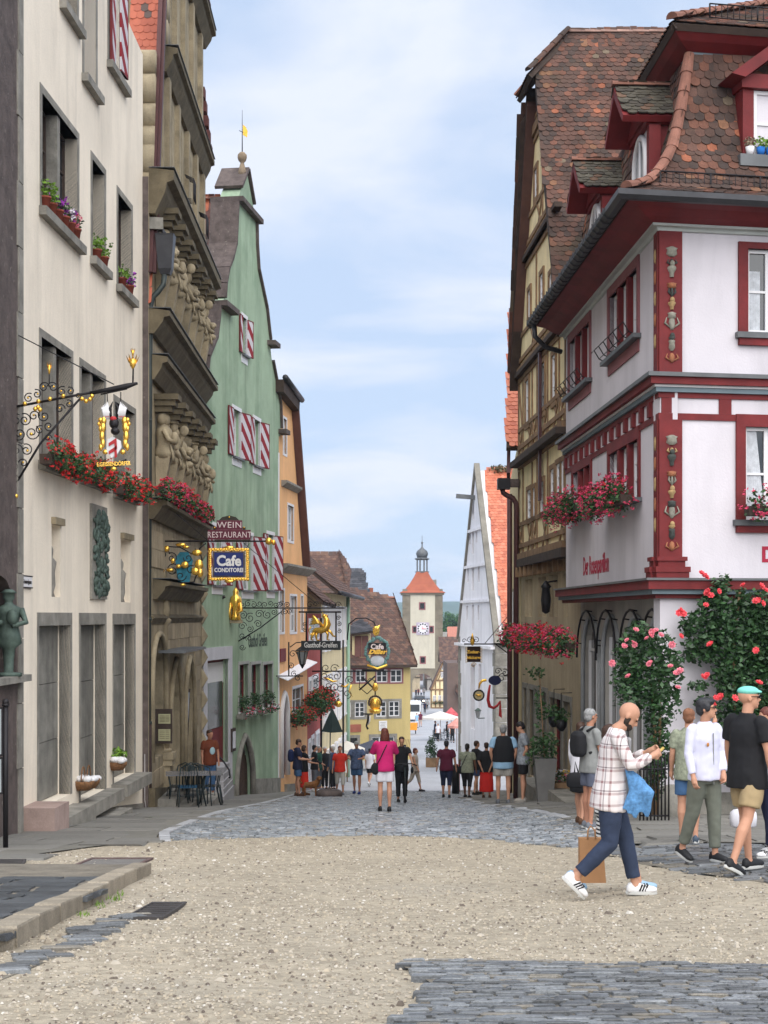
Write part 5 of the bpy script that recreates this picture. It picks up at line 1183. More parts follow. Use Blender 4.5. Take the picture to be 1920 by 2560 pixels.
for k in range(30):
 u = .2 + k*.34
 if u < FA.L: b = MB(); b.tube([FA.p(u, 6.93, .70), FA.p(u, 6.81, .71), FA.p(u, 6.755, .78), FA.p(u, 6.76, .86), FA.p(u, 6.83, .935), FA.p(u, 6.935, .935)], .012, 4); b.build('gutter_bracket', M['zinc'], hr)
b = MB(); b.tube([FA.p(FA.L - .3, 6.78, .8), FA.p(FA.L - .35, 6.5, .78), FA.p(FA.L - .1, 6.3, .5), FA.p(FA.L + .05, 6.22, .1)], .06, 8); b.build('downpipe_bend', M['zinc'], hr)
# carved corner post, two storeys
pw = FB.U(1703)
m_carv = [mat('gilt_carving', (.34, .23, .11), var=.3, scale=12), mat('grey_carving', (.24, .23, .19), var=.3, scale=12), mat('dark_carving', (.05, .055, .05), var=.3, scale=12), mat('ochre_carving', (.30, .12, .06), var=.3, scale=12)]
for za, zb in ((4.1, 6.5), (1.0, 3.32)):
 FB.pbox(hr, 'corner_post', M['ox'], -.03, pw, za, zb, -.1, .05); FA.pbox(hr, 'corner_post', M['ox'], .0, .28, za, zb, -.1, .05)
 rr = random.Random(int(za)); z = zb - .35; k = 0; c = (pw)/2 + .0
 while z > za + .15:
  h = (.17, .12, .24, .1, .2)[k % 5]; w = (.10, .075, .115, .085, .055)[k % 5]; m = m_carv[(1, 2, 1, 3, 2, 0, 1)[k % 7] if za > 3 else (1, 0, 2, 3, 1, 0, 2)[k % 7]]; b = MB()
  ring = lambda ww, zz, dd: [FB.p(c + ww*math.cos(t), zz, .05 + dd*abs(math.sin(t))) for t in [2*math.pi*i/10 for i in range(10)]]
  if k % 3 == 0: b.loft([ring(w*.4, z - h/2, .03), ring(w, z - h/4, .07), ring(w*.8, z + h/6, .08), ring(w*1.1, z + h/3, .06), ring(w*.3, z + h/2, .03)])
  elif k % 3 == 1:
   b.ell(FB.p(c, z, .055), (w*.5, .05, h/2), 8, 6)
   for s in (-1, 1): b.tube([FB.p(c + s*w*.3, z - h*.3, .06), FB.p(c + s*w*1.1, z, .07), FB.p(c + s*w*.8, z + h*.4, .06)], [.012, .02, .008], 5)
  else:
   b.loft([ring(w*.3, z - h/2, .04), ring(w*.35, z - h/5, .05), ring(w*.7, z + h*.1, .08), ring(w*.6, z + h*.25, .07), ring(w*.25, z + h*.33, .05)]); b.ell(FB.p(c, z + h*.45, .08), (.045, .045, .055), 7, 6)
  b.build('carving', m, hr); z -= h*1.08; k += 1
 for i in range(5): z = zb - .4 - i*(zb - za - .6)/5; b = MB(); b.ell(FA.p(.13, z, .05), (.03, .06, .13), 6, 5); b.build('carving', m_carv[3 if i % 2 else 0], hr)
for w, za, zb in ((.0, .93, 1.0), (-.03, .83, .93), (.04, .74, .83), (.02, .645, .74)):
 FB.pbox(hr, 'post_foot', M['ox'], -.1 - w, pw + .06 + w, za, zb, -.1, .14 + w); FA.pbox(hr, 'post_foot', M['ox'], -.0, .36 + w, za, zb, -.1, .14 + w)
text(hr, 'Der Rosenpavillon', mat('red_letter_paint', (.4, .03, .06), var=.1), FA.p(FA.U(1489), FA.uz(1489, 1413)[1], .005), (-FA.t.x, -FA.t.y, 0), (0, 0, 1), .55, .002, sx=.72, bold=.012)
text(hr, 'Der Rosenpavillon', mat('red_letter_paint', None), FB.p(FB.U(1903), FB.uz(1903, 1388)[1], .005), (FB.t.x, FB.t.y, 0), (0, 0, 1), .36, .002, align='LEFT', bold=.014)
# recessed shop wall with arched windows under the left face
FG = Fa(1684, 25.3, 1452, 34.8, (-1, 0)); hol = []
for a, b_ in ((1459, 1503), (1509, 1553), (1568, 1620), (1627, 1672)):
 ua, ub = FG.U(b_), FG.U(a); hol.append(arch(ua + .05, ub - .05, G(5, 28) + .45, .0, 10))
wall(FG, hr, M['grey'], [(0, -4.6), (0, .4), (FG.L, .4), (FG.L, -4.9)], hol, rev=.2, back=.5)
for a in hol:
 ua, ub = a[0][0], a[-1][0]; c = (ua + ub)/2; b = MB(); b.tube([FG.p(u, z, .03) for u, z in a], .05, 6); b.build('arch_frame', mat('pale_grey_iron', (.34, .35, .36), var=.12), hr)
 b = MB(); b.tube([FG.p(c + (u - c)*1.16, z + .12, .14) for u, z in a[1:-1]], .025, 5); [b.tube([FG.p(c + (u - c)*1.16, z + .12, .14), FG.p(c + (u - c)*1.1, z + .1, .0)], .015, 4) for u, z in a[2:-2:2]]; b.build('awning_hoop', M['iron'], hr)
 FG.ppoly(hr, 'glazing', mat('shop_glass', (.045, .036, .03), rough=.12, var=.5, scale=2, spec=.6), a, -.19, -.15)
 F = FG; b = MB()
 for q in (ua + .12, c, ub - .12): F.box(b, q - .03, q + .03, a[0][1], -.45 if q != c else -.1, -.15, -.09)
 F.box(b, ua + .15, ub - .15, -.8, -.74, -.15, -.1); b.build('window_frame', M['wood_w'], hr)
b = MB(); FG.box(b, 0, FG.L, .39, .5, -.2, .25); b.build('soffit', M['grey'], hr)
m_bulb = mat('warm_bulb', (1, .7, .3), emit=(1, .62, .25), emit_s=3.5)
for px, py in ((1502, 1722), (1553, 1730), (1503, 1745), (1555, 1760), (1614, 1860)): u, z = FG.uz(px, py, -.2); b = MB(); b.ell(FG.p(u, z, -.22), .035, 7, 5); b.build('lamp_bulb', m_bulb, hr)
b = MB(); FG.box(b, .0, FG.L, -5, G(5, 28) + .5, -.1, .05); b.build('plinth', M['stone'], hr)
FB.pbox(hr, 'plinth', M['stone'], .3, FB.L, -4.2, -3.0, -.1, .04)
hrb = MB(); hrb.box((CX + .7, CY + 1.2, -5), (CX + 8, CY + 9.5, 7)); hrb.build('inner_wall', M['grey'], hr)
# ---- mansard roof
def mpt(F, u, s): return None
def msec(k):   # section of the bell-cast lower slope: inward distance from the wall face, height
 return ((-.75, 6.93), (-.35, 7.12), (.0, 7.45), (.28, 7.95), (.46, 8.55), (.60, 9.2), (.70, 9.75))[k]
def mc2(d): den = 1 + FA.n.dot(FB.n); mm = (FA.n + FB.n)*(-d/den); return Vector((CX + mm.x, CY + mm.y))
def strip(F, uend, parts, k, w=.18, e=.155):
 (d0, z0), (d1, z1) = msec(k), msec(k + 1); c0, c1 = mc2(d0), mc2(d1)
 O = Vector((c0.x, c0.y, z0)); T = Vector((F.t.x, F.t.y, 0)); up = Vector((c1.x, c1.y, z1)) - O; o = up.dot(T); V = up - T*o
 tiled(hr, 'roof_tiles', M['tile'], O, T, V, [(0, 0), (o, V.length), (uend, V.length), (uend, 0)], w=w, e=e, t=.018, nparts=parts, deck=M['dtimber'], jit=1)
for k in range(6): strip(FB, 7.6, 50, k); strip(FA, FA.L + .3, 12 if k else 0, k, e=.2)
ridge(hr, [Vector((*mc2(msec(k)[0]), msec(k)[1] + .05)) for k in range(7)], M['hiptile'], .10, .36, 'hip_tile')
# upper roof on its own red cornice
den = 1 + FA.n.dot(FB.n)
def band3(prof, m, name, uA=6.2, uB=7.6):
 b = MB(); r0, r1, r2 = [], [], []
 for d, z in prof:
  c = mc2(.78 - d); r0.append(FA.p(uA, z, -.78 + d)); r1.append(Vector((c.x, c.y, z))); r2.append(FB.p(uB, z, -.78 + d))
 b.loft([r0, r1, r2], True, 0, False); return b.build(name, m, hr)
band3([(-.2, 9.72), (.06, 9.72), (.10, 9.84), (-.2, 9.84)], mat('blue_grey_paint', None), 'cornice_stripe')
band3([(-.2, 9.84), (.12, 9.84), (.3, 9.95), (.42, 10.06), (.42, 10.16), (-.2, 10.16)], M['ox'], 'eaves_soffit')
c0 = mc2(.28); c1 = mc2(3.4); O_ = Vector((*c0, 10.17)); up = Vector((*c1, 12.0)) - O_
for F_2, n_ in ((FB, 50), (FA, 0)):
 T = Vector((F_2.t.x, F_2.t.y, 0)); o = up.dot(T); V = up - T*o
 tiled(hr, 'roof_tiles', M['tile'], O_, T, V, [(0, 0), (o, V.length), (6.2 if F_2 is FA else 7.6, V.length), (6.2 if F_2 is FA else 7.6, 0)], w=.18, e=.17, nparts=n_, deck=M['dtimber'])
ridge(hr, [O_ + Vector((0, 0, .06)), O_ + up + Vector((0, 0, .06))], M['hiptile'], .10, .38, 'hip_tile')
# upper front dormer gable seen at the top right
def gableboard(u0, z0, u1, z1, d, w=.22):
 b = MB(); FB.poly(b, [(u0, z0), (u1, z1), (u1, z1 - w*1.2), (u0 + .05, z0 - w)], d - .3, d); return b.build('barge_board', M['ox'], hr)
gableboard(FB.U(1795, .2), FB.uz(1795, 88)[1], FB.U(1795, .2) + 2.2, FB.uz(1795, 88)[1] + 1.25, -1.1)
# snow guards
def guard(F, u0, u1, d, z, h=.3, step=.11):
 b = MB(); b.tube([F.p(u0, z, d), F.p(u1, z, d)], .012, 4); b.tube([F.p(u0, z + h, d), F.p(u1, z + h, d)], .014, 4); n = int((u1 - u0)/step)
 for i in range(n + 1): u = u0 + (u1 - u0)*i/n; b.tube([F.p(u, z - .03, d), F.p(u, z + h, d)], .008 if i % 8 else .018, 3)
 return b.build('snow_guard', M['iron'], hr)
guard(FB, -.1, 7, .28, 7.13); guard(FA, .1, FA.L, .3, 7.13, .3, .14); guard(FB, 1.2, 7, -.75, 10.5, .24)
# dormers on the left slope
def dormer(uc, label=None):
 F = FA; d = MB(); W2 = .74; df = -.12; zb_, ze, zr = 7.35, 8.85, 9.62
 par = F.pbox(hr, 'dormer', M['white'], uc - W2 + .08, uc + W2 - .08, zb_, ze, -1.6, df)
 b = MB()
 for s in (-1, 1): a = uc + s*(W2 - .1); F.box(b, a - .1, a + .1, zb_, ze, -.3, df + .03)
 F.box(b, uc - W2, uc + W2, ze - .12, ze + .06, -1.5, df + .08); F.box(b, uc - W2, uc + W2, zb_ - .1, zb_, -.4, df + .1)
 for s in (-1, 1): F.box(b, uc + s*(W2 - .085) - .012, uc + s*(W2 - .085) + .012, zb_, ze, -.5, df + .03)
 b.build('dormer_frame', M['ox'], par)
 a = arch(uc - .5, uc + .5, zb_, ze - .15, 8); F.ppoly(par, 'pane', M['glass_b'], a, df - .02, df + .012)
 b = MB(); b.tube([F.p(u, z, df + .03) for u, z in a], .06, 5); b.tube([F.p(uc, zb_, df + .03), F.p(uc, ze - .2, df + .03)], .03, 4); b.build('window_frame', M['wood_w'], par)
 b = MB(); F.poly(b, [(uc - W2 - .12, ze + .0), (uc, zr), (uc + W2 + .12, ze + .0), (uc + W2, ze - .02), (uc, zr - .16), (uc - W2, ze - .02)], -.1, df + .5); F.poly(b, [(uc - W2, ze - .02), (uc, zr - .1), (uc + W2, ze - .02)], -.2, df + .12); b.build('barge_board', M['ox'], par)
 for s in (-1, 1):
  A = F.p(uc + s*(W2 + .14), ze + .0, df + .52); B = F.p(uc + s*(W2 + .14), ze + .0, -1.5); C = F.p(uc, zr + .02, df + .52)
  simple_roof2(par, [A, B, F.p(uc, zr + .02, -2.0), C], 40 if s < 0 else 0)
 ridge(par, [F.p(uc, zr + .05, df + .55), F.p(uc, zr + .05, -1.9)], M['hiptile'], .08, .35)
def simple_roof2(par, pts, n):
 A, B, C = [Vector(p) for p in (pts[0], pts[1], pts[3])]; U = (B - A).normalized(); V = (C - A) - U*(C - A).dot(U); V.normalize()
 tiled(par, 'roof_tiles', mat('mossy_tile', (.07, .06, .045), var=.3, scale=4, fine=.3, ramp=[(3, (.075, .065, .048)), (2, (.095, .085, .065)), (2, (.055, .046, .036)), (1, (.12, .07, .045))], spots=((.26, .25, .21), .66, 22)), A, U, V, [((Vector(q) - A).dot(U), (Vector(q) - A).dot(V)) for q in pts], w=.17, e=.13, t=.02, nparts=n, deck=M['ox'], jit=1.6)
dormer(2.0); dormer(6.45)
# front dormer at the right edge
F = FB; u0, zt = F.uz(1856, 205, -.2); _, zb = F.uz(1856, 405, -.2)
par = F.pbox(hr, 'dormer', M['white'], u0 + .05, u0 + 1.9, zb, zt, -1.4, -.25)
b = MB(); F.box(b, u0, u0 + .2, zb, zt, -.5, -.18); F.box(b, u0 + 1.6, u0 + 1.8, zb, zt, -.5, -.18); F.box(b, u0 - .05, u0 + 1.9, zt - .12, zt + .12, -.6, -.1); b.build('dormer_frame', M['ox'], par)
window(F, par, u0 + .21, u0 + 1.59, zb + .1, zt - .13, d=-.26, cols=2, rows=2, fw=.06)
F.pbox(par, 'window_sill', M['lead'], u0 - .1, u0 + 1.9, zb - .1, zb + .1, -.6, -.05)
b = MB(); F.poly(b, [(u0 - .3, zt + .05), (u0 + .9, zt + .95), (u0 + 2.1, zt + .05), (u0 + 1.9, zt + .0), (u0 + .9, zt + .72), (u0 - .05, zt)], -.8, .05); b.build('barge_board', M['ox'], par)
for i, (x, m) in enumerate(((.0, 'fl_white'), (.25, 'x'), (.45, 'x'))):
 c = F.p(F.U(1876, -.1) + x*.8, zb + .1, -.12); pt = root('flower_pot', c, ['small white pot with dry heather on the dormer sill', 'blue pot of bright green plant on the dormer sill', 'second green potted plant on dormer sill cut by picture edge'][i], 'flower pot'); b = MB(); b.lathe(c, [(.055, 0), (.08, .14), (.07, .14)], 10); b.build('pot', M['wood_w'] if i == 0 else mat('blue_pot', (.02, .14, .45), var=.05), pt)
 b = MB(); leafclump(b, c + Vector((0, 0, .22)), (.12, .12, .11), 90, .03, rnd); b.build('foliage', M['leaf_l'] if i else mat('dry_plant', (.2, .16, .11), rand=.4), pt)
# roses on the front wall and in front of the arches
def rosebush(name, label, blobs, canes, rm, roses, lm, ls=.05, dens=1., rs=.065):
 c = Vector(blobs[0][0]); g = G(c.x, c.y); t = root(name, (c.x, c.y, g), label, 'rose bush'); rr = random.Random(len(blobs)*7 + len(roses)); b = MB()
 for p, r in blobs:
  n = int(620*dens*r[0]*r[2]/.12); leafclump(b, p, (r[0]*1.12, r[1], r[2]*1.12), n, ls, rr)
 b.build('foliage', lm, t); b = MB()
 for cn in canes: b.tube([Vector(q) for q in cn], [.03*(1 - .6*i/len(cn)) + .006 for i in range(len(cn))], 5)
 b.build('stem', M['timber'], t)
 me = None
 for p in roses:
  p = Vector(p); s = rs*rr.uniform(.8, 1.25)
  if me is None:
   b = MB()
   for ly, (n, r, tilt) in enumerate(((3, .35, .15), (5, .65, .5), (6, .95, .95), (7, 1.1, 1.35))):
    for i in range(n):
     a = 2*math.pi*i/n + ly*.7; o = Vector((math.cos(a), math.sin(a), 0)); tt = Vector((-math.sin(a), math.cos(a), 0)); upv = Vector((0, 0, 1))*math.cos(tilt) + o*math.sin(tilt)
     q = o*r*.45; b.add([q - tt*.12 - upv*.25, q + tt*.12 - upv*.25, q + tt*.42 + upv*.3, q + upv*.62 + o*.1, q - tt*.42 + upv*.3], [(0, 1, 2, 3, 4)])
   b.ell((0, 0, 0), (.5, .5, .45), 7, 5); o = b.build('rose', rm, t, origin=(0, 0, 0)); me = o.data
  else: o = new('rose', me, t)
  o.matrix_local = Matrix.Translation(p - world_loc(t)) @ Euler((R(60) + rr.uniform(-.6, .5), rr.uniform(-.5, .5), rr.uniform(-1, 1))).to_matrix().to_4x4() @ Matrix.Scale(s, 4)
 return t
Yw = 24.7
def w_(px, py, Y=Yw): return P(px, py, Y)
bl = []
for px, py, rx, rz_ in ((1745, 1560, .26, .22), (1790, 1520, .3, .3), (1810, 1590, .4, .35), (1760, 1620, .34, .28), (1850, 1560, .4, .4), (1900, 1540, .35, .45), (1880, 1650, .5, .5), (1830, 1680, .35, .4), (1920, 1600, .4, .6), (1850, 1760, .42, .5), (1900, 1780, .5, .6), (1720, 1640, .14, .1), (1805, 1465, .16, .2), (1775, 1500, .14, .14), (1850, 1500, .14, .22), (1760, 1760, .14, .16), (1815, 1850, .3, .3), (1900, 1900, .4, .4), (1970, 1700, .5, 1.0), (1745, 1715, .16, .1), (1715, 1570, .1, .14), (1840, 1930, .2, .3)):
 bl.append((w_(px, py), (rx, .22, rz_)))
rs_ = [w_(*q, Y=24.35) for q in ((1754, 1432), (1766, 1442), (1762, 1438), (1768, 1480), (1776, 1488), (1798, 1478), (1857, 1462), (1703, 1526), (1709, 1534), (1698, 1532), (1703, 1590), (1775, 1610), (1890, 1626), (1898, 1706), (1767, 1688), (1760, 1692), (1790, 1744), (1800, 1742), (1898, 1500), (1908, 1508), (1890, 1502), (1905, 1465), (1915, 1475), (1765, 1512), (1782, 1762), (1838, 1745))]
rosebush('climbing_rose', 'large climbing rose with coral red blooms on the white front wall', bl, [[P(1850, 2040, 24.75), P(1835, 1850, 24.8), P(1820, 1700, 24.85), P(1790, 1600, 24.85), P(1760, 1540, 24.8)], [P(1860, 2040, 24.75), P(1870, 1800, 24.8), P(1890, 1600, 24.85), P(1900, 1480, 24.85)], [P(1835, 1850, 24.7), P(1835, 1600, 24.7), P(1850, 1480, 24.7)]], M['fl_rose'], rs_, M['leaf_d'], .055, .8, .055)
bl = []
for px, py, rx, rz_ in ((1600, 1590, .25, .22), (1640, 1610, .3, .25), (1570, 1640, .25, .3), (1620, 1680, .4, .4), (1660, 1680, .28, .35), (1600, 1740, .4, .35), (1650, 1760, .32, .35), (1560, 1700, .2, .25), (1645, 1840, .22, .45), (1640, 1950, .16, .3), (1590, 1570, .12, .1), (1690, 1650, .1, .15), (1680, 1735, .12, .12), (1655, 1900, .3, .2), (1700, 1870, .14, .2)):
 bl.append((P(px, py, 23.6), (rx, .3, rz_)))
rs_ = [P(*q, 23.2) for q in ((1583, 1606), (1587, 1612), (1563, 1616), (1560, 1614), (1530, 1658), (1617, 1595), (1628, 1588), (1630, 1580), (1653, 1587), (1625, 1656), (1622, 1660), (1676, 1665), (1697, 1680), (1700, 1676), (1690, 1682), (1695, 1718), (1680, 1612), (1567, 1600), (1590, 1574), (1570, 1690), (1640, 1575))]
rosebush('rose_bush', 'tall bushy rose with pink blooms in front of the arched shop windows', bl, [[P(1635, 2040, 23.6), P(1638, 1850, 23.6), P(1630, 1700, 23.6)], [P(1642, 2040, 23.6), P(1650, 1850, 23.6), P(1650, 1700, 23.6)]], M['fl_pinkr'], rs_, M['leaf_d'], .05, .7, .045)
# stone bollard, low iron railing
c = gp(1682, 2048); cz = G(*c)
b = MB(); 
c3 = Vector((c[0], c[1], cz)); b.loft([[c3 + Vector((x*w, y*w*.6, z)) for x, y in ((-1, -1), (1, -1), (1, 1), (-1, 1))] for w, z in ((.30, -.1), (.30, .25), (.26, .42), (.15, .54), (.05, .57))], True, 0, True); tag(b.build('guard_stone', M['stone']), 'rounded grey guard stone at the foot of the corner house', 'guard stone')
c = gp(1640, 2035); ir = root('iron_railing', (c[0], c[1], G(*c)), 'low black iron railing around the foot of the pink rose bush', 'railing')
for k in range(9):
 x = P(1600 + k*9, 2035, 23.2); b = MB(); b.tube([(x.x, 23.2, G(x.x, 23.2)), (x.x, 23.2, G(x.x, 23.2) + 1.0), (x.x, 23.2, G(x.x, 23.2) + 1.12)], [.014, .014, .002], 5); b.build('bar', M['iron'], ir)
b = MB(); a_, c_ = P(1600, 0, 23.2).x, P(1672, 0, 23.2).x
for z in (.12, .85): b.tube([(a_, 23.2, G(a_, 23.2) + z), (c_, 23.2, G(a_, 23.2) + z)], .014, 5)
b.build('rail', M['iron'], ir)

# ================================================================ half-timbered house
F = FR2; h = house(F, 'half_timbered_house', 'tall yellow and brown half timbered house with huge weathered tile roof')
fl = [1.67, 4.5, 7.0, 10.0, 13.0]; L = F.L
def ext(z): t = max(0, (z - 7.2)/(15.3 - 7.2)); return (t*L*.5, L - t*L*.5)   # gable width at height z
wd = []
for (a, b_, c, d_) in ((1320, 1330, 1228, 1300), (1334, 1340, 1222, 1292), (1352, 1362, 1207, 1282), (1378, 1388, 1176, 1262), (1393, 1403, 1162, 1250), (1405, 1413, 1155, 1240),
                       (1316, 1324, 955, 1065), (1355, 1364, 912, 1035), (1382, 1391, 892, 1010), (1322, 1328, 730, 800), (1352, 1360, 690, 760), (1375, 1382, 690, 750), (1338, 1345, 430, 500)):
 u1, zt = F.uz(a, c); _, zb = F.uz(a, d_); u0 = F.U(b_); wd.append((u0, u1, zb, zt))
gz0 = []; F9 = Fa(1452, 34.9, 1303, 43, (-1, 0))
for (a, b_, c, d_) in ((1312, 1320, 1448, 1540), (1321, 1330, 1446, 1540), (1345, 1354, 1441, 1540), (1356, 1365, 1439, 1540), (1373, 1383, 1435, 1545), (1385, 1394, 1433, 1545), (1409, 1420, 1428, 1545)):
 u1, zt = F.uz(a, c); gz0.append((F9.U(b_), F9.U(a), -.02, zt))
shop = []
for (a, b_, c) in ((1310, 1318, 1718), (1325, 1336, 1722), (1338, 1347, 1726), (1356, 1367, 1730)): u1, zt = F9.uz(a, c, .0); shop.append((F9.U(b_), u1, F.g(u1) + .7, zt))
u1, zt = F9.uz(1376, 1742); shop += [(F9.U(1404), u1, F.g(u1) + .5, zt), (F9.U(1428), F9.U(1409), F.g(u1) + 1.0, zt)]
ez = lambda z: ext(z)
outer = [(0, F.g(0) - 1), (0, 7.2), (L/2 - 1.1, 12.9), (L/2 + 1.1, 12.9), (L, 7.0), (L, F.g(L) - 1)]
outer[0] = (0, 1.43); outer[-1] = (L, 1.43)
wall(F, h, M['panel'], outer, [rect(a, b_, c, d_) for a, b_, c, d_ in wd], rev=.12, back=.4, d=0)
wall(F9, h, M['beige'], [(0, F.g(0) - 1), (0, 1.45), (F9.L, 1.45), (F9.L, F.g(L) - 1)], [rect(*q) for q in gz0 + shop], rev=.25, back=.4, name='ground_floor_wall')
FE = Fa(1452, 34.85, 1415.5, 34.95, (0, -1))
for a, b_, c, d_ in wd: window(F, h, a, b_, c, d_, d=-.04, cols=1, rows=3, fw=.07, gm=M['glass_b']); surround(F, h, M['timber'], a, b_, c, d_, .12, .045, .12)
F2 = Fa(1415, 34.9, 1298, 43, (-1, 0)); 
def onp(F, d): 
 import copy as _c
 f = _c.copy(F); f.A = F.A + F.n*d; return f
FX = F9
for a, b_, c, d_ in gz0: window(FX, h, a, b_, c, d_, d=-.22, cols=1, rows=3, fm=M['grey'])
for a, b_, c, d_ in shop: window(FX, h, a, b_, c, d_, d=-.22, cols=1, rows=2, fm=M['ox']); surround(FX, h, M['stone'], a, b_, c, d_, .14, .03, 0)
# shop sill with things
def beam(u0, z0, u1, z1, w=.17, d=.03, m='timber', name='timber_beam'):
 v = Vector((u1 - u0, z1 - z0)); n = Vector((-v.y, v.x)).normalized()*w/2; b = MB()
 F.poly(b, [(u0 - n.x, z0 - n.y), (u1 - n.x, z1 - n.y), (u1 + n.x, z1 + n.y), (u0 + n.x, z0 + n.y)], -.05, d); return b.build(name, M[m], h)
for i, z in enumerate(fl + [14.3]):
 a, c = ext(z); beam(a, z, c, z, .24 if i < 5 else .15, .10); 
 if i < 5: a, c = ext(z + .3); beam(a, z + .34, c, z + .34, .12, .05); 
 if i < 4:
  a, c = ext(fl[i + 1] - .14); beam(a, fl[i + 1] - .22, c, fl[i + 1] - .22, .12, .05)
  zs = z + (fl[i + 1] - z)*.34; a, c = ext(zs); beam(a, zs, c, zs, .11, .045)
rr = random.Random(12)
for i in range(4):
 z0, z1 = fl[i] + .12, fl[i + 1] - .3; a0, c0 = ext(z0); a1, c1 = ext(z1); n = (9, 9, 7, 5)[i]
 for k in range(n + 1):
  u = a0 + (c0 - a0)*k/n; tz = z1
  if not (a1 - .05 <= u <= c1 + .05): continue
  if any(a - .05 < u < b_ + .05 and c < (z0 + z1)/2 + .5 and d_ > z0 for a, b_, c, d_ in wd): continue
  beam(u, z0, u, z1, .12, .03)
  if k < n:
   u2 = a0 + (c0 - a0)*(k + 1)/n
   if u2 > c1: continue
   zs = z0 + (z1 - z0)*.33
   if rr.random() < .85: beam(u + .07, z0, u2 - .07, zs, .09, .035); beam(u + .07, zs, u2 - .07, z0, .09, .036)
   if rr.random() < .5 and not any(a - .1 < u2 and b_ + .1 > u and d_ > z0 + 1 and c < z1 for a, b_, c, d_ in wd): beam(u + .07, zs, u2 - .07, z1, .10, .035)
# jetties: moulded beams, flashing
F.pbox(h, 'jetty_beam', M['dtimber'], -.05, L + .1, 1.40, 1.62, -.6, .12); F.pbox(h, 'jetty_beam', M['dtimber'], -.05, L + .15, 4.3, 4.46, -.05, .26); 
F.pbox(h, 'jetty_beam', M['dtimber'], -.0, L + .1, 6.86, 6.98, -.05, .16); F.pbox(h, 'jetty_beam', M['dtimber'], .8, L - .8, 9.88, 10.0, -.05, .15)
for k in range(12): u = .2 + k*(L - .5)/11; F9.pbox(h, 'jetty_bracket', M['timber'], u, u + .14, 1.12, 1.399, .0, .22)
F.pbox(h, 'downpipe', M['bpipe'], F.U(1359), F.U(1356), 3, 6.9, .05, .12)
# main roof, slope facing up the street
sl_eave = Vector((F.p(0, 0, .2).x, F.p(0, 0, .2).y - .1, 7.05)); apx = F.p(L/2, 15.35, .2)
U = Vector((1, 0, 0)); up = apx - sl_eave; V = Vector((0, up.y, up.z)); off = up.x
Wd = 9.0
tiled(h, 'roof_tiles', M['tile'], sl_eave, U, V, [(0, 0), (off + .0, V.length*.84), (off + .95, V.length), (Wd, V.length), (Wd, 0)], w=.178, e=.148, t=.02, nparts=300, key=lambda p: 0 if False else (abs(p.x - 5.2)*.6 + abs(p.z - 12.2)), deck=M['dtimber'], jit=1.2)
# far slope and half hip
dv = Vector((0, -up.y, up.z)); e2 = F.p(L, 7.05, .25) + Vector((0, .1, 0))
tiled(h, 'roof_tiles', M['tile'], Vector((e2.x, e2.y, 7.05)), U, Vector((0, apx.y - e2.y, apx.z - 7.05)), [(0, 0), (0, 7), (1, 8.6), (Wd, 8.6), (Wd, 0)], w=.18, e=.3, nparts=0, deck=M['dtimber'])
hb0 = F.p(L/2 - .95, 13.9, .45); hb1 = F.p(L/2 + .95, 13.9, .5); tp = Vector((apx.x + .95, apx.y, 15.35))
simple_roof(h, [hb0, hb1, tp], M['tile'], .18, .15, 0)
ridge(h, [tp + Vector((0, 0, -.0)), Vector((tp.x + 7.6, tp.y, 15.36))], mat('old_ridge_tile', (.26, .16, .13), var=.3, scale=3, rand=.3, fine=.25, spots=((.3, .28, .25), .64, 12)), .075, .42)
ridge(h, [hb0 + Vector((0, 0, .1)), tp + Vector((0, 0, .1))], M['tile'], .09, .35, 'hip_tile'); ridge(h, [hb1 + Vector((0, 0, .1)), tp + Vector((0, 0, .1))], M['hiptile'], .09, .35, 'hip_tile')
# barge boards
for s, (ua, ub) in ((0, (0, L/2)), (1, (L, L/2))):
 b = MB(); za, zb = 7.0, 15.25; t_ = .86; um = ua + (ub - ua)*t_; zm = za + (zb - za)*t_; F.poly(b, [(ua, za), (um, zm), (um, zm - .42), (ua + (.0), za - .42)] if s == 0 else [(ua + .1, za), (um, zm), (um, zm - .45), (ua + .1, za - .45)], -.02 if s else .10, .27 if s else .22); b.build('barge_board', M['dtimber'], h)
b = MB(); F.poly(b, [(L + .1, 6.6), (L + .1, 7.0), (L/2 + .7, 14.0), (L/2 + .5, 13.6)], .0, .27); b.build('verge_soffit', mat('brown_soffit', (.10, .05, .04), var=.2), h)
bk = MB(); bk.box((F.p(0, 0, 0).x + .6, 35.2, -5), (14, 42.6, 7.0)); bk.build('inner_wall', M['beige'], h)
FX2 = FX; u0, z = F.uz(1292, 1580, .6); flowerbox(F, F.U(1428, .6), F.U(1284, .6), -.72, .62, 'very long box of deep pink and red geraniums on the half timbered house', [(M['fl_pink'], 20), (M['fl_red'], 9)], None, h=.3, n=95, spread=.28, drop=.1)
ln = root('wall_lantern', F.p(F.U(1365, .5), .4, .5), 'small dark wall lantern between the plaster floor windows', 'lantern'); b = MB(); c = P(1365, 1500, 38); b.lathe(c, [(.03, -.35), (.1, -.3), (.13, 0), (.1, .3), (.14, .34), (.02, .5)], 6); b.build('lamp_head', M['iron'], ln); b = MB(); b.tube([c + Vector((0, 0, .45)), c + Vector((.3, .1, .5))], .02, 4); b.build('arm', M['iron'], ln)
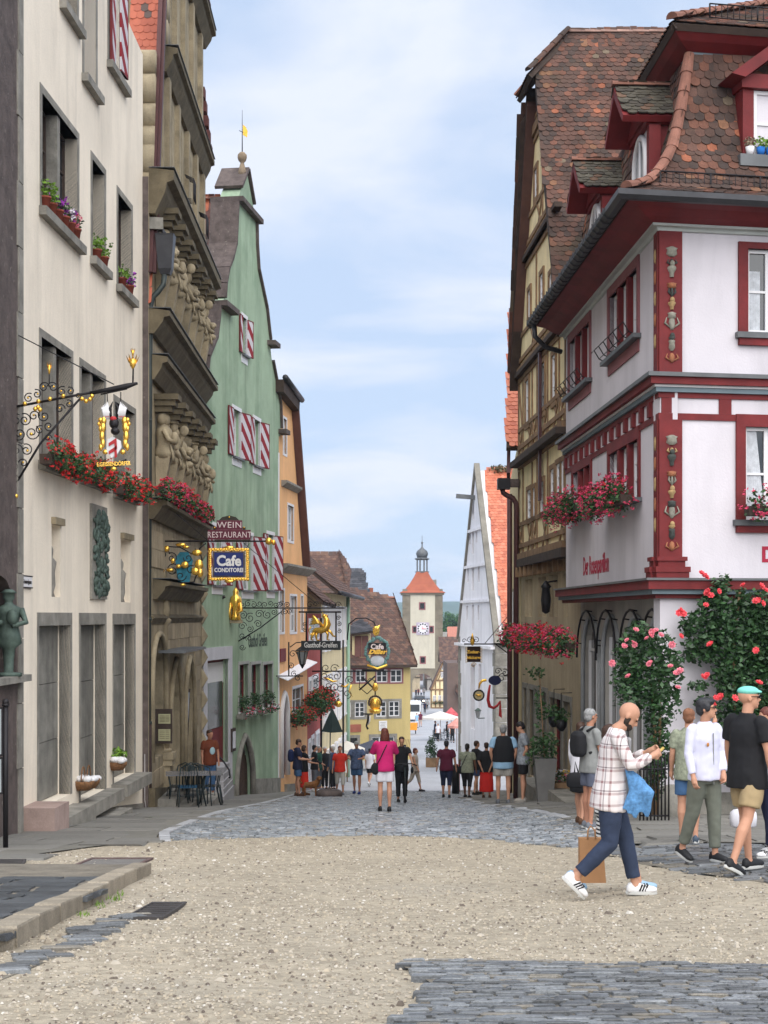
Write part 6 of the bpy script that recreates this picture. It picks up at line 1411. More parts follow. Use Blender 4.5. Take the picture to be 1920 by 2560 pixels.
# plants and display along that wall
tb = root('planter_tub', (P(1362, 0, 33).x, 33, G(P(1362, 0, 33).x, 33)), 'tall grey square tub with leafy climbing plant by the shop wall', 'planter'); c = Vector(tb.location)
b = MB(); b.loft([[c + Vector((x*w, y*w, z)) for x, y in ((-1, -1), (1, -1), (1, 1), (-1, 1))] for w, z in ((.16, 0), (.24, .95), (.25, 1.0), (.2, 1.0))], True, 0, False); b.build('tub', mat('grey_tub', (.17, .165, .16), var=.15, scale=3), tb)
b = MB(); rr = random.Random(8); leafclump(b, c + Vector((0, 0, 1.3)), (.34, .3, .34), 300, .05, rr); leafclump(b, c + Vector((-.25, 0, 1.1)), (.2, .2, .35), 120, .045, rr); leafclump(b, c + Vector((-.1, .2, 2.1)), (.15, .15, .6), 130, .05, rr); leafclump(b, c + Vector((-.2, .2, 2.9)), (.3, .15, .15), 60, .05, rr); b.build('foliage', M['leaf'], tb); b = MB(); b.tube([c + Vector((0, 0, .9)), c + Vector((-.1, .2, 2.9))], .015, 5); b.build('stem', M['timber'], tb)
for i, (px, py, Y) in enumerate(((1385, 1790, 33.2), (1403, 1800, 32.9))):
 c = P(px, py, Y); t = root('hanging_basket', c, ['hanging green plant basket further along the shop wall', 'hanging green plant basket nearer the corner house'][i], 'hanging basket'); b = MB(); b.lathe(c, [(.05, -.25), (.12, -.15), (.14, 0)], 8); b.build('basket', M['iron'], t); b = MB(); leafclump(b, c + Vector((0, 0, .08)), (.2, .18, .2), 150, .045, rr); b.build('foliage', M['leaf'], t); b = MB(); b.tube([c, c + Vector((.0, 0, .6)), c + Vector((.25, .1, .6))], .01, 4); b.build('hanger', M['iron'], t)
c = P(1391, 1955, 33.2); t = root('flower_display', c, 'low tray of mixed yellow and white flowers on a sloping stone sill', 'flower display'); b = MB(); b.box(c + Vector((-.35, -.2, -.12)), c + Vector((.35, .25, 0))); b.build('tray', M['timber'], t)
for m_, k in (('leaf', 60), ('fl_white', 26), ('fl_pinkr', 14)):
 b = MB(); leafclump(b, c + Vector((0, 0, .14)), (.36, .22, .17), k*2, .05, rr); b.build('foliage' if m_ == 'leaf' else 'blossoms', M[m_], t)
b = MB(); leafclump(b, c + Vector((.1, 0, .2)), (.3, .2, .12), 40, .05, rr); b.build('blossoms', mat('yellow_blossom', (.7, .45, .05), rand=.2), t)
b = MB(); F.box(b, F.U(1460, .6), F.U(1378, .6), -4.1, -3.85, .3, .75); b.hexa([F.p(-.1, F.g(0) - .1, .3), F.p(2.5, F.g(2) - .1, .3), F.p(2.5, F.g(2) - .1, .8), F.p(-.1, F.g(0) - .1, .8), F.p(-.1, F.g(0) + .35, .3), F.p(2.5, F.g(2) + .55, .3), F.p(2.5, F.g(2) + .55, .8), F.p(-.1, F.g(0) + .35, .8)]); b.build('stone_plinth', M['stone'], h)
# gutter box and red pipes at the far corner
rp = root('rain_downpipe', (F.p(L + .1, 0, .4).x, F.p(L + .1, 0, .4).y, F.g(L)), 'red brown rain pipe with square hopper at the far corner of the half timbered house', 'drainpipe'); Yp = 42.6
b = MB(); a, c = P(1245, 1222, Yp), P(1276, 1195, Yp); b.box((a.x, Yp, a.z), (c.x, Yp + .4, c.z)); b.build('hopper', M['iron'], rp)
b = MB(); a, c = P(1272, 1216, Yp), P(1299, 1197, Yp); b.box((a.x, Yp + .05, a.z), (c.x, Yp + .35, c.z)); b.build('inlet', M['dstone'], rp)
b = MB(); xg = P(1291, 1540, Yp).x; b.tube([P(1256, 1222, Yp + .2), P(1258, 1232, Yp + .2), P(1268, 1239, Yp + .2), P(1282, 1245, Yp + .2), P(1290, 1258, Yp + .2), P(1291, 1275, Yp + .2), (xg, Yp + .2, G(xg, Yp))], .075, 8); b.build('pipe', M['bpipe'], rp)
# cream house beyond
F = Fa(1298, 43.1, 1274, 56, (-1, 0)); h = house(F, 'narrow_cream_house', 'sliver of a cream house beyond the half timbered one')
wall(F, h, M['pale'], [(0, F.g(0) - 1), (0, 5.2), (F.L, 5.0), (F.L, F.g(F.L) - 1)], [], back=.4); backing(F, h, M['pale'], -8, 4.9, 3)
simple_roof(h, [P(1256 + 10, 1118, 43.3), P(1306, 1118, 43.3), P(1306, 782, 48.5), P(1275, 782, 48.5)], M['tile_o'], .18, .2, 100)
b = MB(); b.bar(P(1271, 1190, 43.2), P(1276, 778, 48.4), .1, .25); b.build('verge_board', M['bpipe'], h)
for k in range(3):
 u0 = F.L*(k + .3)/3; surround(F, h, M['stone'], u0, u0 + .9, -1, .8, .1, .04); window(F, h, u0, u0 + .9, -1, .8, d=0, cols=2, rows=3)
rp2 = root('rain_downpipe', (P(1273, 0, 52).x, 52, G(4.4, 52)), 'dark red pipe further down beside the cream sliver house', 'drainpipe'); b = MB(); x = P(1274, 0, 52).x; b.tube([(x, 52, G(x, 52)), (x, 52, P(1274, 1235, 52).z)], .09, 8); b.build('pipe', M['bpipe'], rp2)
# ---------------------------------------------------------------- white gabled church house
F = Fa(1240, 80, 1147, 92.2, (-1, 0)); h = house(F, 'white_gabled_hall', 'steep white gabled hall with orange tile roof and stone verge', 'hall'); L = F.L
ze, zr = -1.35, 8.45; gl = [rect(F.U(b_), F.U(a), F.uz(a, d_)[1], F.uz(a, c)[1]) for a, b_, c, d_ in ((1180, 1185, 1240, 1300), (1173, 1177, 1330, 1362), (1180, 1185, 1322, 1385), (1189, 1193, 1326, 1358), (1168, 1172, 1422, 1458), (1180, 1185, 1412, 1478), (1195, 1199, 1418, 1455), (1166, 1170, 1515, 1550), (1180, 1185, 1512, 1575), (1194, 1198, 1513, 1550), (1176, 1187, 1660, 1820), (1196, 1203, 1660, 1775))]
wall(F, h, M['gwhite'], [(0, -12), (0, ze), (L/2, zr), (L, ze), (L, -14)], gl, rev=.35, back=.6)
for q in gl: F.ppoly(h, 'glazing', mat('mauve_glazing', (.12, .10, .11), var=.3), q, -.34, -.3)
for z in (5.0, 2.9, .85, -1.75):
 t = max(0, (z - ze)/(zr - ze))*L/2; F.pbox(h, 'string_course', M['gwhite'], t, L - t, z - .06, z + .1, -.1, .14 if z > -1 else .3)
for s in (0, 1):
 ua, ub = (0, L/2) if s == 0 else (L, L/2); b = MB(); F.poly(b, [(ua, ze - .1), (ub, zr + .1), (ub, zr + .45), (ua - (.32 if s == 0 else -.32), ze - .1)], -.2, .12); b.build('verge_coping', mat('lichen_stone', (.21, .195, .165), var=.3, scale=1.2, fine=.15, spots=((.5, .48, .42), .66, 3)), h)
W3 = Fa(1240, 80, 1420, 80.8, (0, -1)); wall(W3, h, M['gwhite'], [(0, -12), (0, ze), (W3.L, ze), (W3.L, -12)], [rect(W3.U(1250), W3.U(1262), W3.uz(1250, 1900)[1], W3.uz(1250, 1700)[1])], rev=.3, back=.4, name='side_wall')
for k in range(13):
 z = -11 + k*.75; w = .9 if k % 2 else .6; W3.pbox(h, 'quoin_stone', M['stone'], -.02, w, z, z + .73, -.1, .05); F.pbox(h, 'quoin_stone', M['stone'], -.02, w*.8, z, z + .73, -.1, .06)
 F.pbox(h, 'quoin_stone', M['stone'], L - w, L, z, z + .73, -.1, .04)
mid = F.p(L/2, zr, 0); A = F.p(.0, ze - .1, -.5); A.y -= .25
apx = F.p(L/2, zr, -.5); upv = apx - A; V = Vector((0, upv.y, upv.z))
tiled(h, 'roof_tiles', M['tile_o'], A, (1, 0, 0), V, [(0, 0), (upv.x, V.length), (4.6, V.length), (4.6, 0)], w=.21, e=.2, t=.022, nparts=300, deck=M['dtimber'], key=lambda p: p.x*4 + abs(p.z - 3), jit=.3)
W3.pbox(h, 'gutter', M['zinc'], .2, W3.L, ze - .22, ze - .02, .02, .3)
b = MB(); b.bar(F.p(L/2 + .4, 6.9, -.4), F.p(L/2 + .4, 7.0, 1.1), .2, .25); b.build('hoist_beam', M['lead'], h)
b = MB(); leafclump(b, apx + Vector((.9, 0, .1)), (.7, .4, .28), 260, .1, random.Random(3)); b.build('ridge_growth', mat('dry_moss', (.16, .13, .07), rand=.4), h)
# ---------------------------------------------------------------- gate tower
T0 = Vector((P(1056, 0, 300).x, 300)); tw = root('gate_tower', (T0.x, 304, G(T0.x, 300)), 'square white gate tower with clock, red pyramid roof and lantern at the street end', 'tower')
FT = Fa(1007, 300, 1106, 300, (0, -1)); F = FT; L = F.L; zg = G(T0.x, 300)
zt = P(0, 1487, 300).z; ar = arch(F.U(1031), F.U(1082), zg - .5, P(0, 1684, 300).z, 12)
wall(F, tw, mat('tower_stone', (.20, .17, .125), var=.22, scale=.5, fine=.15), [(0, zg - 2), (0, zt), (L, zt), (L, zg - 2)], [], rev=8, back=8) if False else None
b = MB(); loops = [[(0, zg - 2), (0, zt), (L, zt), (L, zg - 2)], ar]; flat = [q for l in loops for q in l]; tr = tessellate_polygon([[Vector((u, z, 0)) for u, z in l] for l in loops])
for d in (0, -8): b.add([F.p(u, z, d) for u, z in flat], [tuple(t) for t in tr])
for l in loops: n = len(l); b.add([F.p(u, z, 0) for u, z in l] + [F.p(u, z, -8) for u, z in l], [(i, (i + 1) % n, (i + 1) % n + n, i + n) for i in range(n)])
m_ts = mat('tower_stone', (.20, .17, .125), var=.22, scale=.5, fine=.15); b.build('wall', m_ts, tw)
F.pbox(tw, 'plaster_panel', M['towerw'], F.U(1026), F.U(1087.5), P(0, 1671, 300).z, zt - .02, -.1, .1)
for k in range(16): 
 z = zg + 1 + k*1.35
 for s in (0, 1): w = .9 if (k + s) % 2 else .55; F.pbox(tw, 'quoin_stone', m_ts, -.06 if s == 0 else L - w, w if s == 0 else L + .06, z, z + 1.2, -.3, .12)
def trect(a, b_, c, d_): return (F.U(a), F.U(b_), P(0, d_, 300).z, P(0, c, 300).z)
for q in ((1050, 1061, 1508, 1522), (1052, 1062, 1643, 1657), (1033, 1040, 1567, 1580), (1075, 1082, 1567, 1580)):
 u0, u1, z0, z1 = trect(*q); surround(F, tw, M['ox_l'], u0, u1, z0, z1, .22, .16); F.pbox(tw, 'window', M['glass_d'], u0, u1, z0, z1, .05, .12)
u0, u1, z0, z1 = trect(1041, 1073, 1556, 1587); ck = F.pbox(tw, 'clock', mat('clock_ground', (.42, .36, .44), var=.1), u0, u1, z0, z1, .05, .22); cc = F.p((u0 + u1)/2, (z0 + z1)/2, .24); rc = (u1 - u0)*.46
b = MB(); b.loft([[cc + Vector((rc*math.cos(a), dy, rc*math.sin(a))) for a in [2*math.pi*k/24 for k in range(24)]] for dy in (0, -.05)], True, 0, False); b.build('clock_face', mat('clock_white', (.7, .68, .72), var=.03), ck)
b = MB()
for k in range(12): a = 2*math.pi*k/12; b.box(cc + Vector((rc*.8*math.cos(a) - .14, -.09, rc*.8*math.sin(a) - .14)), cc + Vector((rc*.8*math.cos(a) + .14, -.05, rc*.8*math.sin(a) + .14)))
b.build('hour_mark', M['glass_d'], ck)
b = MB(); b.bar(cc + Vector((-.15, -.12, 0)), cc + Vector((.75, -.12, -.05)), .14, .04); b.bar(cc + Vector((.0, -.14, -.1)), cc + Vector((-.15, -.14, .5)), .14, .04); b.build('clock_hand', mat('red_hand', (.7, .05, .04)), ck)
F.pbox(tw, 'cornice', m_ts, -.35, L + .35, zt, zt + .45, -8.3, .35)
def P3(u, z, v): return F.p(u, z, -v)
prof = [(-.6, zt + .46), (.35, zt + .95), (1.4, zt + 2.2), (2.3, zt + 3.6), (2.9, zt + 4.75)]
m_tt = mat('tower_roof_tile', (.34, .10, .055), var=.2, scale=.6, fine=.25)
for side in range(4):
 b = MB(); rings = []
 c = Vector((F.p(L/2, 0, -4).x, 304, 0)); Hh = L/2
 for (i0, z_0), (i1, z_1) in zip(prof, prof[1:]):
  n = 5
  for k in range(n):
   a0 = i0 + (i1 - i0)*k/n; a1 = i0 + (i1 - i0)*(k + 1)/n; q0 = z_0 + (z_1 - z_0)*k/n; q1 = z_0 + (z_1 - z_0)*(k + 1)/n
   w0, w1 = Hh - a0, Hh - a1 + .05; vs = [(-w0, -w0, q0), (w0, -w0, q0), (w1, -w1, q1 - .0), (-w1, -w1, q1), (-w0, -w0, q0 - .06), (w0, -w0, q0 - .06)]
   rot = Matrix.Rotation(side*math.pi/2, 3, 'Z'); b.add([c + rot @ Vector(v) for v in vs], [(0, 1, 2, 3), (4, 5, 1, 0)])
 b.build('roof', m_tt, tw)
zl = zt + 4.7; c = Vector((F.p(L/2, 0, 0).x, 304, 0))
b = MB(); b.lathe(c + Vector((0, 0, zl)), [(1.4, -.1), (1.4, .15), (1.2, .2)], 8, smooth=False); b.lathe(c + Vector((0, 0, zl + 2.5)), [(1.2, 0), (1.5, .15), (1.5, .3), (1.0, .5)], 8, smooth=False)
for k in range(8): a = 2*math.pi*(k + .5)/8; p_ = c + Vector((1.08*math.cos(a), 1.08*math.sin(a), zl)); b.bar(p_, p_ + Vector((0, 0, 2.6)), .28)
lt = b.build('lantern', M['lead'], tw); b = MB(); b.lathe(c + Vector((0, 0, zl + 2.9)), [(.95, 0), (1.15, .5), (1.25, .95), (1.0, 1.5), (.45, 1.9), (.15, 2.3), (.1, 2.9), (.22, 3.05), (.22, 3.25), (.06, 3.4), (.05, 4.6)], 12); b.build('onion_dome', M['lead'], lt)
b = MB(); p_ = P(1087, 1474, 302); b.box((p_.x - .35, 302, p_.z - 1), (p_.x + .35, 302.8, P(0, 1449, 302).z)); b.build('chimney', M['stone'], tw)
# ================================================================ signs and wrought iron
EX, EZ = Vector((1, 0, 0)), Vector((0, 0, 1))
def bead(b, c, r): b.ell(c, r, 8, 6)
def scrolls(b, g, items, Y, r=.012):
 """items: (px, py, radius px, turns, start angle, direction) scrolls drawn in the sign's own plane"""
 for k, (px, py, rp, tn, a0, sg) in enumerate(items):
  R_ = rp/3700*Y; pts = spiral(P(px, py, Y), R_, R_*.18, tn, a0, EX, EZ, 20, sg); b.tube(pts, r, 4)
  if g is not None: bead(g, pts[-1], R_*.22)
# big bracket with coat of arms on the dark corner
Y = 22.6; s = root('wrought_iron_sign', P(24, 1240, Y), 'large wrought iron bracket with gilded scrolls and hanging coat of arms, lettered banner', 'sign')
b = MB(); b.tube([P(23, 1010, Y), P(22, 1247, Y)], .022, 6); b.tube([P(22, 1020, Y), P(330, 962, Y)], .02, 6); b.tube([P(26, 1232, Y), P(100, 1110, Y), P(204, 992, Y)], .018, 6)
b.tube([P(225, 983, Y), P(262, 976, Y), P(318, 965, Y), P(344, 958, Y)], [.03, .035, .045, .02], 6); b.tube([P(332, 960, Y), P(333, 918, Y)], .014, 5); b.tube([P(252, 986, Y), P(318, 972, Y)], .012, 4)
b.tube([P(268, 985, Y), P(269, 1008, Y)], .008, 4); b.tube([P(302, 980, Y), P(302, 1008, Y)], .008, 4); b.build('bracket', M['iron'], s)
b = MB(); b.tube([P(22, 826, Y), P(285, 961, Y)], .008, 4); b.build('stay_rod', M['iron'], s)
b = MB(); g = MB(); rr = random.Random(6)
it = [(40, 1050, 16, 1.3, 1, 1), (62, 1050, 17, 1.5, 2, -1), (85, 1040, 14, 1.3, 0, 1), (48, 1085, 18, 1.5, 3, 1), (80, 1082, 20, 1.5, 1, -1), (40, 1125, 17, 1.4, 0, 1), (66, 1125, 16, 1.4, 2, -1), (38, 1165, 14, 1.3, 1, 1), (58, 1158, 12, 1.2, 3, -1), (36, 1195, 10, 1.2, 0, 1), (110, 1040, 16, 1.4, 2, 1), (122, 1065, 14, 1.3, 0, -1), (100, 1075, 12, 1.2, 1, 1), (150, 1022, 13, 1.3, 0, 1), (172, 1010, 11, 1.2, 2, -1), (72, 995, 13, 1.3, 1, 1), (92, 985, 12, 1.3, 2, -1), (110, 968, 14, 1.4, 0, 1), (132, 968, 14, 1.4, 3, -1), (155, 978, 13, 1.3, 1, 1), (175, 978, 11, 1.2, 2, -1), (195, 990, 8, 1, 0, 1), (120, 1095, 10, 1.2, 0, 1)]
scrolls(b, g, it, Y - .01, .009); b.build('scrollwork', M['iron'], s)
for px, py in ((62, 1009), (96, 1003), (125, 997), (158, 990), (205, 997), (215, 1003), (225, 998), (230, 990), (33, 1230), (40, 1240), (95, 1018), (100, 1024), (88, 1022)): bead(g, P(px, py, Y - .03), .035)
g.build('gilt_ornament', M['gold'], s)
def tulip(px, py, w, h, Y, par):
 b = MB(); c = P(px, py, Y); W = w/3700*Y; H = h/3700*Y
 for k in range(5):
  a = -1.1 + .55*k; tip = c + EX*(math.sin(a)*W) + EZ*(H*(.75 + .25*math.cos(a))); midp = c + EX*(math.sin(a)*W*.55) + EZ*H*.4
  n = Vector((math.cos(a), -.5, -math.sin(a)*.3))*W*.22; b.add([c, midp - n, tip, midp + n], [(0, 1, 2, 3)])
 b.lathe(c, [(.01, -.03), (W*.35, H*.1), (W*.42, H*.3), (W*.3, H*.55), (.01, H*.6)], 8)
 return b.build('gilt_tulip', M['gold'], par)
tulip(332, 918, 20, 36, Y, s); tulip(332, 886, 8, 18, Y, s); tulip(123, 930, 9, 30, Y, s)
b = MB(); b.tube([P(123, 960, Y), P(123, 928, Y)], .008, 4); b.build('stem', M['iron'], s)
# the arms: wings, helmet, mantling, shield with chevrons, banner
Ya = Y - .05; ca = lambda px, py, d=0: P(px, py, Ya - d)
for sg, m in ((-1, 0), (1, 0)):
 b = MB()
 for k in range(6):
  x = 285 + sg*(12 + k*3.2); b.tube([ca(x - sg*4, 1048, .02), ca(x, 1030 - k*1.5, .03), ca(x + sg*5, 1004 + k*3, .02)], [.02, .025, .004], 4)
 b.build('silver_wing', M['wood_w'], s); b = MB(); b.tube([ca(285 + sg*8, 1048, .03), ca(285 + sg*10, 1020, .03), ca(285 + sg*3, 1004, .03)], [.02, .025, .005], 5); b.build('black_feather', M['iron'], s)
b = MB(); b.ell(ca(285, 1058, .05), (.075, .06, .09), 9, 7); b.ell(ca(288, 1078, .06), (.07, .07, .06), 9, 6); b.build('helmet', M['iron'], s)
b = MB(); b.ell(ca(283, 1047, .07), (.055, .04, .04), 8, 5); b.box(ca(262, 1043, .04), ca(277, 1040, .02)); b.box(ca(293, 1043, .04), ca(312, 1040, .02)); b.build('red_torse', mat('sign_red', (.42, .025, .03), var=.1, rough=.5), s)
b = MB(); rr = random.Random(9)
for sg in (-1, 1):
 for (dx, y0, dy, r) in ((26, 1052, 10, .045), (34, 1050, 6, .035), (28, 1068, 14, .05), (34, 1072, 8, .03), (30, 1090, 14, .045), (28, 1108, 12, .04), (33, 1118, 9, .035), (22, 1130, 6, .045), (38, 1060, 5, .025)):
  x = 285 + sg*dx; b.ell(ca(x, y0, .03), (r, .03, dy/3700*Ya*1.1), 7, 5)
b.ell(ca(284, 1172, .03), (.05, .03, .035), 7, 5); b.build('gilt_mantling', M['gold'], s)
sh = [ca(270, 1100), ca(283, 1092), ca(303, 1103), ca(305, 1120), ca(295, 1135), ca(281, 1146), ca(268, 1130)]
b = MB(); b.prism(sh, (0, -.05, 0)); b.build('shield', M['wood_w'], s)
b = MB()
for y in (1102, 1122): b.prism([ca(272, y + 14, .055), ca(272, y + 6, .055), ca(291, y - 7, .055), ca(293, y + 20, .055), ca(287, y + 24, .055), ca(286, y + 6, .055)], (0, -.012, 0))
b.build('shield_chevron', mat('sign_red', None), s)
b = MB(); n = 8; pts = [(252 + 64*k/n, 1152 + 7*math.sin(math.pi*k/n) - 9*k/n*.6) for k in range(n + 1)]
for (x0, y0), (x1, y1) in zip(pts, pts[1:]): b.hexa([ca(x0, y0 + 13), ca(x1, y1 + 13), ca(x1, y1 + 13, .02), ca(x0, y0 + 13, .02), ca(x0, y0), ca(x1, y1), ca(x1, y1, .02), ca(x0, y0, .02)])
b.build('banner', M['iron'], s); text(s, 'E.GEISSENDÖRFER', M['gold'], ca(284, 1160, .03), (1, 0, .08), EZ, .085, .002, sx=.75, bold=.002)
# golden ship sign on the sandstone house
Y = 35.2; s = root('ship_sign', P(390, 1475, Y), 'openwork sign of gilded leaves around a blue ship panel on the sandstone house', 'sign')
b = MB(); b.tube([P(388, 1352, Y), P(388, 1480, Y)], .03, 6); b.tube([P(384, 1353, Y), P(685, 1353, Y)], .022, 6); b.tube([P(388, 1470, Y), P(410, 1455, Y), P(450, 1458, Y), P(485, 1455, Y), P(505, 1400, Y), P(498, 1372, Y), P(515, 1358, Y)], .018, 5); b.tube([P(392, 1430, Y), P(395, 1380, Y), P(410, 1366, Y), P(450, 1368, Y), P(480, 1385, Y), P(490, 1372, Y)], .015, 5); b.tube([P(362, 1215, Y), P(520, 1352, Y)], .008, 4); b.build('bracket', M['iron'], s)
b = MB(); scrolls(b, None, [(408, 1385, 16, 1.3, 0, 1), (430, 1395, 14, 1.3, 2, -1), (432, 1425, 16, 1.3, 1, 1), (470, 1395, 12, 1.2, 3, 1), (452, 1440, 14, 1.2, 0, -1), (478, 1425, 12, 1.2, 1, 1)], Y, .012); b.build('scrollwork', M['iron'], s)
b = MB(); rr = random.Random(2)
for px, py, w, h in ((398, 1410, 9, 14), (394, 1430, 7, 12), (404, 1425, 8, 9), (416, 1372, 8, 8), (452, 1362, 14, 5), (465, 1368, 9, 4), (492, 1382, 13, 8), (497, 1412, 11, 14), (488, 1428, 11, 10), (500, 1432, 8, 12), (425, 1425, 10, 5), (415, 1455, 14, 7), (432, 1460, 9, 6), (455, 1462, 10, 4), (432, 1402, 6, 7), (462, 1412, 10, 9), (446, 1416, 7, 6)): b.ell(P(px, py, Y - .05), (w/3700*Y, .05, h/3700*Y), 8, 6)
b.build('gilt_leaf', M['gold'], s)
b = MB(); b.prism([P(444, 1455, Y), P(474, 1455, Y), P(482, 1400, Y), P(470, 1380, Y), P(450, 1380, Y), P(438, 1395, Y)], (0, .03, 0)); b.build('blue_panel', mat('sea_blue_paint', (.03, .16, .22), var=.4, scale=8), s)
b = MB(); bead(b, P(672, 1353, Y), .09); b.ell(P(684, 1356, Y), (.05, .05, .07), 8, 6); b.build('gilt_ball', M['gold'], s)
# wine restaurant and cafe signs
s = root('restaurant_sign', P(572, 1350, Y - .05), 'dark red two tier restaurant board lettered in cream with an arched top', 'sign')
Yb = Y - .08; m_wr = mat('wine_red_enamel', (.10, .010, .026), rough=.4, var=.08); m_crm = mat('cream_letter', (.62, .52, .5), var=.03)
b = MB(); prect(b, 520, 1325, 627, 1349, Yb, .05); prect(b, 542, 1301, 606, 1324.6, Yb, .05); b.build('board', m_wr, s)
b = MB(); prect(b, 538, 1349.5, 627, 1352, Yb, .06); b.prism([P(548, 1300.5, Yb), P(556, 1293, Yb), P(573, 1289, Yb), P(590, 1293, Yb), P(598, 1300.5, Yb)], (0, -.05, 0)); prect(b, 534, 1318, 541.5, 1324.5, Yb, .04); prect(b, 606.5, 1318, 614, 1324.5, Yb, .04); b.build('crest_board', mat('olive_black', (.04, .035, .025)), s)
b = MB(); [bead(b, P(x, y, Yb - .06), .022) for x, y in ((573, 1293), (537, 1319), (610, 1319))]; b.build('gilt_rosette', M['gold'], s)
text(s, 'WEIN', m_crm, P(574, 1313, Yb - .056), EX, EZ, .205, .002, sx=1.05, spacing=1.1); text(s, 'RESTAURANT', m_crm, P(573.5, 1337.5, Yb - .056), EX, EZ, .20, .002, sx=.80, spacing=1.08)
b = MB()
for k in range(24): x = 523 + k*4.4; bead(b, P(x, 1356, Yb), .012)
b.build('bead_chain', M['wood_w'], s)
s = root('cafe_sign', P(573, 1455, Yb), 'blue enamel cafe board with white lettering in an ornate gilt frame', 'sign')
b = MB(); prect(b, 532, 1379, 612, 1443, Yb, .03); b.build('frame_liner', M['dstone'], s); b = MB(); prect(b, 536, 1382, 608, 1439, Yb - .031, .02); b.build('board', mat('royal_blue_enamel', (.008, .02, .13), rough=.35, var=.05), s)
b = MB(); rr = random.Random(3)
for k in range(56):
 t = k/56*4; e = int(t); f = t - e; px, py = ((525 + 94*f, 1374), (619, 1374 + 74*f), (619 - 94*f, 1448), (525, 1448 - 74*f))[e]
 b.ell(P(px + rr.uniform(-1, 1), py + rr.uniform(-1, 1), Yb - .03), (.04, .035, .04), 6, 5)
for x0, y0, x1, y1 in ((522, 1371, 622, 1378), (522, 1444, 622, 1451), (522, 1378, 529, 1444), (615, 1378, 622, 1444)): prect(b, x0, y0, x1, y1, Yb, .045)
b.ell(P(573, 1369, Yb - .03), (.13, .03, .045), 8, 6); b.ell(P(573, 1453, Yb - .03), (.12, .03, .045), 8, 6); b.build('gilt_frame', M['gold'], s)
m_wl = mat('white_letter', (.7, .68, .66)); text(s, 'Cafe', m_wl, P(572, 1403, Yb - .055), EX, EZ, .34, .002, sx=.92, bold=.012); text(s, 'CONDITOREI', m_wl, P(572, 1425.5, Yb - .055), EX, EZ, .135, .002, sx=.84, bold=.004)
b = MB(); b.tube([P(522, 1360, Yb), P(530, 1378, Yb)], .008, 4); b.tube([P(622, 1360, Yb), P(612, 1378, Yb)], .008, 4); b.build('hanger', M['iron'], s)
# griffin inn sign
Y = 47.8; s = root('griffin_sign', P(594, 1640, Y), 'long scrolled bracket carrying a gilded griffin above a black inn name board', 'sign')
b = MB(); b.tube([P(594, 1490, Y), P(593, 1645, Y)], .035, 6); b.tube([P(594, 1520, Y), P(862, 1520, Y)], .025, 6); b.tube([P(596, 1603, Y), P(650, 1570, Y), P(705, 1528, Y)], .02, 5); b.tube([P(747, 1530, Y), P(853, 1530, Y)], .03, 6)
b.tube([P(766, 1530, Y), P(766, 1603, Y)], .03, 6); b.tube([P(840, 1530, Y), P(840, 1603, Y)], .03, 6); b.tube([P(608, 1357, Y), P(790, 1508, Y)], .01, 4); b.build('bracket', M['iron'], s)
b = MB(); it = []
rr = random.Random(11)
for k in range(9): it.append((606 + k*14, 1512 - (k % 2)*3, 9 - .3*k, 1.3, k, 1 if k % 2 else -1))
for (px, py, r) in ((608, 1538, 11), (625, 1545, 13), (648, 1535, 11), (668, 1537, 11), (606, 1565, 11), (625, 1572, 9), (606, 1590, 9), (622, 1596, 8), (645, 1560, 10), (606, 1618, 8), (685, 1530, 8), (712, 1530, 9), (725, 1528, 7), (700, 1512, 8), (718, 1512, 8), (762, 1560, 6), (762, 1575, 6), (848, 1560, 6), (848, 1578, 6), (846, 1545, 6)): it.append((px, py, r, 1.5, px % 6, 1 if py % 2 else -1))
for (px, py, r) in ((775, 1512, 9), (790, 1510, 7), (815, 1508, 9), (830, 1512, 9), (845, 1512, 8)): it.append((px, py, r, 1.3, px % 5, 1))
scrolls(b, None, it, Y - .01, .011); b.build('scrollwork', M['iron'], s)
# griffin: body, legs, neck, beaked head, raised wing, tail
Yg = Y - .03; g = lambda px, py, d=0: P(px, py, Yg - d); b = MB()
b.tube([g(782, 1580), g(790, 1576), g(803, 1576), g(814, 1570), g(818, 1560), g(816, 1548), g(811, 1541)], [.05, .1, .11, .14, .13, .09, .06], 9)
b.ell(g(811, 1540), (.08, .07, .07), 8, 6); b.tube([g(814, 1539), g(819, 1539), g(820, 1543)], [.045, .025, .005], 6); b.tube([g(808, 1537), g(806, 1531)], [.02, .005], 5)
for x0, y0, x1, y1, x2, y2 in ((787, 1580, 780, 1590, 778, 1599), (792, 1581, 790, 1590, 792, 1600), (813, 1575, 820, 1586, 818, 1599), (817, 1572, 828, 1582, 833, 1590)): b.tube([g(x0, y0), g(x1, y1), g(x2, y2), g(x2 + 6, y2 + 1)], [.06, .045, .03, .03], 6)
b.tube([g(783, 1580), g(775, 1588), g(772, 1575), g(778, 1566)], [.03, .02, .02, .03], 5)
for k in range(7): x = 800 - k*1.2; b.tube([g(808 - k*.8, 1565 - k*.6, .05), g(795 - k*1.5, 1556 - k*2, .08), g(773 + k*1.5, 1562 - k*4.2, .06)], [.05, .055, .012], 6)
b.build('gilt_griffin', M['gold'], s)
b = MB(); prect(b, 753, 1602, 852, 1625, Y, .06); b.build('name_board', mat('black_board', (.018, .022, .024), rough=.5), s)
text(s, 'Gasthof-Greifen', m_wl, P(802, 1613, Y - .065), EX, EZ, .235, .002, sx=.70, bold=.004)
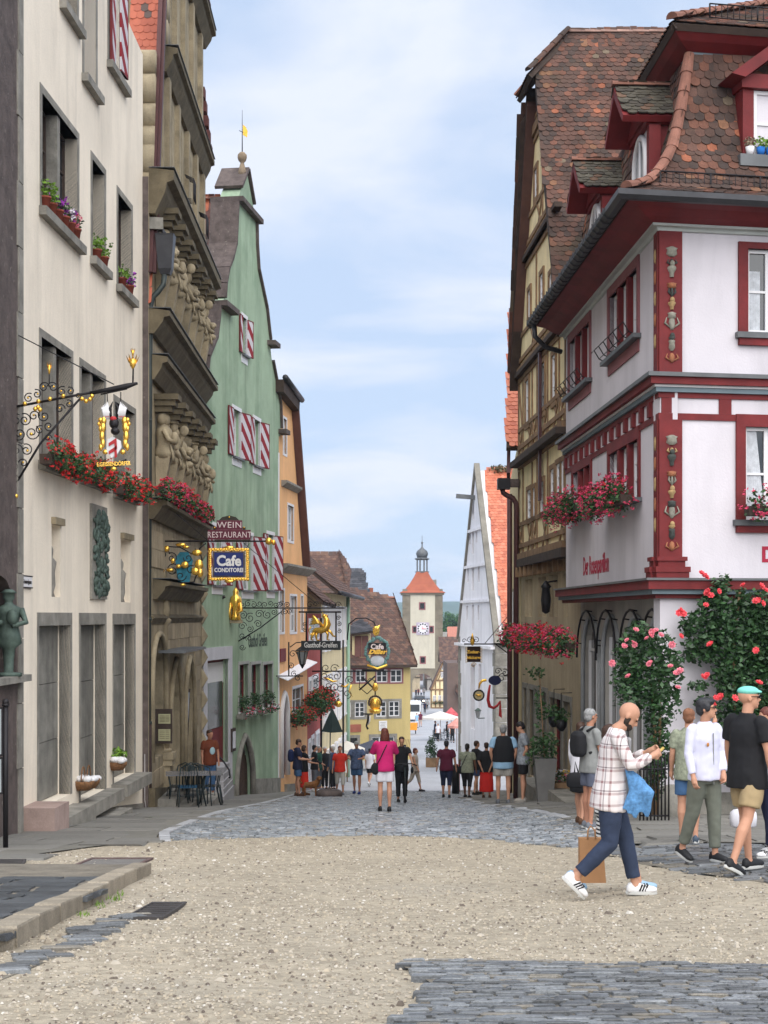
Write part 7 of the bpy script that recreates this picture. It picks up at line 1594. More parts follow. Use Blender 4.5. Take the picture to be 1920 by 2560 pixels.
# street lantern on scroll bracket of the orange house
Y = 49.5; s = root('wall_lantern', P(722, 1690, Y), 'old street lantern hanging on a scrolled iron bracket near the orange house', 'lantern')
b = MB(); b.tube([P(722, 1605, Y), P(722, 1690, Y)], .025, 5); b.tube([P(690, 1690, Y), P(758, 1690, Y)], .02, 5); b.tube([P(725, 1618, Y), P(740, 1607, Y), P(768, 1604, Y)], .018, 5); scrolls(b, None, [(732, 1635, 10, 1.3, 0, 1), (728, 1665, 8, 1.3, 2, -1), (735, 1685, 8, 1.3, 1, 1), (745, 1695, 9, 1.2, 1, 1)], Y, .012); b.build('bracket', M['iron'], s)
b = MB(); c = P(756, 1625, Y); b.lathe(c, [(.02, .15), (.08, .1), (.24, -.02), (.22, -.04)], 6, smooth=False); b.lathe(P(756, 1662, Y), [(.02, -.12), (.07, -.02), (.1, .02)], 6, smooth=False)
for k in range(6): a = math.pi*k/3; b.bar(c + Vector((.19*math.cos(a), .19*math.sin(a), -.04)), P(756, 1661, Y) + Vector((.09*math.cos(a), .09*math.sin(a), 0)), .02)
b.build('lamp_frame', M['iron'], s); b = MB(); b.lathe(P(756, 1661, Y), [(.085, 0), (.18, .43)], 6, smooth=False); b.build('pane', M['glass_b'], s)
# further signs down the street, each its own thing
Y = 72; s = root('cafe_crest_sign', P(870, 1560, Y), 'black cafe sign in a green wreath hanging on a bowed rod', 'sign')
b = MB(); b.tube([P(868, 1600, Y), P(872, 1560, Y), P(890, 1546, Y), P(915, 1545, Y), P(935, 1555, Y), P(943, 1575, Y)], .035, 5); b.tube([P(905, 1675, Y), P(960, 1675, Y)], .05, 5); b.tube([P(868, 1678, Y), P(985, 1678, Y)], .025, 5); b.build('bracket', M['iron'], s)
b = MB(); b.ell(P(940, 1577, Y), (.18, .06, .25), 7, 6); b.tube([P(938, 1585, Y), P(944, 1570, Y), P(950, 1562, Y)], [.1, .1, .02], 6); b.build('gilt_figure', M['gold'], s)
b = MB(); prect(b, 921, 1607, 965, 1637, Y, .08); b.build('board', M['iron'], s); b = MB(); b.ell(P(943, 1652, Y), (.36, .05, .26), 12, 8); b.build('shield', mat('grey_white_shield', (.45, .47, .5), var=.2), s)
rr = random.Random(5); b = MB()
for k in range(46):
 a = 2*math.pi*k/46; px = 943 + 28*math.cos(a) + rr.uniform(-2, 2); py = 1630 - 34*math.sin(a) + rr.uniform(-2, 2)
 b.ell(P(px, py, Y + .02), (.09, .05, .1), 5, 4)
b.build('wreath', mat('verdigris', (.12, .22, .21), var=.35, scale=4), s); text(s, 'Cafe', m_crm, P(943, 1617, Y - .09), EX, EZ, .34, .002, bold=.012); text(s, 'Diller', M['gold'], P(943, 1630, Y - .09), EX, EZ, .28, .002, bold=.02, sx=1.3, shear=.3)
b = MB(); b.tube([P(918, 1662, Y), P(943, 1672, Y), P(968, 1662, Y)], .07, 6); b.build('gilt_ribbon', M['gold'], s)
Y = 66; s = root('crossed_keys_sign', P(905, 1690, Y), 'black iron crossed rods on a heart shaped frame below the cafe sign', 'sign'); b = MB(); b.tube([P(898, 1725, Y), P(938, 1690, Y)], .04, 5); b.tube([P(905, 1692, Y), P(935, 1722, Y)], .04, 5); b.tube([P(918, 1735, Y), P(898, 1718, Y), P(900, 1700, Y), P(915, 1696, Y), P(918, 1702, Y), P(925, 1695, Y), P(936, 1702, Y), P(936, 1718, Y), P(918, 1735, Y)], .02, 4); b.build('ironwork', M['iron'], s)
s = root('pretzel_sign', P(938, 1710, 64), 'gilded pastry ring sign with crown of beads below the crossed rods', 'sign'); b = MB(); b.tube([P(938, 1700, 64), P(938, 1738, 64)], .03, 5); b.build('hanger', M['iron'], s)
b = MB(); b.ell(P(938, 1760, 64), (.26, .1, .28), 12, 8); b.ell(P(938, 1718, 64), (.13, .06, .2), 7, 6); b.lathe(P(938, 1776, 64), [(.1, 0), (.3, .05), (.22, -.12), (.05, -.15)], 10); b.build('gilt_shell', M['gold'], s); b = MB(); [b.ell(P(938 + 16*math.cos(a), 1757 - 17*math.sin(a), 63.9), .05, 6, 5) for a in [math.pi*(k - 1)/11 for k in range(14)]]; b.build('bead_ring', M['dtimber'], s)
Y = 62; s = root('ornate_bracket', P(804, 1680, Y), 'black iron bracket with tall scrolls and gilt horn across the pale house front', 'sign'); b = MB(); b.tube([P(803, 1545, Y), P(803, 1960, Y)], .05, 6) ; b.tube([P(780, 1678, Y), P(890, 1678, Y)], .03, 5)
b.tube([P(858, 1600, Y), P(858, 1955, Y)], .045, 6)
for k in range(14): px, py = ((812, 1690), (826, 1698), (842, 1690), (820, 1715), (838, 1718), (812, 1735), (790, 1695), (788, 1712), (850, 1720), (826, 1740), (875, 1700), (868, 1735), (815, 1670), (836, 1672))[k]; b.tube(spiral(P(px, py, Y), .2, .04, 1.3, k, EX, EZ, 16, 1 if k % 2 else -1), .016, 4)
b.build('ironwork', M['iron'], s); b = MB(); b.tube([P(808, 1694, Y), P(820, 1697, Y), P(832, 1704, Y), P(845, 1702, Y)], [.02, .05, .05, .02], 6); b.tube([P(852, 1714, Y), P(864, 1717, Y), P(873, 1708, Y)], [.05, .05, .01], 6); b.tube([P(878, 1712, Y), P(872, 1730, Y), P(882, 1742, Y)], [.05, .03, .01], 6); b.ell(P(846, 1760, Y), (.16, .1, .14), 8, 6); b.build('gilt_ornament', M['gold'], s)
s = root('hanging_horn_sign', P(925, 1775, 60), 'slim black and white hanging sign shape in front of the yellow house', 'sign'); b = MB(); b.tube([P(907, 1785, 60), P(932, 1785, 60)], .03, 5); b.tube([P(921, 1785, 60), P(920, 1800, 60), P(916, 1815, 60), P(920, 1823, 60)], [.05, .05, .04, .05], 6); b.build('hanger', M['iron'], s); b = MB(); b.tube([P(925, 1790, 60), P(924, 1803, 60), P(919, 1812, 60)], .03, 6); b.build('white_tube', M['wood_w'], s)
# right side: sugar bakery sign, blue oval, pretzel ribbon, ox sign, lamp
Y = 52; s = root('bakery_sign', P(1270, 1610, Y), 'black bakery sign with gilt lettering and lacy edge on a long rod', 'sign')
b = MB(); b.tube([P(1160, 1610, Y), P(1273, 1610, Y)], .025, 5); b.tube([P(1212, 1609, Y), P(1277, 1532, Y)], .012, 4); b.tube([P(1240, 1611, Y), P(1272, 1635, Y)], .02, 4); scrolls(b, None, [(1160, 1602, 6, 1, 0, 1), (1175, 1600, 8, 1.2, 1, 1), (1190, 1600, 8, 1.2, 2, -1)], Y, .012); b.build('bracket', M['iron'], s)
b = MB(); prect(b, 1168, 1616, 1201, 1655, Y, .05); b.build('board', mat('brown_black', (.025, .012, .01)), s)
text(s, 'Zucker-', M['gold'], P(1184, 1630, Y - .055), EX, EZ, .14, .002, bold=.006); text(s, 'bäckerei', M['gold'], P(1185, 1644, Y - .055), EX, EZ, .14, .002, bold=.006)
b = MB()
for k in range(10):
 for x in (1166, 1203): b.tube([P(x + 2.2*math.cos(a), 1619 + k*4 + 2.2*math.sin(a), Y) for a in [math.pi*q/3 for q in range(6)]], .008, 3, True)
b.ell(P(1181, 1603, Y), (.08, .05, .16), 8, 6); b.lathe(P(1181, 1598, Y), [(.07, 0), (.005, .22)], 8); b.tube(spiral(P(1184, 1662, Y), .09, .03, 1.5, 0, EX, EZ), .01, 4); b.build('gilt_edge', M['gold'], s)
Y = 50; s = root('oval_sign', P(1237, 1700, Y), 'deep blue oval sign on scrolled iron arm at the right', 'sign'); b = MB(); b.loft([[P(1237 + 16*math.cos(a), 1701 - 12*math.sin(a), Y + dy) for a in [2*math.pi*k/20 for k in range(20)]] for dy in (0, -.05)], True, 0, False); b.build('oval_board', mat('navy_enamel', (.006, .01, .06), rough=.4), s); b = MB(); scrolls(b, None, [(1245, 1678, 9, 1.3, 0, 1), (1262, 1682, 10, 1.3, 2, -1), (1255, 1695, 12, 1, 1, 1)], Y, .014); b.tube([P(1237, 1690, Y), P(1272, 1690, Y)], .014, 4); b.build('bracket', M['iron'], s)
s = root('red_horn_sign', P(1235, 1730, 49), 'dark red curved ribbon sign hanging below the blue oval', 'sign'); b = MB(); b.tube([P(x, y, 49) for x, y in ((1225, 1712), (1222, 1730), (1220, 1750), (1224, 1766), (1234, 1770), (1243, 1764), (1251, 1753))], [.035, .05, .06, .065, .055, .045, .03], 6); b.prism([P(1249, 1752, 49), P(1252, 1752, 49), P(1255, 1795, 49), P(1247, 1790, 49)], (0, .04, 0)); b.build('ribbon', mat('sign_red', None), s); b = MB(); b.tube([P(1240, 1745, 49), P(1272, 1745, 49)], .02, 4); b.build('rod', M['iron'], s)
s = root('ox_sign', P(1198, 1725, 58), 'round sign with gilt animal in a dark wreath on a gilt curved arm', 'sign'); b = MB(); b.tube([P(1216, 1700, 58), P(1205, 1702, 58), P(1199, 1710, 58), P(1197, 1722, 58)], [.06, .06, .05, .03], 6); b.build('gilt_arm', M['gold'], s)
c = P(1197, 1738, 58); b = MB(); b.loft([[c + Vector((.17*math.cos(a), dy, .17*math.sin(a))) for a in [2*math.pi*k/16 for k in range(16)]] for dy in (0, .03)], True, 0, False); b.build('disc', M['pale'], s); b = MB(); b.tube([c + Vector((.2*math.cos(a), 0, .2*math.sin(a))) for a in [2*math.pi*k/16 for k in range(16)]], .035, 5, True); b.build('wreath', M['iron'], s); b = MB(); b.ell(c + Vector((0, -.03, 0)), (.09, .03, .035), 7, 5); b.bar(c + Vector((-.06, -.03, 0)), c + Vector((-.07, -.03, -.08)), .02); b.bar(c + Vector((.06, -.03, 0)), c + Vector((.07, -.03, -.08)), .02); b.ell(c + Vector((-.1, -.03, .03)), .03, 6, 4); b.build('gilt_animal', M['gold'], s)
s = root('street_lantern', P(1195, 1790, 60), 'small green lantern on an arm on the white hall wall', 'lantern'); b = MB(); b.tube([P(1212, 1795, 60), P(1195, 1796, 60)], .02, 4); b.lathe(P(1195, 1776, 60), [(.02, .1), (.14, 0), (.13, -.02)], 6, smooth=False); b.build('arm', M['bronze'], s); b = MB(); b.lathe(P(1195, 1795, 60), [(.06, 0), (.12, .3)], 6, smooth=False); b.build('pane', M['glass_b'], s)
# grey feather-edge banner / closed parasol cloth on its pole
Y = 47; s = root('closed_awning', (P(823, 0, Y).x, Y, G(P(823, 0, Y).x, Y)), 'dark grey triangular hanging cloth on a pole above a round weighted base', 'parasol')
x = P(823, 0, Y).x; zg = G(x, Y); b = MB(); b.tube([(x, Y, zg + .15), (x + .05, Y, P(829, 1775, Y).z)], .022, 6); b.build('pole', M['lead'], s)
b = MB(); b.loft([[P(px, py, Y + dy) for px, py, dy in ((804, 1829, 0), (830, 1832, -.35), (857, 1830, 0), (830, 1826, .35))], [P(px, py, Y + dy) for px, py, dy in ((816, 1800, 0), (830, 1802, -.18), (845, 1800, 0), (831, 1799, .18))], [P(px, py, Y + dy) for px, py, dy in ((829, 1772, 0), (830.5, 1772, -.01), (832, 1772, 0), (830.5, 1772, .01))]], True, 0, False); b.build('cloth', mat('slate_cloth', (.028, .045, .045), rough=.8, var=.2), s)
b = MB(); b.lathe((x, Y, zg), [(.42, 0), (.42, .14), (.36, .22), (.1, .24), (.05, .3)], 14); b.build('base', M['dstone'], s)
# traffic board post at the left edge
Y = 19.6; x = P(14, 0, Y).x; s = root('board_post', (x, Y, G(x, Y)), 'black post with ball top holding a white bordered board at the left picture edge', 'sign post'); zg = G(x, Y)
b = MB(); b.tube([(x, Y, zg), (x, Y, P(14, 1765, Y).z)], .035, 8); b.lathe((x, Y, P(14, 1765, Y).z), [(.05, 0), (.05, .03), (.02, .04)], 8); b.ell(P(14, 1755, Y), .045, 10, 8); b.build('post', M['iron'], s)
for y0, y1 in ((1768, 1890), (1893, 1985)):
 b = MB(); a, c = P(-70, y1, Y), P(8, y0, Y); b.box((a.x, Y - .02, a.z), (c.x, Y + .02, c.z)); bd = b.build('board', M['iron'], s); b = MB(); b.box((a.x + .02, Y - .024, a.z + .025), (c.x - .02, Y - .0205, c.z - .025)); b.build('board_face', mat('grey_board_face', (.30, .32, .33), var=.1), bd)
# bronze statue in the corner niche
c = P(10, 1690, 22.2) + Vector((.10, -.12, 0)); s = root('bronze_statue', c, 'green bronze soldier statue in the niche at the left picture edge', 'statue'); b = MB(); H = 1.3; q = lambda x, y, z: c + Vector((x, y, z*H))
b.loft([[q(w*math.cos(a), w*.7*math.sin(a), z) for a in [2*math.pi*k/10 for k in range(10)]] for w, z in ((.2, 0), (.2, .04), (.07, .05), (.08, .2), (.1, .32), (.2, .38), (.17, .5), (.14, .6), (.19, .72), (.2, .78), (.07, .83), (.06, .86), (.09, .9), (.09, .95), (.11, .955), (.13, .96), (.05, 1.0))]); b.tube([q(.18, 0, .77), q(.27, -.05, .62), q(.1, -.2, .58)], [.055, .045, .04], 6); b.tube([q(-.18, 0, .77), q(-.25, -.05, .6), q(-.05, -.2, .62)], [.055, .045, .04], 6); b.ell(q(.1, -.2, .68), (.09, .06, .12), 8, 6); b.build('figure', M['bronze'], s)
# ================================================================ far end of the street
FP = Fa(1078, 240, 1143, 240, (0, -1)); F = FP; L = F.L; zb = F.g(L/2); h = house(F, 'half_timbered_cottage', 'small yellow half timbered house with pointed gable beside the gate tower')
z1, z2, za = P(0, 1770, 240).z, P(0, 1724, 240).z, P(0, 1657, 240).z
wall(F, h, M['panel'], [(0, zb - 1), (0, z2), (L*.45, za), (L, z2), (L, zb - 1)], [], back=6)
sides = F
bt = lambda u0, z0, u1, z1, w=.22, d=.08: (lambda v: (lambda n: (lambda b: (F.poly(b, [(u0 - n.x, z0 - n.y), (u1 - n.x, z1 - n.y), (u1 + n.x, z1 + n.y), (u0 + n.x, z0 + n.y)], -.05, d), b.build('timber_beam', M['timber'], h)))(MB()))(Vector((-v.y, v.x)).normalized()*w/2))(Vector((u1 - u0, z1 - z0)))
ap = L*.45
def gw(z): t = (z - z2)/(za - z2); return ap*t, L - (L - ap)*t
for z in (z1, z2, z2 + 1.5, z2 + 2.9): a, c = (0, L) if z <= z2 else gw(z); bt(a, z, c, z, .26, .1)
for k in range(7): u = L*k/6; bt(u, z1, u, z2); 
for k in range(6): u = L*(k + .1)/6; bt(u, z1 - 1.9, u + L/7, z1 - .1, .15); bt(u, z1 - .1, u + L/7, z1 - 1.9, .15)
for k in range(1, 6):
 u = L*k/6; t_ = (u/ap if u < ap else (L - u)/(L - ap)); bt(u, z2, u, z2 + min(1.5, (za - z2)*t_ - .1), .16)
 if 1 < k < 5: bt(u - .3, z2 + 1.5, u + .3, z2 + min(2.9, (za - z2)*t_), .15)
bt(0, z2, ap, za, .3, .35); bt(L, z2, ap, za, .3, .35)
for u, z, w in ((.13, z1 + 1.2, .12), (.33, z1 + 1.2, .12), (.5, z1 + 1.2, .12), (.7, z1 + 1.2, .12), (.86, z1 + 1.2, .1), (.42, z2 + 2.0, .1), (.55, z2 + 2.0, .1), (.45, z2 + 3.3, .1), (.3, z1 - 2.6, .18), (.55, z1 - 2.6, .18), (.8, z1 - 2.6, .18)): window(F, h, L*(u - w/2), L*(u + w/2), z - .1, z + .85, d=.06, cols=2, rows=2, fw=.09)
b = MB(); A = F.p(L + .2, z2 - .2, .4); B = F.p(L + .2, z2 - .2, -6); C = F.p(ap, za + .1, -6); D = F.p(ap, za + .1, .4); b.add([A, B, C, D, A - Vector((0, 0, .15)), B - Vector((0, 0, .15)), C - Vector((0, 0, .15)), D - Vector((0, 0, .15))], [(0, 1, 2, 3), (4, 5, 6, 7), (0, 3, 7, 4)]); A = F.p(-.2, z2 - .2, .4); B = F.p(-.2, z2 - .2, -6); b.add([A, B, C, D], [(0, 1, 2, 3)]); b.build('roof', M['tile_far'], h)
flowerbox(F, .2, L - .2, z1 + .75, .2, 'red geranium boxes under the cottage windows by the gate tower', [(M['fl_red'], 14)], None, h=.35, n=30, spread=.4, s=.1)
def farhouse(name, label, px0, px1, pe, pr, Y, m, rm, dep=10, hip=0):
 t = block(name, label, px0, px1, pe, Y, dep, m); a, c = P(px0, pe, Y), P(px1, pe, Y); zr = P(0, pr, Y + dep/2).z; k = hip
 simple_roof(t, [Vector((a.x - .3, Y - .4, a.z - .2)), Vector((c.x + .3, Y - .4, a.z - .2)), Vector((c.x + .3 - k, Y + dep/2, zr)), Vector((a.x - .3, Y + dep/2, zr))], rm, .4, .4, 0)
 b = MB(); b.prism([Vector((a.x - .3 + (0), Y + dep/2, zr)), Vector((c.x + .3 - k, Y + dep/2, zr)), Vector((c.x + .3, Y + dep + .3, a.z - .2)), Vector((a.x - .3, Y + dep + .3, a.z - .2))], (0, 0, -.15)); b.build('roof_slope', rm, t); return t
farhouse('brown_roofed_house', 'house with large plain brown roof right behind the cottage', 1106, 1160, 1655, 1594, 262, M['beige'], M['tile_far'], 12)
b_ = block('stone_barn', 'dark brown walled building between cottage and white gabled hall', 1118, 1175, 1658, 205, 14, mat('brown_wall', (.13, .09, .075), var=.2, scale=.5)); simple_roof(b_, [P(1140, 1730, 204), P(1175, 1790, 204), P(1175, 1655, 210), P(1112, 1655, 210)], M['tile_far'], .4, .4, 0)
farhouse('red_roofed_house', 'distant house with salmon red roof among the trees', 1124, 1165, 1598, 1568, 420, M['pale'], mat('salmon_roof', (.42, .17, .12), var=.1), 12)
farhouse('low_roofed_house', 'distant house with grey brown roof left of the salmon roof', 1106, 1122, 1600, 1582, 430, M['white'], M['stone'], 10)
def tree(label, px, py, Y, r, hgt, group='distant trees'):
 c = P(px, py, Y); g = G(c.x, Y); t = root('tree', (c.x, Y, g), label, 'tree', group); rr = random.Random(px); b = MB()
 for k in range(9): q = c + Vector((rr.uniform(-.6, .6)*r, rr.uniform(-.5, .5)*r, rr.uniform(-.6, .4)*hgt)); leafclump(b, q, (r*.5, r*.5, hgt*.35), 170, r*.07, rr)
 b.build('crown', mat('tree_leaf', (.05, .12, .03), rough=.7, var=.3, scale=.5, rand=.4), t); b = MB(); b.tube([(c.x, Y, g - 1), (c.x, Y, c.z)], [.35, .15], 6); b.build('trunk', M['timber'], t)
for i, (px, py, r, hh) in enumerate(((1108, 1560, 3.2, 5), (1120, 1553, 3.5, 4.5), (1133, 1560, 3.5, 5), (1146, 1563, 3.5, 5), (1112, 1580, 2.5, 4), (1158, 1568, 3.5, 5))): tree(['leafy tree directly right of the gate tower', 'round topped tree, second right of the gate tower', 'tree behind the salmon red roof', 'tree just left of the white hall gable', 'low tree under the others beside the tower', 'tree mostly behind the white hall'][i], px, py, 452, r, hh)
# street and houses seen through the gate arch
t = farhouse('arch_view_house', 'pale house front glimpsed through the gate arch on the left', 1020, 1050, 1690, 1670, 350, M['beige'], M['tile_far'], 40)
t = farhouse('arch_view_house', 'grey house front glimpsed through the gate arch on the right', 1068, 1096, 1695, 1672, 360, M['grey'], M['tile_far'], 40)
t = farhouse('arch_view_house', 'small bright house closing the street beyond the gate arch', 1040, 1075, 1700, 1675, 430, M['pale'], M['tile_far'], 10)
# white van, dark car under the gate
def car(name, label, px, Y, w, hgt, l, m, van=False, lit=False):
 x = P(px, 0, Y).x; g = G(x, Y); t = root(name, (x, Y, g), label, 'van' if van else 'car'); w2 = w/2
 pr = [(0, .35), (0, .9), (.9, 1.05), (1.6, hgt), (l - .8, hgt), (l - .1, 1.1), (l, .4)] if not van else [(0, .3), (0, hgt - .1), (.15, hgt), (l - 1.2, hgt), (l - .5, 1.3), (l, 1.0), (l, .3)]
 pr = [(y, z) for y, z in pr]; b = MB(); rings = []
 for sx, k in ((-1, .86), (-1, 1), (1, 1), (1, .86)): rings.append([Vector((x + sx*w2*(1 if k == 1 else .93), Y + yy, g + (zz*k if zz > 1 and k < 1 else zz*(1 if k == 1 else .97)))) for yy, zz in pr])
 b.loft([rings[0], rings[1], rings[2], rings[3]], True, 0, False); b.build('body', m, t)
 b = MB()
 if van: b.box((x - w2*.8, Y - .02, g + 1.2), (x + w2*.8, Y + .02, g + hgt - .3))
 else: b.hexa([Vector((x + sx*w2*kk, Y + yy - .03, g + zz + .03)) for sx, kk, yy, zz in ((-1, .85, .95, 1.06), (1, .85, .95, 1.06), (1, .75, 1.55, hgt - .08), (-1, .75, 1.55, hgt - .08))] + [Vector((x + sx*w2*kk, Y + yy, g + zz)) for sx, kk, yy, zz in ((-1, .85, .95, 1.0), (1, .85, .95, 1.0), (1, .75, 1.55, hgt - .12), (-1, .75, 1.55, hgt - .12))])
 b.build('windscreen', M['glass'], t)
 for sx in (-1, 1):
  for yy in (.8, l - .8):
   b = MB(); b.loft([[Vector((x + sx*w2 + dx, Y + yy + .33*math.cos(a), g + .33 + .33*math.sin(a))) for a in [2*math.pi*k/14 for k in range(14)]] for dx in (-.1*sx, .02*sx)], True, 0, False); b.build('wheel', M['glass_d'], t)
  b = MB(); b.ell((x + sx*w2*.7, Y - .02, g + .72), (.17, .06, .1), 8, 6); b.build('headlight', mat('lit_headlight', (1, .9, .7), emit=(1, .85, .6), emit_s=3) if lit else mat('tail_lamp', (.4, .03, .02)), t)
 b = MB(); b.box((x - .26, Y - .03, g + .42), (x + .26, Y - .001, g + .54)); b.build('number_plate', M['wood_w'], t); return t
car('parked_van', 'white van half hidden behind the yellow house corner', 1033, 185, 2.0, 2.4, 5, mat('white_car_paint', (.75, .76, .78), rough=.3, var=.03, spec=.6), True)
car('car', 'dark car with lit headlights driving out of the gate arch', 1050, 262, 1.8, 1.45, 4.4, mat('dark_car_paint', (.03, .03, .035), rough=.3, var=.05, spec=.6), False, True)
# parasols
def parasol(px, py, Y, w, hgt, m, label, group=None, tilt=0, n=8):
 top = P(px, py, Y); g = G(top.x, Y); t = root('parasol', (top.x, Y, g), label, 'parasol', group); b = MB(); b.tube([(top.x, Y, g), top], .03, 6); b.build('pole', M['timber'], t)
 rim = [top + Vector((w/2*math.cos(2*math.pi*(k + .5)/n), w/2*math.sin(2*math.pi*(k + .5)/n), -hgt)) for k in range(n)]; b = MB()
 b.add([top] + rim + [r + Vector((0, 0, -.18)) for r in rim], [(0, i + 1, (i + 1) % n + 1) for i in range(n)] + [(i + 1, (i + 1) % n + 1, (i + 1) % n + 1 + n, i + 1 + n) for i in range(n)]); b.build('canopy', m, t)
 b = MB(); [b.bar(top - Vector((0, 0, .1)), r + Vector((0, 0, -.03)), .03) for r in rim]; b.build('rib', M['timber'], t); return t
m_pw = mat('cream_canvas', (.68, .64, .58), rough=.8, var=.05); m_pg = mat('slate_canvas', (.06, .065, .09), rough=.8, var=.1)
parasol(1101, 1778, 138, 3.6, .55, m_pw, 'wide cream cafe parasol below the cottage'); parasol(930, 1850, 88, 3.0, .55, m_pg, 'slate grey parasol before the yellow house'); parasol(868, 1852, 74, 1.9, .4, m_pw, 'small white parasol left of the slate grey one')
parasol(1142, 1795, 118, 1.6, .6, mat('salmon_canvas', (.6, .28, .24), var=.15), 'salmon pink parasol at the foot of the white hall'); parasol(1128, 1768, 150, 1.5, .7, mat('red_canvas', (.5, .09, .1), var=.3, scale=3), 'small red and white parasol beside the cream cafe parasol')
# cafe furniture far down, planter, bollard, menu board, trellis
m_blk = M['iron']
def bistro_chair(loc, rz, label, m, group, seatm=None, s=1.):
 t = root('bistro_chair', loc, label, 'chair', group, rz); L_ = lambda x, y, z: Vector((x, y, z))*s
 def part(name, b, m): o = b.build(name, m, t, origin=(0, 0, 0)); o.location = (0, 0, 0); return o
 b = MB(); [b.box(L_(-.21, -.2 + k*.1, .44), L_(.21, -.2 + k*.1 + .08, .46)) for k in range(4)]; part('seat', b, seatm or m)
 for sx in (-1, 1):
  b = MB(); b.tube([L_(sx*.2, -.2, .45), L_(sx*.23, -.27, 0)], .014*s, 5); part('leg', b, m)
  b = MB(); b.tube([L_(sx*.2, .2, .45), L_(sx*.22, .27, 0)], .014*s, 5); part('leg', b, m)
  b = MB(); b.tube([L_(sx*.2, .2, .45), L_(sx*.2, .24, .7), L_(sx*.17, .27, .9)], .014*s, 5); part('back_post', b, m)
 b = MB(); b.tube([L_(-.17, .27, .9), L_(0, .28, .97), L_(.17, .27, .9)], .014*s, 5); [b.tube([L_(x, .21, .46), L_(x, .275, .93)], .008*s, 4) for x in (-.12, -.06, 0, .06, .12)]; part('backrest', b, m)
 b = MB(); b.tube([L_(-.21, -.05, .5), L_(-.22, -.1, .25), L_(.22, .1, .25)], .008, 4); part('stretcher', b, m); return t
def table(loc, label, w, d_, hgt, mt, ml, group=None, rz=0):
 t = root('cafe_table', loc, label, 'table', group, rz)
 def part(name, b, m): o = b.build(name, m, t, origin=(0, 0, 0)); o.location = (0, 0, 0)
 b = MB(); b.box((-w/2, -d_/2, hgt - .03), (w/2, d_/2, hgt)); part('tabletop', b, mt)
 for sx in (-1, 1):
  for sy in (-1, 1): b = MB(); b.tube([(sx*(w/2 - .06), sy*(d_/2 - .06), hgt - .03), (sx*(w/2 - .12), sy*(d_/2 - .1), hgt*.5), (sx*(w/2 - .04), sy*(d_/2 - .04), 0)], .016, 5); part('leg', b, ml)
 return t
m_blu = mat('blue_seat', (.01, .06, .12), rough=.4, var=.1); m_dgm = mat('dark_green_metal', (.02, .03, .032), rough=.4, var=.2, metal=.3); m_ttop = mat('grey_table_top', (.14, .14, .15), rough=.25, var=.15, spec=.6)
def on(px, Y, dz=0): x = P(px, 0, Y).x; return (x, Y, G(x, Y) + .03 + dz)
gname = 'green black bistro chairs at the pavement tables'
table(on(467, 33.6), 'nearer dark bistro table beside the sandstone house steps', .95, .8, .76, m_ttop, m_dgm, 'bistro tables on the left pavement', .15)
table(on(505, 35.2), 'farther dark bistro table touching the nearer one', .95, .8, .76, m_ttop, m_dgm, 'bistro tables on the left pavement', .15)
for i, (px, Y, rz, lb) in enumerate(((470, 32.9, .2, 'bistro chair with blue seat in front of the nearer table'), (445, 34.0, 1.6, 'bistro chair at the left end of the nearer table by the column'), (455, 34.6, 3.0, 'bistro chair behind the nearer table'), (500, 34.3, .3, 'bistro chair in front of the farther table'), (489, 36.2, 3.2, 'bistro chair behind the farther table'), (528, 35.2, -1.5, 'bistro chair at the right end of the farther table'), (478, 35.0, 3.3, 'bistro chair between both tables against the wall'))):
 bistro_chair(on(px, Y), rz + math.pi, lb, m_dgm, gname, m_blu if i == 0 else None)
hb = root('handrail', P(533, 1940, 41.5), 'curved black handrail at the green inn entrance steps', 'handrail'); b = MB(); b.tube([P(523, 1888, 41.5), P(545, 1888, 41.5), P(560, 1905, 41.4), P(573, 1925, 41.3), P(575, 1943, 41.2), P(572, 1945, 41.2)], .025, 6); b.tube([P(540, 1888, 41.5), P(540, 1960, 41.5)], .018, 5); b.build('rail', M['iron'], hb)
st_ = root('stone_steps', P(545, 1960, 42), 'whitish steps leading up to the green inn door', 'steps')
for i in range(5): b = MB(); b.box((P(510, 0, 41).x, 40.6 + i*.3, G(-4.6, 41) - .4), (P(567 - i*3, 0, 41.4).x, 43.4, G(-4.6, 41) + .17 + i*.17)); b.build('step_block', mat('pale_step_stone', (.36, .35, .36), var=.15, scale=2), st_)
c = on(1078, 92); pl = root('planter', c, 'narrow conical evergreen in a brown tub on the lower road', 'planter'); c = Vector(c); b = MB(); b.box(c + Vector((-.33, -.33, 0)), c + Vector((.33, .33, .55))); b.build('tub', M['timber'], pl); b = MB(); leafclump(b, c + Vector((0, 0, 1.05)), (.42, .42, .6), 500, .07, rnd); leafclump(b, c + Vector((0, 0, 1.6)), (.2, .2, .4), 120, .06, rnd); b.build('foliage', M['leaf_d'], pl)
for i, (px, Y, rz) in enumerate(((1092, 93, 1), (1100, 95, 4), (1106, 93.5, 2.4), (1090, 137, 1.2), (1098, 139, 3), (1112, 138, 4.4), (1120, 140, .5), (1128, 134, 2), (1104, 141, 5))): bistro_chair(on(px, Y), rz, ['leftmost green chair by the conical evergreen', 'rear green chair by the conical evergreen', 'rightmost green chair by the conical evergreen', 'leftmost dark chair under the cream parasol', 'second dark chair under the cream parasol', 'third dark chair under the cream parasol', 'fourth dark chair under the cream parasol', 'dark chair nearest the white hall under parasols', 'dark chair behind the cafe tables'][i], m_dgm, 'chairs along the lower road')
table(on(1099, 94), 'small round-legged table by the conical evergreen', .7, .7, .74, m_ttop, m_dgm); table(on(1104, 137.5), 'dark cafe table under the cream parasol', 1.4, .8, .75, m_ttop, m_dgm)
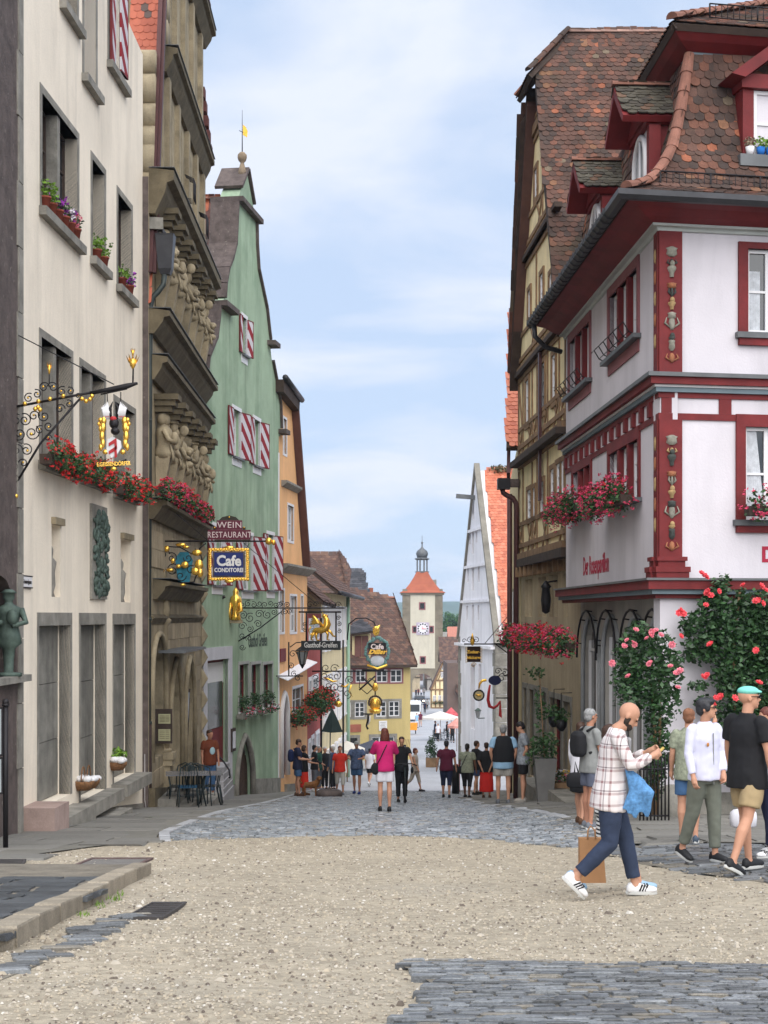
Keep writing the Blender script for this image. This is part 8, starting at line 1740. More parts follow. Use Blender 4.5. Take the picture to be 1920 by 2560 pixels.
bb = root('chalkboard', on(1012, 80), 'black chalkboard on the corner of the yellow house', 'chalkboard'); c = Vector(on(1010, 84)); b = MB(); prect(b, 1000, 1862, 1016, 1890, 82, .05); b.build('board', M['iron'], bb); b = MB(); [prect(b, 1003, 1866 + 5*k, 1013 - k % 2*2, 1867 + 5*k, 81.94, .01) for k in range(5)]; b.build('chalk_line', M['wood_w'], bb)
tr = root('trellis', on(1004, 83), 'brown diamond trellis screen at the yellow house corner', 'trellis')
for k in range(6): 
 for s in (-1, 1): b = MB(); x = 996 + k*4; b.bar(P(x, 1905, 83 + .02*s), P(x + s*10, 1848, 83 + .02*s), .05, .03); b.build('lath', M['timber'], tr)
for i, (px, Y) in enumerate(((1139, 51), (1141, 55))): x = on(px, Y); t = root('bollard', x, ['dark bollard beside the crossing line, nearer one', 'red and white banded post behind the dark bollard'][i], 'bollard'); b = MB(); b.lathe(x, [(.13, 0), (.13, .75), (.09, .85), (.11, .95), (.05, 1.02)], 10); b.build('post', M['iron'] if i == 0 else mat('red_canvas', None), t)
car_k = root('utility_cart', on(1028, 150), 'small orange cart beside the white van', 'cart'); b = MB(); c = Vector(on(1028, 150)); b.box(c + Vector((-.5, 0, .4)), c + Vector((.6, 1, 1.1))); b.build('body', mat('orange_paint', (.7, .28, .03)), car_k)
for sx in (-.4, .45): b = MB(); b.loft([[c + Vector((sx + dx, .3 + .25*math.cos(a), .25 + .25*math.sin(a))) for a in [2*math.pi*k/10 for k in range(10)]] for dx in (-.05, .05)]); b.build('wheel', M['glass_d'], car_k)
# haze
hzb = MB(); hzb.box((-2600, -40, -110), (2600, 3700, 48)); o = hzb.build('haze', [], None); hm = bpy.data.materials.new('haze_air'); hm.use_nodes = True; nt = hm.node_tree; nt.nodes.clear(); out = nt.nodes.new('ShaderNodeOutputMaterial'); pv = nt.nodes.new('ShaderNodeVolumePrincipled'); nt.links.new(pv.outputs[0], out.inputs['Volume']); pv.inputs['Density'].default_value = HAZE if 'HAZE' in globals() else .00018; pv.inputs['Color'].default_value = (.62, .78, 1, 1); pv.inputs['Anisotropy'].default_value = .0
o.data.materials.append(hm); tag(o, kind='stuff')
# ================================================================ people
def cmat(name, col, **k): k.setdefault('rough', .85); k.setdefault('var', .12); k.setdefault('scale', 5); return mat(name, col, coord='obj', **k)
SKIN = cmat('skin', (.50, .26, .17), rough=.55, var=.08); SKIN2 = cmat('tanned_skin', (.40, .19, .12), rough=.55, var=.08); SKIN3 = cmat('dark_skin', (.16, .075, .045), rough=.5, var=.08)
EYE = cmat('dark_eye', (.02, .015, .012), rough=.2, var=0)
TMP = bpy.data.scenes.new('tmp')
def remesh(mb, name, m, parent, vox, smooth=2, noise_=0., nsc=7.):
 o = mb.build(name, m, parent, origin=(0, 0, 0)); o.location = (0, 0, 0)
 r = o.modifiers.new('r', 'REMESH'); r.mode = 'VOXEL'; r.voxel_size = vox; r.use_smooth_shade = True
 if smooth: s = o.modifiers.new('s', 'SMOOTH'); s.iterations = smooth; s.factor = .5
 pa = o.parent; o.parent = None; COL.objects.unlink(o); TMP.collection.objects.link(o); vl = TMP.view_layers[0]; vl.update(); me = bpy.data.meshes.new_from_object(o.evaluated_get(vl.depsgraph)); TMP.collection.objects.unlink(o); COL.objects.link(o); o.parent = pa; o.modifiers.clear(); o.data = me
 if not me.materials: me.materials.append(m)
 if noise_:
  for v in me.vertices:
   n = noise.noise(Vector((v.co.x*nsc, v.co.y*nsc, v.co.z*nsc*.6))) + .5*noise.noise(v.co*nsc*2.2); v.co += v.normal*n*noise_
 me.polygons.foreach_set('use_smooth', [True]*len(me.polygons)); return o
def person(label, px, Y, H=1.75, face=0, legs=((0, 0), (0, 0)), arms=((5, 8, 10, 0), (5, 8, 10, 0)), top=None, bottom=None, kind='trousers', hair=None, hairk='short', skin=None, shoe=None, sleeve='short', lean=0, yaw=0, nod=0, build=1., group='people in the street', near=False, extra=None, skirt_len=.5, dz=0., sock=None, untuck=.12, dx=0.):
 """face 0 = seen from behind, 90 = facing right. legs (hip, knee) and arms (forward, out, elbow, inward) in degrees, left then right"""
 x = P(px, 0, Y).x + dx; g = G(x, Y) + .035 + dz; t = root('person', (x, Y, g), label, 'person', group, -R(face)); t.scale = (H/1.75,)*3; B = build; skin = skin or SKIN
 vox = .009 if near else .02; V = Vector; J = {}
 def rx(a, v): c, s = math.cos(a), math.sin(a); return V((v.x, v.y*c - v.z*s, v.y*s + v.z*c))
 for i, s in ((0, -1), (1, 1)):
  hf, kn = R(legs[i][0]), R(legs[i][1]); hip = V((s*.088*B, 0, 0)); knee = hip + V((s*.01, math.sin(hf), -math.cos(hf)))*.43; a = hf - kn; ank = knee + V((0, math.sin(a), -math.cos(a)))*.42; J[i] = [hip, knee, ank, a]
 low = min(J[0][2].z - (.09 if True else 0), J[1][2].z - .09); hz_ = -low
 for i in (0, 1): J[i] = [p + V((0, 0, hz_)) for p in J[i][:3]] + [J[i][3]]
 ln_ = R(lean); up = V((0, math.sin(ln_), math.cos(ln_))); hc = V((0, 0, hz_)); fw = V((0, math.cos(ln_), -math.sin(ln_)))
 T = lambda xx, yy, zz: hc + V((xx, 0, 0)) + fw*yy + up*zz
 def ring(w, d, z, y=0, n=16, sq=1.): return [T(w*math.copysign(abs(math.cos(a)) ** sq, math.cos(a)), y + d*math.copysign(abs(math.sin(a)) ** sq, math.sin(a)), z) for a in [2*math.pi*k/n for k in range(n)]]
 sh = [T(-.175*B, -.01, .50), T(.175*B, -.01, .50)]; A = {}
 for i, s in ((0, -1), (1, 1)):
  f, o_, e, inn = [R(q) for q in arms[i]]; f += ln_; ud = V((s*math.sin(o_), math.sin(f)*math.cos(o_), -math.cos(f)*math.cos(o_))); fd = V((-s*math.sin(inn) + s*math.sin(o_)*.5*math.cos(inn), math.sin(f + e)*math.cos(inn), -math.cos(f + e)*math.cos(inn))).normalized()
  el = sh[i] + ud*.285; wr_ = el + fd*.25; A[i] = (sh[i], el, wr_, fd)
 nk = T(0, 0, .57); ny, nd = R(yaw), R(nod)
 hd = nk + up*.135 + fw*(.02 + .06*math.sin(nd)*1.5) - V((0, 0, .03*abs(math.sin(nd))))
 HM = Matrix.Rotation(-ny, 3, 'Z') @ Matrix.Rotation(-nd, 3, 'X')
 h = lambda xx, yy, zz: hd + HM @ V((xx, yy, zz))
 # body
 b = MB(); Bt = B
 b.loft([ring(.13*B, .09*B, -.06), ring(.155*B, .105*B, .02), ring(.135*B, .09*B, .16), ring(.15*B, .1*B, .3), ring(.16*B, .1*B, .4), ring(.135*B, .08, .47), ring(.06, .06, .53)])
 b.tube([T(0, -.005, .5), T(0, .0, .56), hd - up*.06], [.062, .055, .055], 12)
 b.ell(h(0, -.012, .03), (.073, .094, .088), 14, 11, HM); b.ell(h(0, .022, -.035), (.058, .068, .078), 12, 9, HM); b.ell(h(0, .07, -.078), (.028, .022, .022), 8, 6, HM)
 b.tube([h(0, .085, .02), h(0, .108, -.018), h(0, .09, -.03)], [.009, .015, .011], 7); b.ell(h(0, .085, -.052), (.024, .014, .011), 8, 5, HM)
 for s in (-1, 1): b.ell(h(s*.074, -.008, -.005), (.009, .02, .031), 8, 6, HM); b.ell(h(s*.03, .082, .028), (.022, .012, .009), 7, 5, HM)
 for i in (0, 1):
  a0, a1, a2, fd = A[i]; s = (-1, 1)[i]; b.ell(a0 - up*.01, .046*B, 10, 8); b.tube([a0 - up*.01, a0.lerp(a1, .45), a1, a1.lerp(a2, .3), a1.lerp(a2, .8), a2], [.046*B, .047*B, .039, .041, .029, .026], 10)
  # hand: palm, four curled fingers, thumb
  px_ = fd.cross(V((1, 0, 0))); px_ = px_.normalized() if px_.length > .1 else V((0, 0, 1)); wd = fd.cross(px_).normalized(); pc = a2 + fd*.045
  b.ell(pc, .001, 4, 3); b.tube([a2, a2 + fd*.03, a2 + fd*.085], [.026, .034, .03], 8)
  if near:
   for k in range(4):
    o0 = a2 + fd*.08 + px_*((k - 1.5)*.019); c1 = o0 + fd*(.034 - .004*abs(k - 1)); c2 = c1 + (fd*.6 + wd*s*.8).normalized()*.026; c3 = c2 + (wd*s + fd*.1).normalized()*.018; b.tube([o0, c1, c2, c3], [.0105, .0098, .0092, .0075], 6)
   b.tube([a2 + fd*.03 + px_*.028, a2 + fd*.062 + px_*.046 + wd*s*.01, a2 + fd*.088 + px_*.04 + wd*s*.025], [.013, .0115, .009], 6)
  else: b.tube([a2 + fd*.08, a2 + fd*.12, a2 + fd*.155 + wd*s*.015], [.03, .026, .014], 7)
  hp, kn_, an, aa = J[i]; b.tube([hp + V((0, 0, .03)), hp.lerp(kn_, .35), hp.lerp(kn_, .85), kn_, kn_.lerp(an, .3) - V((0, .012, 0)), kn_.lerp(an, .75), an], [.085*B, .078*B, .058, .054, .058, .038, .034], 12); b.ell(an - V((0, 0, .02)), (.038, .045, .04), 8, 6)
  if shoe == 'bare': pass
 remesh(b, 'body', skin, t, vox, 2)
 def child(name, b, m): o = b.build(name, m, t, origin=(0, 0, 0)); o.location = (0, 0, 0); return o
 if near:
  b = MB(); [b.ell(h(s*.029, .0835, .014), (.011, .007, .006), 7, 5, HM) for s in (-1, 1)]; child('eye', b, EYE); b = MB(); b.ell(h(0, .0955, -.054), (.019, .006, .004), 8, 5, HM); child('lips', b, cmat('lip', (.35, .12, .1)))
  b = MB(); [b.tube([h(s*.014, .096, .032), h(s*.03, .094, .037), h(s*.045, .082, .031)], .005, 5) for s in (-1, 1)]; child('eyebrow', b, hair or EYE)
 # hair
 if hair and hairk != 'none':
  b = MB()
  if hairk in ('short', 'long', 'bob', 'bun', 'fringe'):
   b.ell(h(0, -.022, .048), (.083, .098, .08), 14, 10, HM); b.ell(h(0, -.055, -.005), (.072, .06, .075), 12, 8, HM)
   if hairk == 'fringe': b.ell(h(.0, .045, .085), (.07, .055, .035), 10, 7, HM); [b.ell(h(s*.068, .005, .02), (.02, .05, .055), 8, 6, HM) for s in (-1, 1)]
  if hairk in ('long', 'bob'): L_ = .17 if hairk == 'long' else .1; b.loft([[h(w*math.cos(a), -.05 + d*math.sin(a), z) for a in [2*math.pi*k/12 for k in range(12)]] for w, d, z in ((.075, .06, .05), (.098, .07, -.02), (.105, .062, -L_*.6), (.09, .045, -L_))])
  if hairk == 'bun': b.ell(h(0, -.12, -.02), (.05, .05, .06), 9, 7, HM); b.tube([h(0, -.12, -.02), h(0, -.15, -.12)], [.045, .02], 7)
  remesh(b, 'hair', hair, t, .012 if near else .022, 1, .005, 25)
 if hairk == 'beard': 
  b = MB(); b.ell(h(0, .035, -.062), (.058, .058, .048), 12, 8, HM); b.ell(h(0, .068, -.072), (.04, .038, .038), 10, 7, HM); [b.ell(h(s*.055, .012, -.03), (.016, .028, .045), 7, 6, HM) for s in (-1, 1)]; remesh(b, 'beard', hair, t, .009, 1, .003, 40)
 # lower clothes
 wz = lambda k: None
 if kind in ('trousers', 'shorts', 'capri'):
  b = MB(); b.loft([ring(.15*B, .115*B, -.1), ring(.172*B, .125*B, -.02), ring(.165*B, .118*B, .08), ring(.15*B, .105*B, .13)]); end = {'trousers': 1.93, 'shorts': .86, 'capri': 1.45}[kind]
  for i in (0, 1):
   hp, kn_, an, aa = J[i]; path = [(0, hp + V((0, 0, .02))), (.5, hp.lerp(kn_, .5)), (1, kn_), (1.5, kn_.lerp(an, .5)), (2, an)]; rad = {0: .105*B, .5: .096*B, 1: .076, 1.5: .068, 2: .06}
   if kind == 'shorts': rad = {0: .094*B, .5: .1*B, 1: .098, 1.5: .09, 2: .07}
   pts, rs = [], []
   for (k0, p0), (k1, p1) in zip(path, path[1:]):
    for q in range(4):
     tt = q/4; kk = k0 + (k1 - k0)*tt
     if kk <= end: pts.append(p0.lerp(p1, tt)); rs.append(rad[k0]*(1 - tt) + rad[k1]*tt)
   b.tube(pts, rs, 14)
  remesh(b, kind if kind != 'capri' else 'trousers', bottom, t, .013 if near else .024, 2, .007 if near else .004, 9)
 else:
  b = MB(); kl = skirt_len; st = (J[0][1].y + J[1][1].y)/2
  b.loft([ring(.155*B, .11*B, .12), ring(.178*B, .13*B, -.02), ring(.2*B, .15*B, -.02 - kl*.5, st*.3), ring(.215*B, .17*B, -.02 - kl, st*.6)]); remesh(b, 'skirt', bottom, t, .015 if near else .024, 1, .006, 9)
 # top
 if top:
  b = MB(); u_ = untuck
  b.loft([ring(.198*B, .155*B, -u_), ring(.197*B, .152*B, -.02), ring(.182*B, .135*B, .1), ring(.176*B, .122*B, .25), ring(.186*B, .124*B, .38), ring(.172*B, .108*B, .46), ring(.135*B, .088, .515), ring(.09, .074, .55), ring(.066, .066, .572)])
  fr = {'short': .72, 'long': 1.9, 'none': .12, 'elbow': 1.0}[sleeve]
  for i in (0, 1):
   a0, a1, a2, fd = A[i]; b.ell(a0 - up*.006 - (a0 - T(0, 0, .5)).normalized()*.012, .058*B, 12, 9); pts = [a0.lerp(a1, .0)]; rs = [.058*B]
   for k in range(1, 9):
    tt = fr*k/8; pts.append(a0.lerp(a1, tt) if tt <= 1 else a1.lerp(a2, tt - 1)); rs.append((.062*B + .004*min(1, tt*3)) if sleeve in ('short', 'elbow') else (.061*B - .010*tt))
   b.tube(pts, rs, 12)
  remesh(b, 'shirt' if sleeve != 'long' else 'jacket', top, t, .013 if near else .024, 2, .008 if near else .004, 8)
 # shoes
 for i in (0, 1):
  hp, kn_, an, aa = J[i]; pitch = max(-.9, min(.5, aa*(1.0 if hz_ + low < .01 else 1))) if an.z - .09 > .03 else min(0, 0); F3 = V((0, math.cos(pitch), math.sin(pitch))); U3 = V((0, -math.sin(pitch), math.cos(pitch))); c = an - U3*.055
  sm = shoe or cmat('black_shoe', (.015, .015, .017), rough=.6); b = MB()
  b.loft([[c + V((w*math.cos(q), 0, 0)) + F3*y + U3*(hh*max(-.4, math.sin(q)) - .002) for q in [2*math.pi*k/12 for k in range(12)]] for y, w, hh in ((-.075, .02, .03), (-.06, .034, .06), (-.02, .038, .075), (.04, .04, .06), (.1, .046, .045), (.16, .04, .034), (.19, .02, .02))]); so = child('shoe', b, sm)
  b = MB(); b.loft([[c + V((w*math.cos(q), 0, 0)) + F3*(y0 + y1*math.sin(q)) + U3*z for q in [2*math.pi*k/14 for k in range(14)]] for w, y0, y1, z in ((.045, .055, .138, -.042), (.047, .055, .142, -.03), (.045, .055, .138, -.012))], True, 0, False); child('sole', b, cmat('pale_sole', (.5, .5, .48)) if near or sm.name == 'white_shoe' else sm)
  if sm.name == 'white_shoe':
   for k in range(3):
    for sd in (-1, 1): b = MB(); b.bar(c + V((sd*.041, 0, 0)) + F3*(.035 + k*.024) + U3*-.008, c + V((sd*.030, 0, 0)) + F3*(.062 + k*.024) + U3*.05, .011, .012); child('stripe', b, cmat('black_shoe', None))
  if sock: b = MB(); b.tube([an + (kn_ - an).normalized()*.05, an - V((0, 0, .03))], .04, 10); child('sock', b, sock)
 if extra: extra(t, child, h, T, A, J, HM)
 return t
c_navy = cmat('navy_denim', (.028, .04, .075), var=.25, bump=.3); c_blk = cmat('black_cloth', (.012, .012, .014)); c_kha = cmat('khaki_cloth', (.36, .27, .15)); c_jean = cmat('blue_denim', (.05, .11, .22), var=.25); c_wht = cmat('white_cotton', (.68, .67, .72), var=.05); c_lil = cmat('pale_lilac_fleece', (.62, .62, .76), var=.04)
c_mag = cmat('magenta_cloth', (.50, .015, .13)); c_mar = cmat('maroon_cloth', (.10, .014, .035)); c_red = cmat('orange_red_cloth', (.62, .035, .02)); c_gry = cmat('grey_cloth', (.22, .225, .22)); c_grn = cmat('sage_trousers', (.15, .16, .13), var=.15); c_bro = cmat('rust_brown_cloth', (.14, .035, .015)); c_lblue = cmat('light_blue_cloth', (.26, .42, .58)); c_bei = cmat('light_beige_cloth', (.42, .36, .31)); c_olv = cmat('sage_print', (.24, .26, .19), var=.35, scale=22); c_dnv = cmat('dark_navy_cloth', (.016, .02, .05)); c_prn = cmat('grey_print_shirt', (.24, .26, .29), var=.45, scale=18); c_dbl = cmat('dusty_blue_cloth', (.04, .06, .12), var=.3)
h_bl = cmat('black_hair', (.015, .012, .012), rough=.5, var=.3, scale=30); h_br = cmat('brown_hair', (.05, .025, .016), rough=.5, var=.3, scale=30); h_gr = cmat('grey_hair', (.24, .24, .24), rough=.6, var=.35, scale=30); h_au = cmat('auburn_hair', (.11, .03, .02), rough=.5, var=.3, scale=30); h_dg = cmat('salt_pepper_hair', (.028, .028, .032), rough=.5, var=.5, scale=40)
s_w = cmat('white_shoe', (.70, .69, .69), rough=.5, var=.05); s_b = cmat('black_shoe', (.015, .015, .017), rough=.6); s_gy = cmat('grey_shoe', (.13, .14, .16)); s_bl = cmat('blue_shoe', (.02, .035, .16)); s_br = cmat('brown_shoe', (.09, .045, .025))
# plaid
m_plaid = cmat('plaid_shirt_cloth', (.6, .55, .54), var=0)
def plaid():
 nt = m_plaid.node_tree; N = nt.nodes; L = nt.links; b = N['Principled BSDF']; tc = N.new('ShaderNodeTexCoord'); sep = N.new('ShaderNodeSeparateXYZ'); L.new(tc.outputs['Object'], sep.inputs[0])
 def mth(op, a, c=None):
  n = N.new('ShaderNodeMath'); n.operation = op
  for i, q in enumerate((a, c)):
   if q is None: continue
   if isinstance(q, (int, float)): n.inputs[i].default_value = q
   else: L.new(q, n.inputs[i])
  return n.outputs[0]
 def stripe(co, per, lo, off=0.): return mth('LESS_THAN', mth('FRACT', mth('DIVIDE', mth('ADD', co, 5 + off), per)), lo)
 ax = mth('ADD', mth('MULTIPLY', sep.outputs[0], .6), mth('MULTIPLY', sep.outputs[1], .9)); col = None
 n1 = N.new('ShaderNodeMixRGB'); n1.inputs[1].default_value = (.66, .61, .60, 1); n1.inputs[2].default_value = (.17, .05, .055, 1); L.new(mth('MULTIPLY', mth('ADD', stripe(ax, .085, .24), stripe(sep.outputs[2], .1, .22)), .42), n1.inputs[0])
 n2 = N.new('ShaderNodeMixRGB'); L.new(n1.outputs[0], n2.inputs[1]); n2.inputs[2].default_value = (.06, .03, .045, 1); L.new(mth('MULTIPLY', mth('ADD', stripe(ax, .17, .07, .05), stripe(sep.outputs[2], .2, .06, .07)), .55), n2.inputs[0]); L.new(n2.outputs[0], b.inputs['Base Color'])
plaid()
def bag(T_, c, size, m, name, label, cat='bag', strap=None, rz=0):
 t = root(name, c, label, cat); c = Vector(c); b = MB(); w, d, hh = size
 b.loft([[c + Vector((w*k*math.copysign(abs(math.cos(a)) ** .6, math.cos(a)), d*k*math.copysign(abs(math.sin(a)) ** .6, math.sin(a)), z*hh)) for a in [2*math.pi*q/14 for q in range(14)]] for k, z in ((.7, -.5), (.95, -.4), (1, 0), (.95, .3), (.7, .45), (.3, .5))]); b.build('pouch', m, t)
 if strap: b = MB(); b.tube([Vector(q) for q in strap], .014, 5); b.build('strap', m, t)
 return t
def scarf(t, child, h, T, A, J, HM):
 b = MB(); c = J[1][0]; 
 for k in range(5): b.tube([T(.13, .12 + k*.03, .24 - k*.02), T(.15 + .01*k, .19 + .035*k, .06), T(.14, .13 + .05*k, -.12 - .03*(k % 3))], [.026, .042, .02], 8)
 remesh(b, 'jacket_over_arm', cmat('sky_blue_cloth', (.10, .25, .48), var=.4, scale=25), t, .013, 1, .008, 14)
 b = MB(); b.loft([[T(.1*math.cos(a), .142 - .06*max(0, z) + .022*math.sin(a), z) for a in [2*math.pi*k/12 for k in range(12)]] for z in (-.1, .2, .42, .5)]); remesh(b, 'undershirt', cmat('grey_tee', (.27, .27, .28)), t, .013, 2)
 b = MB(); b.tube([A[1][2] + A[1][3]*.1 + Vector((-.02, .0, .0)), A[1][2] + A[1][3]*.16 + Vector((-.06, 0, .01))], [.012, .014], 6); child('small_object', b, cmat('yellow_item', (.5, .35, .1)))
# --- the bald man walking to the right
person('bald bearded man in plaid shirt and navy jeans walking right, looking at his hands', 1537, 13.3, 1.79, 94, legs=((20, 8), (0, 45)), arms=((12, 14, 98, 32), (18, 14, 88, 40)), top=m_plaid, bottom=c_navy, hair=cmat('black_stubble', (.035, .025, .02), var=.3, scale=30), hairk='beard', shoe=s_w, sleeve='long', lean=7, nod=42, build=1.06, near=True, untuck=.15, extra=scarf, skin=cmat('bald_skin', (.47, .25, .165), rough=.5, var=.07), group=None, dx=-.05)
stripe_m = cmat('black_white_stripes', (.6, .6, .6), var=0)
def zst():
 nt = stripe_m.node_tree; N = nt.nodes; L = nt.links; b = N['Principled BSDF']; tc = N.new('ShaderNodeTexCoord'); sep = N.new('ShaderNodeSeparateXYZ'); L.new(tc.outputs['Object'], sep.inputs[0]); w = N.new('ShaderNodeMath'); w.operation = 'MULTIPLY'; w.inputs[1].default_value = 24; L.new(sep.outputs[2], w.inputs[0]); f = N.new('ShaderNodeMath'); f.operation = 'FRACT'; L.new(w.outputs[0], f.inputs[0]); g = N.new('ShaderNodeMath'); g.operation = 'GREATER_THAN'; g.inputs[1].default_value = .55; L.new(f.outputs[0], g.inputs[0]); mx = N.new('ShaderNodeMixRGB'); mx.inputs[1].default_value = (.65, .65, .63, 1); mx.inputs[2].default_value = (.015, .015, .02, 1); L.new(g.outputs[0], mx.inputs[0]); L.new(mx.outputs[0], b.inputs['Base Color'])
zst()
person('woman in black and white striped dress walking hidden behind the bald man', 1500, 14.0, 1.58, 92, dx=.09, legs=((-14, 22), (26, 12)), arms=((-8, 6, 12, 0), (0, 8, 8, 0)), top=stripe_m, bottom=stripe_m, kind='skirt', skirt_len=.4, hair=h_br, hairk='short', shoe=cmat('pale_blue_shoe', (.3, .45, .6)), near=True, group=None, nod=5)
c = P(1478, 2148, 13.75); t = root('paper_bag', c, 'brown paper carrier bag hanging from the hidden woman\'s hand', 'bag'); m_kr = cmat('kraft_paper', (.36, .19, .09), var=.12, bump=.2); b = MB()
b.hexa([c + Vector((x, y, z)) for x, y, z in ((-.11, -.07, -.21), (.13, -.06, -.21), (.13, .07, -.21), (-.11, .07, -.21), (-.115, -.045, .2), (.10, -.045, .2), (.10, .045, .2), (-.115, .045, .2))]); b.build('bag_body', m_kr, t)
b = MB(); b.tube([c + Vector((-.04, -.045, .19)), c + Vector((-.035, -.03, .27)), c + Vector((-.005, 0, .31)), c + Vector((.03, -.03, .27)), c + Vector((.035, -.045, .19))], .008, 5); b.build('handle', m_kr, t)
def bpack(m, side=0, lo=.12, hi=.5, w=.15, d=.1):
 def f(t, child, h, T, A, J, HM):
  b = MB(); b.loft([[T(w*k*math.copysign(abs(math.cos(a)) ** .6, math.cos(a)), -.11 - d + d*k*math.sin(a), z) for a in [2*math.pi*q/14 for q in range(14)]] for k, z in ((.6, lo), (.95, lo + .06), (1, (lo + hi)/2), (.9, hi - .06), (.5, hi))]); remesh(b, 'backpack', m, t, .016, 1, .004)
  b = MB(); [b.tube([T(s*.09, -.12, .5), T(s*.1, .0, .56), T(s*.11, .12, .42), T(s*.13, .1, .25), T(s*.13, -.1, .18)], .02, 6) for s in (-1, 1)]; child('shoulder_strap', b, m)
 return f
person('grey haired man in grey shirt with black backpack behind the bald man', 1478, 22.3, 1.78, 62, legs=((2, 4), (-3, 2)), arms=((15, 8, 40, 10), (10, 8, 30, 10)), top=c_gry, bottom=cmat('grey_blue_shorts', (.09, .10, .14)), kind='shorts', hair=h_gr, shoe=s_gy, near=True, group=None, extra=bpack(c_blk), skin=SKIN2, dx=-.02)
person('woman in white cardigan and dark skirt partly hidden behind the backpack man', 1452, 23.6, 1.6, 40, legs=((8, 6), (-6, 4)), arms=((5, 8, 20, 0), (5, 6, 25, 0)), top=c_wht, bottom=c_blk, kind='skirt', sleeve='long', hair=h_br, shoe=s_br, group=None, skirt_len=.38)
bag(None, P(1441, 1950, 23.2), (.16, .07, .24), c_blk, 'handbag', 'black handbag on the arm of the woman in white cardigan', strap=[P(1436, 1935, 23.2), P(1438, 1905, 23.2), P(1447, 1935, 23.2)])
def glasses(dark):
 def f(t, child, h, T, A, J, HM):
  b = MB(); m = c_blk
  for s in (-1, 1): b.ell(h(s*.031, .094, .016), (.024, .006, .016), 9, 6, HM) if dark else b.tube([h(s*.031 + .021*math.cos(a), .096, .016 + .015*math.sin(a)) for a in [2*math.pi*k/10 for k in range(10)]], .003, 4, True); b.tube([h(s*.052, .088, .02), h(s*.076, .0, .02)], .003, 4)
  b.tube([h(-.01, .1, .02), h(.01, .1, .02)], .003, 4); child('sunglasses' if dark else 'glasses', b, m)
  if dark: b = MB(); b.ell(h(0, -.008, .07), (.085, .105, .048), 14, 9, HM); b.ell(h(0, .07, .062), (.07, .06, .018), 12, 6, HM); remesh(b, 'flat_cap', cmat('mint_cloth', (.18, .55, .47), var=.06), t, .01, 1)
  else: b = MB(); b.ell(T(.075, .125, .33), (.018, .006, .024), 8, 6); child('badge', b, cmat('orange_badge', (.5, .2, .05))); b = MB(); b.bar(T(0, .135, -.1), T(0, .128, .45), .008, .008); child('zip', b, c_gry)
 return f
person('dark haired man with glasses in pale lilac zip jacket and sage cargo trousers', 1762, 15.9, 1.74, 148, legs=((6, 4), (-12, 10)), arms=((8, 10, 20, 25), (2, 12, 22, 0)), top=c_lil, bottom=c_grn, hair=h_dg, hairk='fringe', shoe=s_b, sleeve='long', near=True, group=None, yaw=-40, extra=glasses(False), untuck=.06, build=1.02)
person('man in mint flat cap, black t-shirt and khaki shorts at the right edge', 1868, 14.6, 1.82, 58, legs=((10, 3), (-14, 12)), arms=((4, 12, 12, 0), (2, 14, 10, 5)), top=c_blk, bottom=c_kha, kind='shorts', hair=h_gr, hairk='none', shoe=s_b, near=True, group=None, yaw=28, extra=glasses(True), build=1.12, untuck=.14, skin=SKIN)
person('auburn haired woman in light grey top and navy trousers cut by the right edge', 1922, 16.2, 1.62, 250, legs=((4, 3), (-8, 4)), arms=((10, 8, 60, 30), (8, 8, 30, 0)), top=cmat('light_grey_top', (.36, .38, .38)), bottom=c_dnv, hair=h_au, hairk='bob', shoe=s_w, near=True, group=None, nod=10)
person('person with light brown hair in floral shirt and denim shorts behind lilac jacket man', 1722, 18.6, 1.66, 15, legs=((3, 2), (-5, 3)), arms=((5, 8, 15, 0), (60, 20, 100, 0)), top=c_olv, bottom=c_jean, kind='shorts', hair=cmat('light_brown_hair', (.2, .09, .05), var=.3, scale=30), shoe=cmat('slate_shoe', (.06, .08, .11)), near=True, group=None)
bag(None, P(1858, 2045, 16.0), (.15, .06, .2), c_wht, 'shopping_bag', 'white carrier bag held low between the capped man and the woman')
# --- middle distance
def sbag(m, a=(-.17, .1, .52), c_=(.17, -.12, 0), lo=-.05, side=1, sz=(.1, .06, .13)):
 def f(t, child, h, T, A, J, HM):
  b = MB(); b.tube([T(-side*.1, .04, .56), T(-side*.02, -.13, .45), T(side*.1, -.14, .2), T(side*.19, -.08, .02)], .012, 5); child('strap', b, m); b = MB(); b.ell(T(side*.21, -.06, -.04), sz, 9, 7); child('shoulder_bag', b, m)
 return f
person('woman in magenta blouse and white shorts seen from behind in the street centre', 962, 30, 1.66, -4, legs=((2, 2), (-2, 2)), arms=((35, 14, 95, 20), (35, 14, 95, 20)), top=c_mag, bottom=c_wht, kind='shorts', hair=h_au, hairk='long', shoe=s_b, sleeve='elbow', group=None, extra=sbag(c_blk, side=-1), build=1.05, untuck=.1)
MID = 'pedestrians in the street'
person('cyclist in black standing with a bicycle behind the magenta woman', 1004, 38.5, 1.68, 175, arms=((45, 10, 10, 0), (45, 10, 10, 0)), top=c_blk, bottom=c_blk, hair=h_br, group=MID)
person('woman with red brown bob in pale beige clothes walking right down the street', 1038, 55, 1.62, 110, legs=((16, 5), (-18, 22)), arms=((-10, 8, 10, 0), (15, 8, 15, 0)), top=c_bei, bottom=c_bei, kind='capri', hair=h_au, hairk='bob', shoe=s_b, sleeve='none', group=MID, extra=sbag(c_blk))
person('grey haired man in maroon t-shirt and dark knee shorts walking away', 1116, 45, 1.72, 8, legs=((6, 4), (-8, 8)), arms=((-6, 14, 18, 0), (-4, 14, 16, 0)), top=c_mar, bottom=c_dnv, kind='capri', hair=h_dg, shoe=s_b, group=MID, build=1.12)
